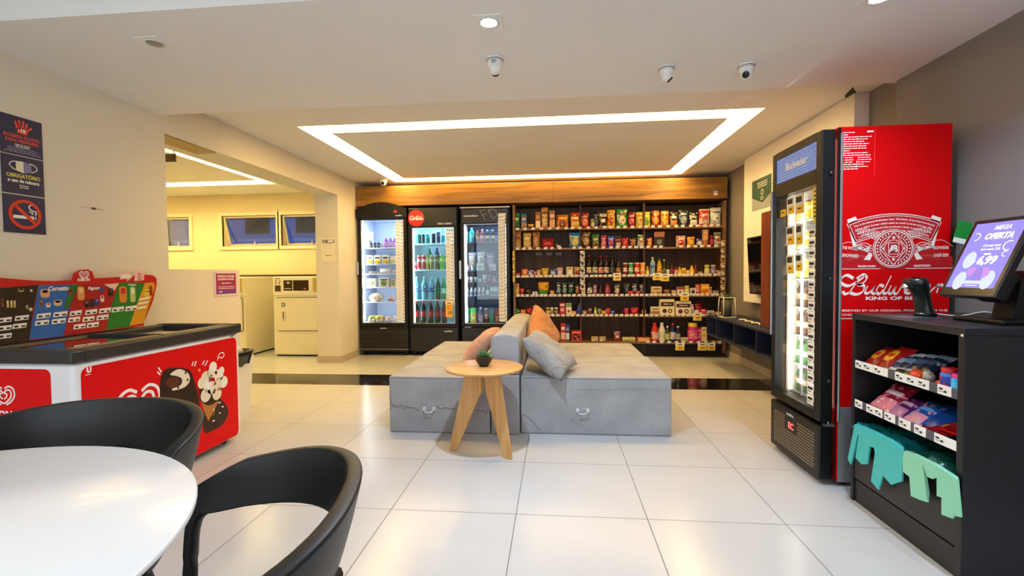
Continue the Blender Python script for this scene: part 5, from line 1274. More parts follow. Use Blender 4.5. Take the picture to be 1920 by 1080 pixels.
# ------------------------------------------------------------------ signs
def wall_sign(name, label, loc, rotz, w, h, base, th=.004, cat='sign', group=None):
    t = thing(name, label, cat, loc, rotz, group)
    MB().box(-w/2, w/2, -th, 0, -h/2, h/2, base).build('plate', t)
    return t, Art(FY(-th), .0006, .0006)
NV = M('#0f1a4a', .45); LR = M('#e8402c', .45); YL = M('#e8e04a', .5)
y0, y1 = 2.095, 2.287
yc = (y0+y1)/2; w = y1-y0
t, a = wall_sign('warning_sign', 'dark blue wall sign with red hand, topmost of the three stacked signs', (XL, yc, 1.851), PI/2, w, .196, NV)
a.poly([(-.022, .015), (.022, .012), (.03, .04), (.018, .045), (-.015, .045)], LR)
for k, (x, L, an) in enumerate(((-.020, .036, 14), (-.008, .044, 5), (.005, .044, -4), (.017, .036, -14), (.028, .026, -48))):
    t_ = math.radians(90+an); a.stroke([(x, .038), (x+L*math.cos(t_), .038+L*math.sin(t_))], .0095, LR, smooth=False, keep=True)
a.d += .0006; a.text('-18', .0, .022, .018, M('#fff', .5) if False else PAPER, bold=.03)
a.text('PROIBIDO ÁLCOOL', 0, -.012, .016, LR, width=.165, bold=.02); a.text('PARA MENORES', 0, -.034, .016, LR, width=.15, bold=.02)
a.bars(0, -.048, .07, 2, .009, .004, PAPER, seed=2); a.bars(0, -.066, .175, 3, .010, .004, M('#8a90b8', .5), seed=3); a.build('sign_print', t)
t, a = wall_sign('warning_sign', 'dark blue wall sign showing a face mask, middle of the three stacked signs', (XL, yc, 1.651), PI/2, w, .193, NV)
a.stroke([(-.025, .068), (-.052, .062), (-.062, .045), (-.045, .028), (-.025, .024)], .004, PAPER); a.stroke([(.030, .068), (.055, .060), (.064, .042), (.048, .028), (.030, .024)], .004, PAPER)
a.poly([(-.034, .068), (.0, .072), (.0, .012), (-.034, .022)], M('#e4dcc4', .5)); a.poly([(.0, .072), (.036, .064), (.036, .022), (.0, .012)], M('#7a78a8', .5))
a.text('OBRIGATÓRIO', 0, -.014, .019, YL, width=.155, bold=.015); a.text('o uso de máscara', 0, -.038, .017, PAPER, width=.145, bold=.03)
a.bars(0, -.055, .055, 2, .010, .004, PAPER, seed=4); a.build('sign_print', t)
t, a = wall_sign('warning_sign', 'dark blue no-smoking wall sign, lowest of the three stacked signs', (XL, yc, 1.451), PI/2, w, .193, NV)
a.rect(-.055, .04, -.022, -.006, PAPER); a.rect(.045, .050, -.022, -.006, PAPER); a.stroke([(.048, .0), (.050, .018), (.032, .024), (.018, .038), (.026, .052), (.040, .050)], .006, PAPER); a.stroke([(.030, .002), (.034, .012), (.018, .018)], .005, PAPER)
a.ring(0, 0, .060, .076, M('#d8301c', .45)); a.poly([(-.052, .038), (-.040, .050), (.052, -.038), (.040, -.050)], M('#d8301c', .45)); a.build('sign_print', t)
o = MB().box(0, .004, -.012, .012, -.006, .006, M('#5a4a38', .7)).box(0, .0015, -.08, .06, -.002, .002, M('#b8a488', .8)).build('wall_anchor', None, W(175, 391, x=XL))
tag(o, 'small dark screw anchor on the bare cream wall', 'wall anchor')
p0 = W(399, 509, x=XL); p1 = W(446, 553, x=XL)
t, a = wall_sign('notice_sign', 'pink framed notice on the half wall behind the freezer', (XL, (p0.y+p1.y)/2, (p0.z+p1.z)/2), PI/2, p1.y-p0.y-.01, .205, M('#d8c8cc', .3))
a.rect(-.118, .118, -.085, .085, M('#9a2458', .5)); a.text('PROIBIDA A LAVAGEM', 0, .055, .015, PAPER, width=.20, bold=.03); a.text('DE SAPATO OU RÉS.', 0, .030, .015, PAPER, width=.19, bold=.03)
a.bars(0, .002, .15, 1, .01, .006, PAPER); a.bars(0, -.028, .20, 2, .014, .005, PAPER, seed=6); a.rect(-.11, .11, -.078, -.052, M('#6a3a90', .5)); a.text('tudo', -.07, -.070, .014, PAPER, bold=.03); a.build('sign_print', t)
p0 = W(602, 447, y=5.715); p1 = W(630, 490, y=5.715)
t, a = wall_sign('notice_sign', 'cream notice on the pillar beside the dryers', ((p0.x+p1.x)/2, 5.715, (p0.z+p1.z)/2), 0, p1.x-p0.x, p0.z-p1.z, M('#e6dcc0', .5))
a.rect(-.08, .08, .09, .125, INK); a.text('PAY', -.045, .098, .02, PAPER, bold=.03); a.rrect(-.01, .072, .097, .12, .01, PAPER); a.bars(0, .07, .13, 1, .01, .006, M('#8a8070', .5)); a.bars(0, -.075, .10, 1, .01, .007, INK)
a.build('sign_print', t)
p0 = W(1411, 341, x=2.15)
t, a = wall_sign('wall_poster', 'dark green and grey poster on the white wall panel', (2.15, (p0.y+4.80)/2, 1.935), -PI/2, p0.y-4.80, .32, M('#9aa0a0', .5))
hw_ = (p0.y-4.80)/2
a.poly([(-hw_, .16), (hw_-.1, .16), (hw_-.1, -.02), (-.02, -.10), (-hw_, -.02)], M('#0f4a38', .5)); a.rect(hw_-.1, hw_, -.16, .16, M('#e4e4dc', .5))
a.bars(-.03, .11, .30, 3, .022, .009, PAPER, seed=8); a.disc(-.03, .01, .03, PAPER); a.disc(-.03, .01, .022, M('#0f4a38', .5)); a.bars(-.03, -.045, .1, 2, .02, .008, PAPER); a.bars(hw_-.05, .08, .08, 5, .03, .01, INK); a.build('poster_print', t)

# ------------------------------------------------------------------ sofa island
def fabric(name, col, tint, crumple=0):
    m = bpy.data.materials.new(name); m.use_nodes = True
    nt = m.node_tree; b = nt.nodes['Principled BSDF']; b.inputs['Roughness'].default_value = .9; b.inputs['Sheen Weight'].default_value = .15
    tc = nt.nodes.new('ShaderNodeTexCoord')
    n = nt.nodes.new('ShaderNodeTexNoise'); n.inputs['Scale'].default_value = 5; n.inputs['Detail'].default_value = 8
    n2 = nt.nodes.new('ShaderNodeTexNoise'); n2.inputs['Scale'].default_value = 160; n2.inputs['Detail'].default_value = 2
    nt.links.new(tc.outputs['Object'], n.inputs['Vector']); nt.links.new(tc.outputs['Object'], n2.inputs['Vector'])
    r = nt.nodes.new('ShaderNodeValToRGB'); r.color_ramp.elements[0].position = .35; r.color_ramp.elements[1].position = .62
    r.color_ramp.elements[0].color = lin(tint); r.color_ramp.elements[1].color = lin(col)
    nt.links.new(n.outputs['Fac'], r.inputs['Fac'])
    mx = nt.nodes.new('ShaderNodeMix'); mx.data_type = 'RGBA'; mx.blend_type = 'MULTIPLY'; mx.inputs[0].default_value = .35
    nt.links.new(r.outputs['Color'], mx.inputs[6]); nt.links.new(n2.outputs['Fac'], mx.inputs[7])
    nt.links.new(mx.outputs[2], b.inputs['Base Color'])
    bp = nt.nodes.new('ShaderNodeBump'); bp.inputs['Strength'].default_value = .25; bp.inputs['Distance'].default_value = .004
    nt.links.new(n2.outputs['Fac'], bp.inputs['Height']); nt.links.new(bp.outputs['Normal'], b.inputs['Normal'])
    if crumple:
        n3 = nt.nodes.new('ShaderNodeTexNoise'); n3.inputs['Scale'].default_value = 9; n3.inputs['Detail'].default_value = 3; n3.inputs['Distortion'].default_value = 1.5
        b2 = nt.nodes.new('ShaderNodeBump'); b2.inputs['Strength'].default_value = crumple; b2.inputs['Distance'].default_value = .05
        nt.links.new(tc.outputs['Object'], n3.inputs['Vector']); nt.links.new(n3.outputs['Fac'], b2.inputs['Height']); nt.links.new(b2.outputs['Normal'], bp.inputs['Normal'])
    return m
SOFA = fabric('grey_sofa_fabric', '#a8a6a6', '#989696')
STAIN = M('#5d5650', .9)
PIPE = fabric('sofa_piping', '#8f8a84', '#7f7a74')
def ottoman(label, x0, x1, y0, y1, h, front):
    t = thing('sofa_module', label, 'sofa module', ((x0+x1)/2, y0, 0), 0, None)
    w = (x1-x0)/2; g = .004
    b_ = MB().box(-w+g, w-g, g, y1-y0-g, .0, h, SOFA, .014, 3).build('upholstered_base', t)
    for a_ in ((-w+.012, .004), (w-.012, .004)): pass
    mb = MB(); z = h-.013
    mb.tube([(-w+g+.01, g+.002, z+.004), (w-g-.01, g+.002, z+.004), (w-g-.002, g+.01, z+.004), (w-g-.002, y1-y0-g-.01, z+.004)], .0035, PIPE, 6)
    mb.build('piping', t)
    if front:
        u, v = front
        mb = MB(); mb.box(u-.045, u-.022, -.006, .006, v-.012, v+.014, M('#d0d0cc', .4, .2), .002, 1).box(u+.022, u+.045, -.006, .006, v-.012, v+.014, M('#d0d0cc', .4, .2), .002, 1)
        mb.tube([(u-.03, -.008, v+.002), (u-.025, -.02, v-.018), (u+.025, -.02, v-.018), (u+.03, -.008, v+.002)], .006, M('#c8c8c4', .35, .3), 8)
        mb.build('pull_handle', t)
    return t, b_, w
t, b_, w = ottoman('grey sofa module with water-stained front, behind the side table', -1.19, -.458, 3.20, 4.08, .40, (.295-.365+.0, .171))
a = Art(FY(.003)); pts = []
rs = random.Random(9)
def zig(us, vs, amp, seed):
    r_ = random.Random(seed); out = []
    n = 34
    for k in range(n+1):
        s_ = k/n*(len(us)-1); i = min(int(s_), len(us)-2); q = s_-i
        out.append((us[i]*(1-q)+us[i+1]*q, vs[i]*(1-q)+vs[i+1]*q+r_.uniform(-amp, amp)))
    return out
a.stroke(zig([-.355, -.345, -.31, -.24, -.19, -.14], [.25, .20, .185, .182, .183, .160], .010, 1), .004, STAIN, n=3)
a.stroke(zig([-.02, .06, .13, .22, .30, .335, .355], [.18, .178, .172, .175, .17, .155, .185], .007, 2), .004, STAIN, n=3)
a.build('water_stain', b_)
ottoman('grey sofa module on the shelf side of the side table half, touching the backrest', -1.20, -.458, 4.09, 4.93, .40, None)[0]['label'] = 'grey sofa module at the back, between the water-stained module and the coolers'
t, b_, w = ottoman('grey sofa module with one long front crease, under the grey cushion', -.252, .785, 3.23, 4.08, .402, (.181-.2665, .171))
a = Art(FY(.003)); a.stroke([(-.505, .14), (-.46, .115), (-.42, .075), (-.40, .045), (-.37, .02)], .003, STAIN); a.disc(-.155, .105, .012, M('#837e80', .9)); a.disc(-.04, .112, .008, M('#8a8684', .9))
a.stroke([(-.155, .315), (.1, .318), (.4, .328)], .002, M('#8f8b88', .9)); a.build('fabric_crease', b_)
ottoman('grey sofa module at the back, beside the tiered snack shelves and the orange cushion', -.252, .765, 4.09, 4.83, .402, None)
t = thing('sofa_divider', 'tall narrow grey upholstered divider running between the two sofa halves', 'sofa module', (-.355, 3.2, 0))
def cushion_block(x0, x1, y0, y1, z0, z1, m, crown=.02, seed=1):
    """soft block with a domed, slightly rumpled top"""
    rd = random.Random(seed); mb = MB(); nx, ny, nz = 8, 22, 10; g = {}
    def P_(i, j, k):
        u, v, w_ = i/nx*2-1, j/ny*2-1, k/nz
        x = (x0+x1)/2+u*(x1-x0)/2; y = (y0+y1)/2+v*(y1-y0)/2; z = z0+w_*(z1-z0)
        if w_ > .5:
            z += crown*(1-u*u)*(w_-.5)*2
            x -= u*.012*((w_-.5)*2)**2
        if 0 < w_ < 1 and abs(v) < 1 and abs(u) == 1: x += math.sin(v*9+seed)*.003
        y += (.006*math.sin(w_*9)*(1-u*u) if v == -1 else 0)
        return (x, y, z-(.006*abs(math.sin(j*PI/ny*5)) if k == nz and abs(u) < 1 else 0))
    def face(A, nu, nv):
        rows = [[A(i, j) for i in range(nu+1)] for j in range(nv+1)]; mb.sheet(rows, m)
    face(lambda i, j: P_(i, j, nz), nx, ny); face(lambda i, j: P_(i, j, 0), nx, ny)
    face(lambda i, j: P_(i, 0, j), nx, nz); face(lambda i, j: P_(i, ny, j), nx, nz)
    face(lambda i, j: P_(0, i, j), ny, nz); face(lambda i, j: P_(nx, i, j), ny, nz)
    me = mb
    b = bmesh.new(); tmp = bpy.data.meshes.new('t'); tmp.from_pydata([tuple(v) for v in mb.v], [], mb.f); b.from_mesh(tmp); bpy.data.meshes.remove(tmp)
    bmesh.ops.remove_doubles(b, verts=b.verts, dist=.0005); bmesh.ops.recalc_face_normals(b, faces=b.faces)
    out = MB(); out.bm(b, m, True); return out
o = MB().box(-.099, .099, .004, 1.70, 0, .42, SOFA, .012, 2).build('back_base', t)
o = cushion_block(-.10, .10, .0, .86, .422, .685, SOFA, .018, 1).build('back_cushion', t)
md = o.modifiers.new('bev', 'BEVEL'); md.width = .014; md.segments = 3; md.limit_method = 'ANGLE'; md.angle_limit = .8
o = cushion_block(-.10, .10, .865, 1.70, .422, .685, SOFA, .018, 5).build('back_cushion', t)
md = o.modifiers.new('bev', 'BEVEL'); md.width = .014; md.segments = 3; md.limit_method = 'ANGLE'; md.angle_limit = .8

def pillow(name, label, A, B, C_, D, thick, m, seed, sag=.03, bulge=(0, 0, 1)):
    """cushion spanned by four corners A B C D, pointed corners, puffy middle"""
    A, B, C_, D = map(Vector, (A, B, C_, D)); rd = random.Random(seed)
    n = 22; nrm = (B-A).cross(D-A).normalized()
    if nrm.dot(Vector(bulge)) < 0: nrm = -nrm
    ph = [rd.uniform(0, 6) for _ in range(8)]
    mb = MB()
    cen = (A+B+C_+D)/4
    for side in (1, -1):
        rows = []
        for j in range(n+1):
            row = []
            for i in range(n+1):
                u, v = i/n, j/n
                p = A*(1-u)*(1-v)+B*u*(1-v)+C_*u*v+D*(1-u)*v
                U, V = 2*u-1, 2*v-1
                pin = 1-.10*((1-U*U)*(V*V)**2+(1-V*V)*(U*U)**2)
                p = cen+(p-cen)*pin
                t_ = (max(0, 1-U**4)*max(0, 1-V**4))**.55
                wr = 1.5*(math.sin(U*7+V*3+ph[0])*math.sin(V*6+ph[1])+.6*math.sin(U*15+V*9+ph[2])*math.sin(V*4-U*11+ph[3]))*.05*t_
                e = 1 if 0 < i < n and 0 < j < n else 0
                p = p+nrm*side*(thick/2*(t_+wr*e*1.0)) + Vector((0, 0, -sag*(1-U*U)*(1-V*V)))
                row.append(p-cen)
            rows.append(row)
        mb.sheet(rows, m)
    b = bmesh.new(); tmp = bpy.data.meshes.new('t'); tmp.from_pydata([tuple(v) for v in mb.v], [], mb.f); b.from_mesh(tmp); bpy.data.meshes.remove(tmp)
    bmesh.ops.remove_doubles(b, verts=b.verts, dist=.0004); bmesh.ops.recalc_face_normals(b, faces=b.faces)
    out = MB(); out.bm(b, m, True)
    o = out.build(name, None, cen)
    edge = [A-cen, B-cen, C_-cen, D-cen]
    for k, e in enumerate(edge): pass
    return tag(o, label, 'cushion')
PG = fabric('grey_cushion_cloth', '#a7a39e', '#918d88', .7); PO = fabric('orange_cushion_cloth', '#cf8a50', '#bd763e', .7); PP = fabric('pink_cushion_cloth', '#cf9a80', '#bd8468', .7)
pillow('cushion', 'grey crumpled cushion sliding off the backrest over the sofa front', (-.235, 3.26, .665), (-.20, 3.78, .66), (.16, 3.50, .44), (.035, 3.12, .40), .15, PG, 3, 0, (1, 0, 1))
pillow('cushion', 'orange crumpled cushion leaning upright on the backrest, behind the grey cushion', (-.225, 3.80, .58), (-.19, 4.30, .85), (.03, 4.66, .44), (-.04, 4.12, .44), .17, PO, 8, 0, (1, 0, .4))
pillow('cushion', 'dusty pink cushion on the cooler side of the backrest, behind the potted plant', (-.475, 3.55, .66), (-.475, 4.00, .66), (-.74, 3.95, .44), (-.70, 3.42, .43), .13, PP, 13, 0, (-1, 0, 1))

# ------------------------------------------------------------------ side table and plant
BIRCH = WOOD('#b98445', '#d3a468', 'birch_plywood', 'Z', .45, 3); BIRT = WOOD('#b47f42', '#cfa066', 'birch_top', 'X', .32, 3)
tc_ = Vector((-.447, 2.868, 0))
t = thing('side_table', 'small round plywood side table with splayed flat legs in front of the sofa', 'side table', tc_)
MB().lathe([(.225, .527), (.242, .532), (.243, .543), (.238, .546)], BIRT, n=64).build('table_top', t)
for fx_, fy_ in ((-.215, .03), (.16, -.085), (-.25, .22)):
    d = Vector((fx_, fy_, 0)).normalized(); nx_ = Vector((-d.y, d.x, 0))*.011
    L = Vector((fx_, fy_, 0)).length
    prof = [(.015, .527), (.115, .527), (L+.02, 0), (L-.03, 0), (.015, .40)]
    vs = [d*p[0]+Vector((0, 0, p[1]))+nx_ for p in prof]+[d*p[0]+Vector((0, 0, p[1]))-nx_ for p in prof]
    n = 5; MB().add(vs, [tuple(range(n)), tuple(range(2*n-1, n-1, -1))]+[(i, (i+1) % n, n+(i+1) % n, n+i) for i in range(n)], BIRCH).build('leg', t)
pc = Vector((-.449, 2.875, .5465))
t = thing('potted_succulent', 'small succulent in a dark bowl on the round side table', 'potted plant', pc)
MB().lathe([(.026, 0), (.030, .004), (.050, .034), (.057, .058), (.059, .062), (.053, .062), (.050, .052)], M('#1d211d', .3), n=28).build('bowl', t)
MB().lathe([(.049, .050), (.03, .055)], M('#3a2c20', .9), n=20).build('soil', t)
mb = MB(); rd = random.Random(4); GRN = M('#3f6a38', .5, noise=.3, scale=20)
for k in range(34):
    an = rd.uniform(0, 2*PI); r0 = rd.uniform(0, .03); L = rd.uniform(.03, .055); lean = rd.uniform(.2, 1.0)
    p0 = Vector((r0*math.cos(an), r0*math.sin(an), .052)); dd = Vector((math.cos(an)*lean, math.sin(an)*lean, 1)).normalized()
    mb.tube([p0, p0+dd*L*.5, p0+dd*L+Vector((0, 0, -.004*lean))], [.0055, .006, .0008], GRN, 6)
mb.build('leaves', t)
mb = MB()
for k in range(3):
    an = k*2+.5; mb.tube([(0.01*k-.01, 0, .05), (math.cos(an)*.012-.012, math.sin(an)*.012, .10), (math.cos(an)*.03-.012, math.sin(an)*.02, .125)], [.002, .0016, .001], M('#6a7a50', .6), 5)
mb.build('stems', t)

# ------------------------------------------------------------------ laundry machines
ENA = M('#e4dcc4', .35); ENB = M('#d9cfb2', .4)
def dryer(label, x0, y0, w, h, num):
    t = thing('tumble_dryer', label, 'dryer', (x0+w/2, y0, 0))
    W2 = w/2
    MB().box(-W2, W2, .012, .72, .02, h, ENA, .01, 2).build('cabinet', t)
    mb = MB(); mb.box(-W2+.004, W2-.004, 0, .014, .845, h-.012, ENA, .006, 2); cp_ = mb.build('control_panel', t)
    a = Art(FY(0), .0006, .0006)
    a.rrect(-W2+.14, W2-.15, .895, 1.07, .012, M('#efe6cc', .4)); a.rect(-W2+.16, -W2+.29, .91, 1.055, M('#3a2a18', .3)); a.rect(-W2+.30, W2-.165, .91, 1.055, M('#33200f', .3))
    a.rect(-W2+.21, -W2+.25, 1.01, 1.03, M('#e8e0a0', .4)); 
    for k in range(3): a.rect(-W2+.175+k*.035, -W2+.20+k*.035, .935, .945, PAPER, keep=True)
    a.text('120', W2-.22, .93, .018, EM((1, .2, .1), 1.2)); a.rect(W2-.11, W2-.03, .89, 1.09, M('#c8b068', .5)); a.bars(W2-.07, 1.07, .06, 9, .02, .006, M('#8a7430', .5))
    a.rect(-W2+.035, -W2+.12, .90, .985, M('#4a3a28', .4)); a.rect(-W2+.04, -W2+.11, 1.075, 1.085, INK); a.stroke([(-W2+.05, 1.0), (-W2+.055, 1.05), (-W2+.05, 1.06)], .01, INK, smooth=False); a.stroke([(-W2+.095, 1.0), (-W2+.11, 1.05)], .01, INK, smooth=False)
    a.build('panel_print', cp_)
    a = Art(FY(.011), .0006, .0006); a.rrect(-W2+.05, W2-.03, .352, .822, .03, M('#6a5e40', .5)); a.build('door_gap', t)
    mb = MB(); pts = []
    r_ = .03
    for cx_, cy_, a0 in ((W2-.04-r_, .812-r_, 0), (-W2+.06+r_, .812-r_, 90), (-W2+.06+r_, .362+r_, 180), (W2-.04-r_, .362+r_, 270)):
        for k in range(6):
            q = math.radians(a0+k*18); pts.append((cx_+r_*math.cos(q), cy_+r_*math.sin(q)))
    mb.prism(pts, 'y', -.006, .011, ENA); dr = mb.build('door', t)
    a = Art(FY(-.006), .0006, .0006); a.text(num, -W2+.155, .69, .055, INK, bold=.03, sx=.8); a.build('number', dr)
    MB().box(-W2+.14, -W2+.185, -.016, -.006, .50, .635, ENB, .004, 1).box(-W2+.148, -W2+.162, -.018, -.015, .52, .62, M('#4a4030', .4)).build('handle', dr)
    MB().box(-W2+.004, W2-.004, .006, .013, .03, .315, ENA, .004, 1).build('lower_panel', t)
    MB().box(-W2+.03, W2-.03, .03, .7, 0, .022, INK).build('base', t)
    return t
dryer('cream tumble dryer numbered S3 beside the pillar', -3.90, 6.13, .69, 1.105, 'S3')
dryer('cream tumble dryer standing further forward, partly hidden by the half wall', -4.955, 6.06, .69, 1.105, 'S2')
o = MB().box(-5.2, XL-.31, 6.86, 6.94, 1.112, 1.135, M('#4a3218', .6)).build('gap_shade_strip', None); tag(o, 'thin dark strip standing in for shade in the gap above the dryers', 'shade strip')  # dark strip added in place of shade in the gap behind the dryer tops
# hanging sign seen past the beam
hp = W(329, 303, y=4.0)
t = thing('hanging_sign', 'small grey hanging sign under the laundry ceiling beside the wood strip', 'hanging sign', (hp.x-.01, 4.0, hp.z+.20))
MB().tube([(0, 0, 2.40-hp.z-.20), (0, 0, -.12)], .004, M('#5a4a20', .5), 6).box(-.02, .02, -.003, .003, -.04, -.025, M('#5a4a20', .5)).build('hanger', t)
MB().box(-.42, .01, -.01, .01, -.20, -.125, M('#6a6048', .5)).box(-.42, .01, -.011, .011, -.135, -.125, PAPER).build('plate', t)

# trash bin by the freezer
t = thing('trash_bin', 'white square trash bin with black rim and bag beside the chest freezer', 'trash bin', (-2.60, 3.42, 0))
mb = MB(); vs = []
for z, s_ in ((0, .125), (.50, .15)): vs += [(-s_, -s_, z), (s_, -s_, z), (s_, s_, z), (-s_, s_, z)]
mb.add(vs, [(3, 2, 1, 0), (0, 1, 5, 4), (1, 2, 6, 5), (2, 3, 7, 6), (3, 0, 4, 7)], M('#e6e2dc', .4)); mb.build('bin_body', t)
mb = MB(); n = 24; rows = []
rd = random.Random(2)
for k, (z, s_) in enumerate(((.42, .150), (.47, .162), (.50, .172), (.525, .176), (.53, .165), (.51, .150))):
    rows.append([(s_*max(-1, min(1, 1.25*math.cos(2*PI*i/n)))*(1+rd.uniform(-.03, .03)), s_*max(-1, min(1, 1.25*math.sin(2*PI*i/n)))*(1+rd.uniform(-.03, .03)), z+rd.uniform(-.012, .012)*(k < 2)) for i in range(n)])
mb.sheet(rows, M('#0e0e10', .22), closed_u=True); mb.build('bag_rim', t)
mb = MB(); mb.lathe([(.145, .52), (.12, .56), (.06, .60), (.01, .615)], M('#d8d4d0', .3), n=16); mb.build('lid', t)

# ------------------------------------------------------------------ television wall
NB = M('#1b2440', .45, noise=.06)
CX0, CY0, CY1, CZ0, CZ1 = 1.85, 3.75, 5.94, .345, .592
XR2c = 2.245
t = thing('media_console', 'navy blue wall-mounted media console with open compartments under the television', 'console', (2.05, CY0, CZ0))
T = Matrix.Translation((-2.05, -CY0, -CZ0))
MB(T).box(CX0, XR2c, CY0, CY1, CZ1-.022, CZ1, NB, .002, 1).build('top_board', t); MB(T).box(CX0, XR2c, CY0, CY1, CZ0, CZ0+.022, NB, .002, 1).build('bottom_board', t)
for y in (CY0, 4.5, 5.05, 5.58, CY1-.02): MB(T).box(CX0, XR2c, y, y+.02, CZ0+.022, CZ1-.022, NB).build('divider', t)
MB(T).box(XR2c-.015, XR2c-.005, CY0, CY1, CZ0+.02, CZ1-.02, NB).build('back_board', t)
o = MB().box(-.05, .05, -.12, .12, 0, .17, M('#b06a3a', .5), .003, 1).build('storage_box', None, (2.02, 5.76, CZ0+.0225)); tag(o, 'small orange-brown box inside the navy console compartment', 'box')
t = thing('lantern_planter', 'white wire-frame planter with a green plant on the navy console', 'planter', (1.97, 5.60, CZ1))
mb = MB(); WI = M('#e8e2d8', .4); h = .23
b4 = [(-.07, -.09), (.07, -.09), (.07, .09), (-.07, .09)]
for k in range(4):
    p, q = b4[k], b4[(k+1) % 4]
    mb.tube([(p[0], p[1], .005), (q[0], q[1], .005)], .0045, WI, 6); mb.tube([(p[0]*.85, p[1]*.85, h), (q[0]*.85, q[1]*.85, h)], .0045, WI, 6); mb.tube([(p[0], p[1], .005), (p[0]*.85, p[1]*.85, h)], .0045, WI, 6)
mb.build('wire_frame', t)
MB().lathe([(.045, .012), (.06, .20)], M('#4a4a48', .6), n=16).build('pot', t)
mb = MB(); rd = random.Random(6)
for k in range(30):
    an = rd.uniform(0, 2*PI); p0 = Vector((rd.uniform(-.03, .03), rd.uniform(-.03, .03), .19)); dd = Vector((math.cos(an)*.8, math.sin(an)*.8, rd.uniform(.5, 1.4))).normalized()*rd.uniform(.05, .12)
    mb.tube([p0, p0+dd*.6, p0+dd], [.004, .007, .001], M('#35502a', .5), 5)
mb.build('leaves', t)
t = thing('rope_ornament', 'white looped ornament lying on the navy console', 'ornament', (1.95, 4.86, CZ1+.01))
MB().tube(catmull([(-.02+.02*math.sin(k*1.6), -.22+k*.04, .008+.012*abs(math.sin(k*.8))) for k in range(12)], 5), .007, M('#e8e0cc', .5), 6).build('loop', t)
t = thing('television', 'black flat television mounted on the white panel above the console', 'television', (2.08, 4.72, 1.18))
MB().box(-.02, .02, -.52, .52, -.30, .30, BLACK, .006, 2).build('housing', t).parent.rotation_euler = (0, math.radians(-3), 0)
MB().box(-.0215, -.0195, -.505, .505, -.28, .285, M('#050608', .06)).build('screen', t)
MB().box(.02, .07, -.12, .12, -.12, .12, INK).build('wall_bracket', t)
o = MB().box(-.018, .018, -.09, .09, 0, 1.085, WOOD('#5c2412', '#7d3a20', 'reddish_wood', 'Z', .35)).build('wooden_board', None, (1.99, 4.62, CZ1+.0005))
tag(o, 'tall reddish wooden board standing on the console in front of the television', 'board')

# ------------------------------------------------------------------ self-service counter
KX0, KX1, KY0, KY1, KZ = 1.44, 2.03, 1.785, 2.415, .915
BKW = M('#17161a', .42, noise=.15, scale=30)
t = thing('service_counter', 'black self-service counter with open sweet shelves facing the sofa', 'counter', ((KX0+KX1)/2, (KY0+KY1)/2, 0))
kx, ky = (KX0+KX1)/2, (KY0+KY1)/2; T = Matrix.Translation((-kx, -ky, 0))
MB(T).box(KX0-.004, KX1, KY0, KY1, KZ-.028, KZ, BKW, .002, 1).build('counter_top', t)
MB(T).box(KX0, KX1, KY0, KY0+.028, 0, KZ-.028, BKW).build('side_panel', t); MB(T).box(KX0, KX1, KY1-.022, KY1, 0, KZ-.028, BKW).build('side_panel', t)
MB(T).box(KX1-.015, KX1, KY0+.028, KY1-.022, .0, KZ-.028, BKW).build('back_panel', t)
for k, z in enumerate((.665, .475, .365)): MB(T).box(KX0+.01, KX1-.015, KY0+.028, KY1-.022, z-.016, z, BKW).build('shelf', t)
MB(T).box(KX0+.004, KX0+.022, KY0+.028, KY1-.022, .115, .349, M('#1f1a18', .4)).build('front_panel', t); MB(T).box(KX0+.008, KX0+.03, KY0+.028, KY1-.022, 0, .105, M('#1c1815', .45)).build('plinth', t)
MB(T).box(KX0-.006, KX0-.003, KY0+.004, KY0+.012, KZ-.03, KZ-.022, PAPER).build('chipped_corner', t)
def tag_strip(z, segs, where):
    for k, (y0_, y1_, c) in enumerate(segs):
        if c == 'w':
            yc_ = (y0_+y1_)/2; hw2 = abs(y1_-y0_)/2
            o = MB().box(-.0015, .0015, -hw2+.001, hw2-.001, -.018, .018, PAPER).build('shelf_price_tag', None, (KX0+.003, yc_, z))
            a = Art(lambda u, v, d: (-.0015-d, -u, v)); n_ = max(1, int(hw2*2/.055))
            for q in range(n_):
                uu = -hw2+.008+q*(2*hw2/n_); a.rect(uu, uu+.018, 0, .007, INK); a.bars(uu, -.008, .035, 1, .01, .003, GREY, 'l'); a.rect(uu+.024, uu+.036, -.008, .0, INK)
            a.build('printing', o)
            tag(o, '%s white price strip on the %s of the counter, counting from the beer cooler' % (ORD[[i for i, s_ in enumerate([s for s in segs if s[2] == 'w']) if s_ == segs[k]][0]], where), 'price tag', 'price strips on the counter shelves')
        else:
            MB(T).box(KX0+.0015, KX0+.0045, min(y0_, y1_), max(y0_, y1_), z-.018, z+.018, M('#55555a', .5)).build('tag_holder', t)
yk = lambda px, py: W(px, py, x=KX0).y
s1 = [1598, 1617, 1637, 1664, 1677, 1742, 1757, 1784, 1806]; s2 = [1598, 1616, 1623, 1654, 1657, 1678, 1684, 1707, 1713, 1736, 1751, 1806]
Y1 = [min(KY1-.022, max(KY0+.029, yk(p, 700))) for p in s1]; Y2 = [min(KY1-.022, max(KY0+.029, yk(p, 780))) for p in s2]
tag_strip(.672, [(Y1[0], Y1[1], 'w'), (Y1[1], Y1[2], 'w'), (Y1[2], Y1[3], 'w'), (Y1[3], Y1[4], 'g'), (Y1[4], Y1[5], 'w'), (Y1[5], Y1[6], 'g'), (Y1[6], Y1[7], 'w'), (Y1[7], Y1[8], 'g')], 'upper shelf')
tag_strip(.482, [(Y2[0], Y2[1], 'w'), (Y2[1], Y2[2], 'g'), (Y2[2], Y2[3], 'w'), (Y2[3], Y2[4], 'g'), (Y2[4], Y2[5], 'w'), (Y2[5], Y2[6], 'g'), (Y2[6], Y2[7], 'w'), (Y2[7], Y2[8], 'g'), (Y2[8], Y2[9], 'w'), (Y2[9], Y2[10], 'g'), (Y2[10], Y2[11], 'w')], 'lower shelf')
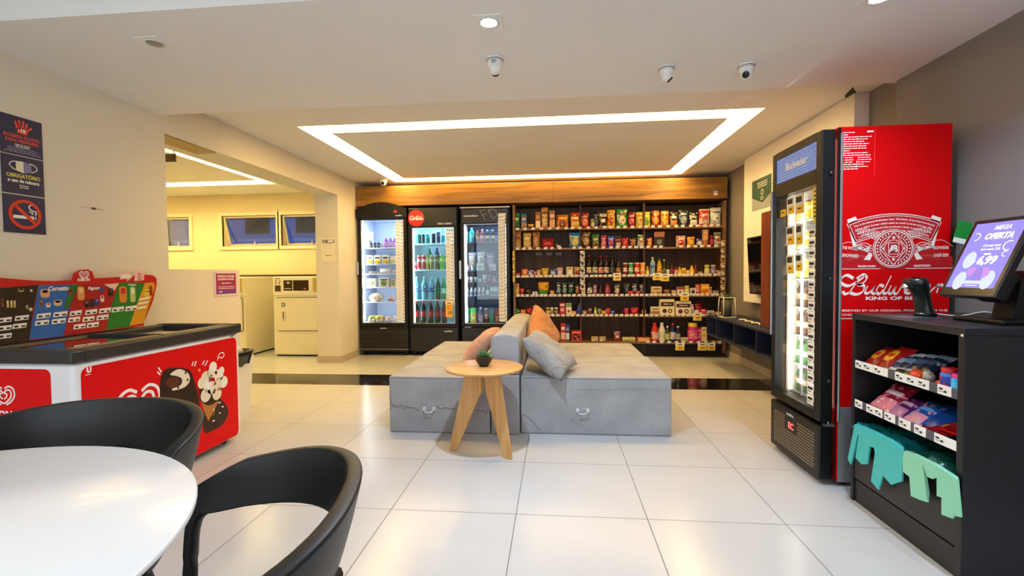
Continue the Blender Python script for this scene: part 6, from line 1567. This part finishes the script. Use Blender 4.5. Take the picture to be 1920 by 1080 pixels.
def kbag(w, h, d, cols, style, px, py, z, x, tilt, label, rot=0, kind='bag', cat='snack bag'):
    if tilt: x = min(x, 1.462)+max(0, x-1.462)*.22
    yy = max(KY0+.03+w/2, min(KY1-.024-w/2, W(px, py, x=x).y))
    o = goods(kind, w, h, d, cols, style, (x, yy, z), -PI/2+rot)
    if tilt: o.rotation_euler = (-tilt, 0, -PI/2+rot)
    return tag(o, label, cat)
kbag(.10, .14, .05, ['#a01814', '#e8a020', '#c83018'], 'disc', 1615, 665, .668, 1.50, .9, 'red bag with yellow disc nearest the beer cooler on the upper counter shelf')
kbag(.11, .16, .05, ['#a81410', '#f0b820', '#d84018'], 'disc', 1650, 672, .668, 1.51, .9, 'larger red bag with yellow disc beside the striped blue bags')
kbag(.07, .05, .02, ['#b8c078', '#d8c8a0', '#8a9a50'], 'plain', 1632, 682, .666, 1.462, 1.2, 'small pale green packet in front of the red bags with yellow discs')
kbag(.06, .05, .02, ['#c8b068', '#8a9a70', '#e0d8a0'], 'plain', 1655, 690, .666, 1.462, 1.2, 'small cream and gold packet in front of the larger red bag')
for k, (px, x, c) in enumerate(((1668, 1.53, ['#23406a', '#c8d4e0', '#8aa0b8']), (1684, 1.55, ['#1a2c50', '#b8c4d4', '#6a80a0']), (1702, 1.56, ['#1c2a48', '#90a0b8', '#4a5a78']), (1722, 1.58, ['#141c30', '#7a8498', '#3a4458']))):
    kbag(.09, .15, .035, c, 'band', px, 672, .672+.006*k, x, 1.0, '%s blue striped bag on the upper counter shelf, counted from the beer cooler' % ORD[k])
for k, (px, x, c) in enumerate(((1678, 1.468, ['#4a3a20', '#c8b890', '#e0d8c0']), (1694, 1.468, ['#8a6a20', '#2a1c10', '#d8b860']), (1712, 1.475, ['#3a2a1c', '#b8a070', '#6a5030']))):
    kbag(.06, .055, .03, c, 'plain', px, 688+k*3, .666, x, 1.1, '%s gold packet on the upper counter shelf, counted from the beer cooler' % ORD[k])
kbag(.052, .052, .052, ['#e8501c', '#f08040', '#d83810'], None, 1721, 690, .666, 1.472, 0, 'orange ball-shaped sweet pack on the upper counter shelf', 0, 'round', 'sweet pack')
kbag(.05, .048, .05, ['#c8bca8', '#8a7a68', '#e0dcd0'], None, 1740, 690, .666, 1.495, 0, 'pale wrapped sweet pack behind the orange ball-shaped pack', 0, 'round', 'sweet pack')
kbag(.06, .05, .03, ['#3a3420', '#6a6038', '#a89858'], 'plain', 1752, 700, .666, 1.475, 1.1, 'dark olive packet at the front of the upper counter shelf')
kbag(.035, .035, .035, ['#e8501c', '#f07030', '#d83810'], None, 1765, 705, .666, 1.468, 0, 'small orange sweet ball beside the blue tub', 0, 'round', 'sweet pack')
kbag(.058, .085, .058, ['#4a88d8', '#2a4ab0', '#d82830'], None, 1781, 700, .666, 1.485, 0, 'blue plastic tub with red lid on the upper counter shelf', 0, 'jar', 'tub')
kbag(.05, .075, .05, ['#3aa0d8', '#58b8e8', '#e83890'], None, 1800, 705, .666, 1.470, 0, 'blue plastic tub with pink lid on the upper counter shelf', 0, 'jar', 'tub')
kbag(.15, .17, .03, ['#8a0f30', '#d87890', '#e8d0d8'], 'low', 1645, 735, .480, 1.49, .85, 'magenta sweet bag nearest the beer cooler on the lower counter shelf')
kbag(.11, .13, .03, ['#4a1a58', '#b070a0', '#c8a8b8'], 'low', 1672, 750, .480, 1.50, .95, 'purple sweet bag beside the magenta bag')
kbag(.11, .14, .03, ['#1450a8', '#d890a8', '#68a0d8'], 'low', 1705, 758, .480, 1.50, .95, 'bright blue sweet bag on the lower counter shelf')
kbag(.12, .15, .03, ['#123f90', '#2a68c0', '#0f3070'], 'plain', 1735, 745, .483, 1.57, 1.0, 'plain dark blue bag behind the bright blue sweet bag')
for k, (px, py, x, z) in enumerate(((1735, 785, 1.49, .480), (1757, 790, 1.50, .484), (1780, 795, 1.52, .490), (1795, 790, 1.56, .495))):
    kbag(.105, .17, .02, [['#a81018', '#c83a38', '#8a0c14'], ['#8f0c14', '#b82a2c', '#d8b040'], ['#b01418', '#d04440', '#e0b830'], ['#7d0a12', '#a82028', '#c83a38']][k], 'plain' if k % 2 == 0 else 'blob', px, py, z+.008*k, x, 1.32-.02*k, '%s red sweet bag on the lower counter shelf, counting from the beer cooler' % ORD[k], .1*k-.1)
# carrier bags: a stack on the lowest shelf with the handles drooping over the edge
def carrier(label, film, face, y0_, y1_, outline):
    t = thing('carrier_bag_stack', label, 'plastic bags', (KX0, (y0_+y1_)/2, .365))
    yc_ = (y0_+y1_)/2; mb = MB(); rows = []; rd = random.Random(int(y0_*1000))
    ph = [rd.uniform(0, 6) for _ in range(4)]
    for i in range(19):
        r_ = []
        for j in range(25):
            v = j/24; y = y0_+(y1_-y0_)*v-yc_; x = -.022+i*.024
            z = .022+.016*math.sin(v*9+i*.5+ph[0])*math.sin(i*.9+ph[1])+.010*math.sin(v*31+i*1.7+ph[2])
            if i == 0: z = .004
            r_.append((x, y, z*max(.15, min(1, min(v, 1-v)*12))))
        rows.append(r_)
    mb.sheet(rows, M(film, .28)); mb.box(-.010, .41, y0_-yc_+.002, y1_-yc_-.002, .001, .006, M(film, .3)); mb.build('folded_film', t)
    x = KX0-.028
    mb = MB(); pts = [(W(1580+px/3.6, 780+py/3.6, x=x)) for px, py in outline]
    mb.prism([(p.y-yc_, p.z-.365) for p in pts], 'x', x-KX0-.003, x-KX0+.003, M(face, .4)); mb.build('drooping_handles', t)
    for k in range(3):
        mb = MB(); dy = .012*(k+1)
        q = [(p.y-yc_, p.z-.365) for p in pts]; zc = max(v[1] for v in q)
        mb.prism([(a_*.96+dy*.3, zc-(zc-b_)*(.94-.05*k)) for a_, b_ in q], 'x', x-KX0+.0035+.004*k, x-KX0+.0065+.004*k, M(face, .4)); mb.build('handle_layer', t)
carrier('dark teal carrier bags with turquoise handles hanging over the lowest counter shelf', '#0c5a5c', '#3fb8b4', 2.06, KY1-.024,
        [(85, 55), (38, 290), (58, 328), (105, 130), (115, 125), (90, 280), (130, 325), (170, 325), (185, 205), (215, 215), (222, 250), (210, 340), (195, 440), (245, 500), (275, 400), (330, 465), (405, 440), (412, 225), (330, 165), (200, 100)])
carrier('dark green carrier bags with pale mint handles hanging over the lowest counter shelf', '#12483c', '#8ad0ae', KY0+.03, 2.045,
        [(415, 238), (403, 370), (455, 410), (465, 540), (535, 570), (578, 583), (543, 320), (575, 410), (610, 425), (640, 415), (640, 540), (672, 550), (672, 665), (745, 693), (760, 640), (755, 675), (803, 683), (780, 430), (640, 335), (500, 265)])
# touch screen on its stand
mc = Vector((1.60, 1.995, 1.018)); t = thing('touch_screen', 'tilted payment touch screen showing a purple offer on the black counter', 'monitor', (1.74, 1.99, KZ))
lean = math.atan2(.135, .298); H_, W_ = .335, .25
R_ = Matrix.Translation(mc-Vector((1.74, 1.99, KZ)))@Matrix.Rotation(lean, 4, 'Y')
# local frame: x backwards, y sideways, z up the screen
mb = MB(R_); mb.box(0, .028, -W_/2, W_/2, 0, H_, M('#140e10', .25), .005, 2); mn = mb.build('housing', t)
mb = MB(R_); mb.box(.028, .06, -.09, .09, .02, .28, BLACKM, .01, 2).box(.055, .115, -.05, .05, .02, .14, BLACKM, .01, 2); mb.build('rear_housing', t)
b1 = .019
mb = MB(R_); mb.box(-.0006, .0004, -W_/2+b1, W_/2-b1, .036, H_-.018, EM((.33, .27, .78), 1.15)).build('screen', mn)
a = Art(lambda u, v, d: tuple(R_@Vector((-.0008-d, -u, v))), .0004, .0003)
SW = EM((.9, .88, 1), 1.5); SP = EM((.62, .30, .78), 1.1); SL = EM((.62, .68, .95), 1.2); SB = EM((.22, .2, .62), 1.0)
def ell(u, v, r, s_, m): a.disc(u, v, r, m, sv=s_)
ell(-.055, .155, .026, 1.4, SL); ell(-.055, .065, .026, 1.5, SL); ell(.065, .07, .026, 1.5, SL); ell(.03, .10, .03, .8, SP); ell(-.02, .105, .022, .8, SP); ell(.012, .082, .022, 1.9, EM((.36, .25, .72), 1.1))
a.text('MEGA', .02, .284, .018, SW, shear=.25, bold=.02); a.text('OFERTA', .02, .245, .024, SW, bold=.05, width=.12, shear=.2)
a.text('Cerveja lager', .012, .212, .010, SW, bold=.02); a.text('long neck 330', .012, .196, .010, SW, bold=.02); a.bars(.01, .176, .04, 1, .01, .007, SW); a.text('R$', -.035, .142, .012, SW); a.text('6,99', .02, .138, .032, SW, bold=.05, shear=.1)
a.ring(.080, .212, .017, .021, SW, 60, 300); a.ring(.082, .178, .009, .012, SW, 60, 300); a.ring(-.078, .258, .014, .018, SW, -90, 120); a.rect(-.03, .045, .052, .066, SL); a.bars(.008, .044, .07, 1, .01, .003, SW)
a.build('screen_print', mn)
MB().box(-.10, .13, -.11, .11, 0, .018, BLACK, .006, 2).build('foot', t)
MB().prism([(-.005, .016), (.09, .016), (.06, .20), (.02, .16)], 'y', -.045, .045, BLACKM).build('stand', t)
# barcode scanner with its bright aiming lamp
SCP = Vector((1.655, 2.262, KZ)); t = thing('barcode_scanner', 'black upright barcode scanner with glowing lamp on the counter next to the touch screen', 'scanner', SCP)
ST = Matrix.Rotation(-.15, 4, 'Y')
mb = MB(); mb.lathe([(.042, 0), (.042, .012), (.030, .018)], BLACK, n=20); mb.build('base', t)
mb = MB(ST)
for k, (z, w_, d_) in enumerate(()): pass
rows = []
for z, rx, ry, ox in ((.012, .024, .026, 0), (.04, .021, .024, -.002), (.10, .020, .024, -.004), (.135, .026, .030, -.012), (.155, .032, .034, -.02), (.172, .028, .030, -.022), (.178, .012, .012, -.018)):
    rows.append([(ox+1.35*rx*math.cos(2*PI*i/16), 1.6*ry*math.sin(2*PI*i/16), z) for i in range(16)])
mb.sheet(rows, M('#0d1412', .3), closed_u=True); mb.build('handset', t)
MB(ST).ball((-.052, .010, .150), .009, EM((.75, 1, .95), 70), 10).box(-.050, -.044, -.022, .024, .138, .164, M('#2a4a44', .2)).build('lamp', t)
l = bpy.data.lights.new('scanner_lamp', 'SPOT'); l.energy = 3; l.color = (.75, .95, 1); l.spot_size = 1.5; l.spot_blend = .6; l.shadow_soft_size = .01
lo = bpy.data.objects.new('scanner_lamp', l); C.objects.link(lo); lo.location = SCP+Vector((-.085, 0, .14)); lo.rotation_euler = (0, -.1, 0)
o = MB().tube(catmull([(1.68, 2.245, KZ+.012), (1.75, 2.20, KZ+.006), (1.80, 2.14, KZ+.028), (1.84, 2.10, KZ+.010), (1.86, 2.06, KZ+.02)], 6), .003, M('#d8d4d0', .4), 6).build('cable', None)
tag(o, 'thin white cable from the scanner to the touch screen on the counter', 'cable')
q = W(1813, 437, y=2.50); o = MB().box(-.045, .045, -.002, .002, -.055, .055, M('#0f8a30', .5)).build('green_card', None, (2.0+.005, 2.50, q.z))
MB().box(-.045, .045, -.003, -.002, -.055, -.03, PAPER).build('card_footer', o)
o.rotation_euler = (0, .25, 0); tag(o, 'green and white card fixed beside the wall behind the touch screen', 'card')

# ------------------------------------------------------------------ round table and two chairs
TC = Vector((-1.035, .462, 0)); t = thing('dining_table', 'white round table on black legs in the corner by the entrance', 'table', TC)
rows = []; N = 96
def rim(r, z): return [(r*math.cos(2*PI*i/N), r*math.sin(2*PI*i/N), z) for i in range(N)]
mb = MB(); mb.lathe([(.465, .715), (.488, .722), (.500, .732), (.500, .737), (.497, .740)], M('#f1f0ee', .22, coat=.2), n=N); mb.build('table_top', t)
for k in range(4):
    an = PI/4+k*PI/2+.15; d = Vector((math.cos(an), math.sin(an), 0)); nx_ = Vector((-d.y, d.x, 0))*.03
    r0, r1 = .33, .40
    vs = [d*r0-nx_+Vector((0, 0, .715)), d*r0+nx_+Vector((0, 0, .715)), d*(r0+.03)+nx_+Vector((0, 0, .715)), d*(r0+.03)-nx_+Vector((0, 0, .715)),
          d*r1-nx_*.7, d*r1+nx_*.7, d*(r1+.03)+nx_*.7, d*(r1+.03)-nx_*.7]
    MB().add(vs, [(0, 1, 2, 3), (7, 6, 5, 4), (0, 4, 5, 1), (1, 5, 6, 2), (2, 6, 7, 3), (3, 7, 4, 0)], BLACK).build('leg', t)
MB().box(-.32, .32, -.02, .02, .68, .715, BLACK).box(-.02, .02, -.32, .32, .68, .714, BLACK).build('under_frame', t)
CHB = M('#0f0f11', .45, noise=.06, scale=40, spec=.4)
def chair(label, loc, rot, hw2=.268, dp=.275, hb=.083):
    t = thing('dining_chair', label, 'chair', loc, rot, None)
    # U-shaped back and arm band, back towards +y
    n = 44; prof = []
    for k in range(n+1):
        s_ = k/n*2-1                                   # -1 arm end .. 0 back .. 1 arm end
        A_ = .72; e = .86
        if abs(s_) < A_:
            th = s_/A_*PI/2
            x = hw2*math.copysign(abs(math.sin(th))**e, th); y = dp*abs(math.cos(th))**e
        else:
            q_ = (abs(s_)-A_)/(1-A_); x = math.copysign(hw2*(1-.05*q_*q_), s_); y = -.10*q_
        back = max(0, 1-abs(s_)**2.2)
        z = .692+.096*back
        hgt = .035+hb*back**.6
        nrm = Vector((x/hw2, max(0, y)/dp, 0)).normalized()
        P_ = Vector((x, y, z)); q = Vector((x*.93, y*.91, z-hgt)); m_ = P_*.45+q*.55+nrm*.004
        prof.append([P_-nrm*.013+Vector((0, 0, .002)), P_+nrm*.013, P_+nrm*.012+Vector((0, 0, -.008)), m_+nrm*.007, q+nrm*.006, q-nrm*.006, m_-nrm*.006])
    top_o = [p[1] for p in prof]
    mb = MB(); mb.sheet(prof, CHB, closed_u=True); mb.add(prof[0], [tuple(range(7))], CHB); mb.add(prof[-1], [tuple(range(6, -1, -1))], CHB)
    o = mb.build('back_shell', t)
    md = o.modifiers.new('bev', 'BEVEL'); md.width = .004; md.segments = 2; md.limit_method = 'ANGLE'; md.angle_limit = .6
    # seat
    rows = []
    for i in range(13):
        v = i/12*2-1; row = []
        for j in range(13):
            u = j/12*2-1; k = math.sqrt(max(0, 1-.45*u*u*v*v)); row.append((u*.215*k, v*.205*k-.02, .435+.025*(u*u)+.02*max(0, v)**2))
        rows.append(row)
    mb = MB(); mb.sheet(rows, CHB); rows2 = [[(x, y, z-.02) for x, y, z in r_] for r_ in rows]; mb.sheet(rows2, CHB)
    per = rows[0]+[r_[-1] for r_ in rows[1:]]+rows[-1][-2::-1]+[r_[0] for r_ in rows[-2:0:-1]]
    mb.sheet([per, [(x, y, z-.02) for x, y, z in per]], CHB, closed_u=True); mb.build('seat', t)
    for sx_ in (-1, 1):
        a_, b_ = (0, -1)
        xf, yf, zt = top_o[0 if sx_ < 0 else -1].x*.97, top_o[0].y, .655
        pts = catmull([(xf, yf+.025, zt), (xf*1.0, yf-.002, .62), (xf*1.0, yf-.012, .52), (xf*.97, yf-.02, .25), (xf*1.02, yf-.04, .0)], 5)
        MB().tube(pts, [.0145-.0015*k/len(pts) for k in range(len(pts))], CHB, 10).build('leg', t)
        pts = catmull([(sx_*.13, .10, .43), (sx_*.15, .125, .30), (sx_*.17, .15, .14), (sx_*.185, .17, 0)], 5)
        MB().tube(pts, .015, CHB, 10).build('leg', t)
        MB().tube([(sx_*.17, -.13, .425), (xf, yf-.015, .44)], .012, CHB, 8).build('seat_bracket', t)
    MB().tube(catmull([(0, .13, .43), (0, .20, .48), (0, dp*.88, .66)], 5), [.02]*11, CHB, 8).build('back_strut', t)
    return t
chair('black curved-back plastic chair pulled up to the table on the sofa side', (-.575, .63, 0), -PI/2+.24, .29, .26)
chair('black curved-back plastic chair between the table and the ice cream freezer', (-1.145, .925, 0), .17, .29, .26, .112)

# ------------------------------------------------------------------ ceiling fittings
def downlight(label, x, y, z, on):
    t = thing('downlight', label, 'ceiling light', (x, y, z))
    MB().box(-.062, .062, -.062, .062, -.004, 0, WHITE, .001, 1).build('trim_plate', t)
    MB().lathe([(.046, -.0045), (.046, -.008), (.040, -.0085), (.034, -.004)], M('#d8d8d4', .4), n=28).build('ring', t)
    MB().lathe([(.034, -.0055), (.030, -.0075), (.001, -.008)], EM((.86, .94, 1), 26) if on else M('#8a8274', .3), n=24).build('lens', t)
    return t
for k, (x, y, p) in enumerate(DOWN):
    z = ZN if 1.87 < y < 3.06 else ZF
    lab = ['bright square downlight in the ceiling in front of the round ceiling camera', 'square downlight at the frame edge near the red beer cooler'][k] if k < 2 else ['square downlight above the dining table side of the entrance', 'square downlight near the grey wall before the counter', 'square downlight near the cream wall at the entrance', 'square downlight in the middle of the entrance ceiling', 'square downlight by the grey wall at the entrance', 'square downlight in the entrance corner'][k-2]
    downlight(lab, x, y, z, True)
downlight('unlit square downlight in the ceiling near the cream wall', -1.915, 2.12, ZN, False)
def dome(label, x, y, z, s_, aim):
    t = thing('ceiling_camera', label, 'security camera', (x, y, z))
    CW = M('#e6e3de', .35)
    MB().lathe([(.048*s_, 0), (.049*s_, -.008*s_), (.044*s_, -.012*s_)], CW, n=24).lathe([(.0445*s_, -.0135*s_), (.040*s_, -.035*s_), (.030*s_, -.058*s_)], CW, n=24).build('housing', t)
    MB().lathe([(.046*s_, -.0118*s_), (.046*s_, -.0138*s_)], M('#4a4a4a', .5), n=24).build('seam', t)
    MB().ball((0, 0, -.05*s_), .034*s_, CW, 16).build('eyeball', t)
    d = Vector(aim).normalized(); c_ = Vector((0, 0, -.05*s_))+d*.027*s_
    q = d.to_track_quat('Z', 'Y').to_matrix().to_4x4()
    MB(Matrix.Translation(c_)@q).lathe([(.019*s_, 0), (.019*s_, .010*s_), (.014*s_, .011*s_)], M('#141216', .12), n=18).build('lens', t)
    return t
c = dome('white dome ceiling camera with printed label, behind the lit downlight', -.310, 2.47, ZN, 1.0, (0, 1, -.6))
a = Art(lambda u, v, d: (u, -.044+ (v+.02)*-.35*-1-d, v), .0005, .002); a.bars(0, -.028, .03, 3, .008, .004, M('#4a6a88', .5)); a.build('printed_label', c)
dome('white dome ceiling camera turned away, left of the camera with visible lens' if False else 'white dome ceiling camera turned aside, in the middle of the ceiling', .615, 2.68, ZN, .92, (.55, .1, -.6))
dome('white dome ceiling camera whose dark lens faces the room', 1.045, 2.70, ZN, .95, (-.35, -.75, -.45))
dome('small white camera under the ceiling above the arched cooler', -2.28, 6.10, ZF, 1.15, (.1, -1, -.2))
p = W(1630, 164, z=ZF-.001); o = MB().prism([(-.10, -.12), (-.02, -.02), (.06, .16), (.03, .17), (-.06, .04)], 'z', -.004, 0, M('#3a3028', .8)).build('ceiling_gap', None, (p.x-.02, p.y+.1, ZF))
tag(o, 'dark torn gap in the ceiling above the edge of the white wall panel', 'gap')
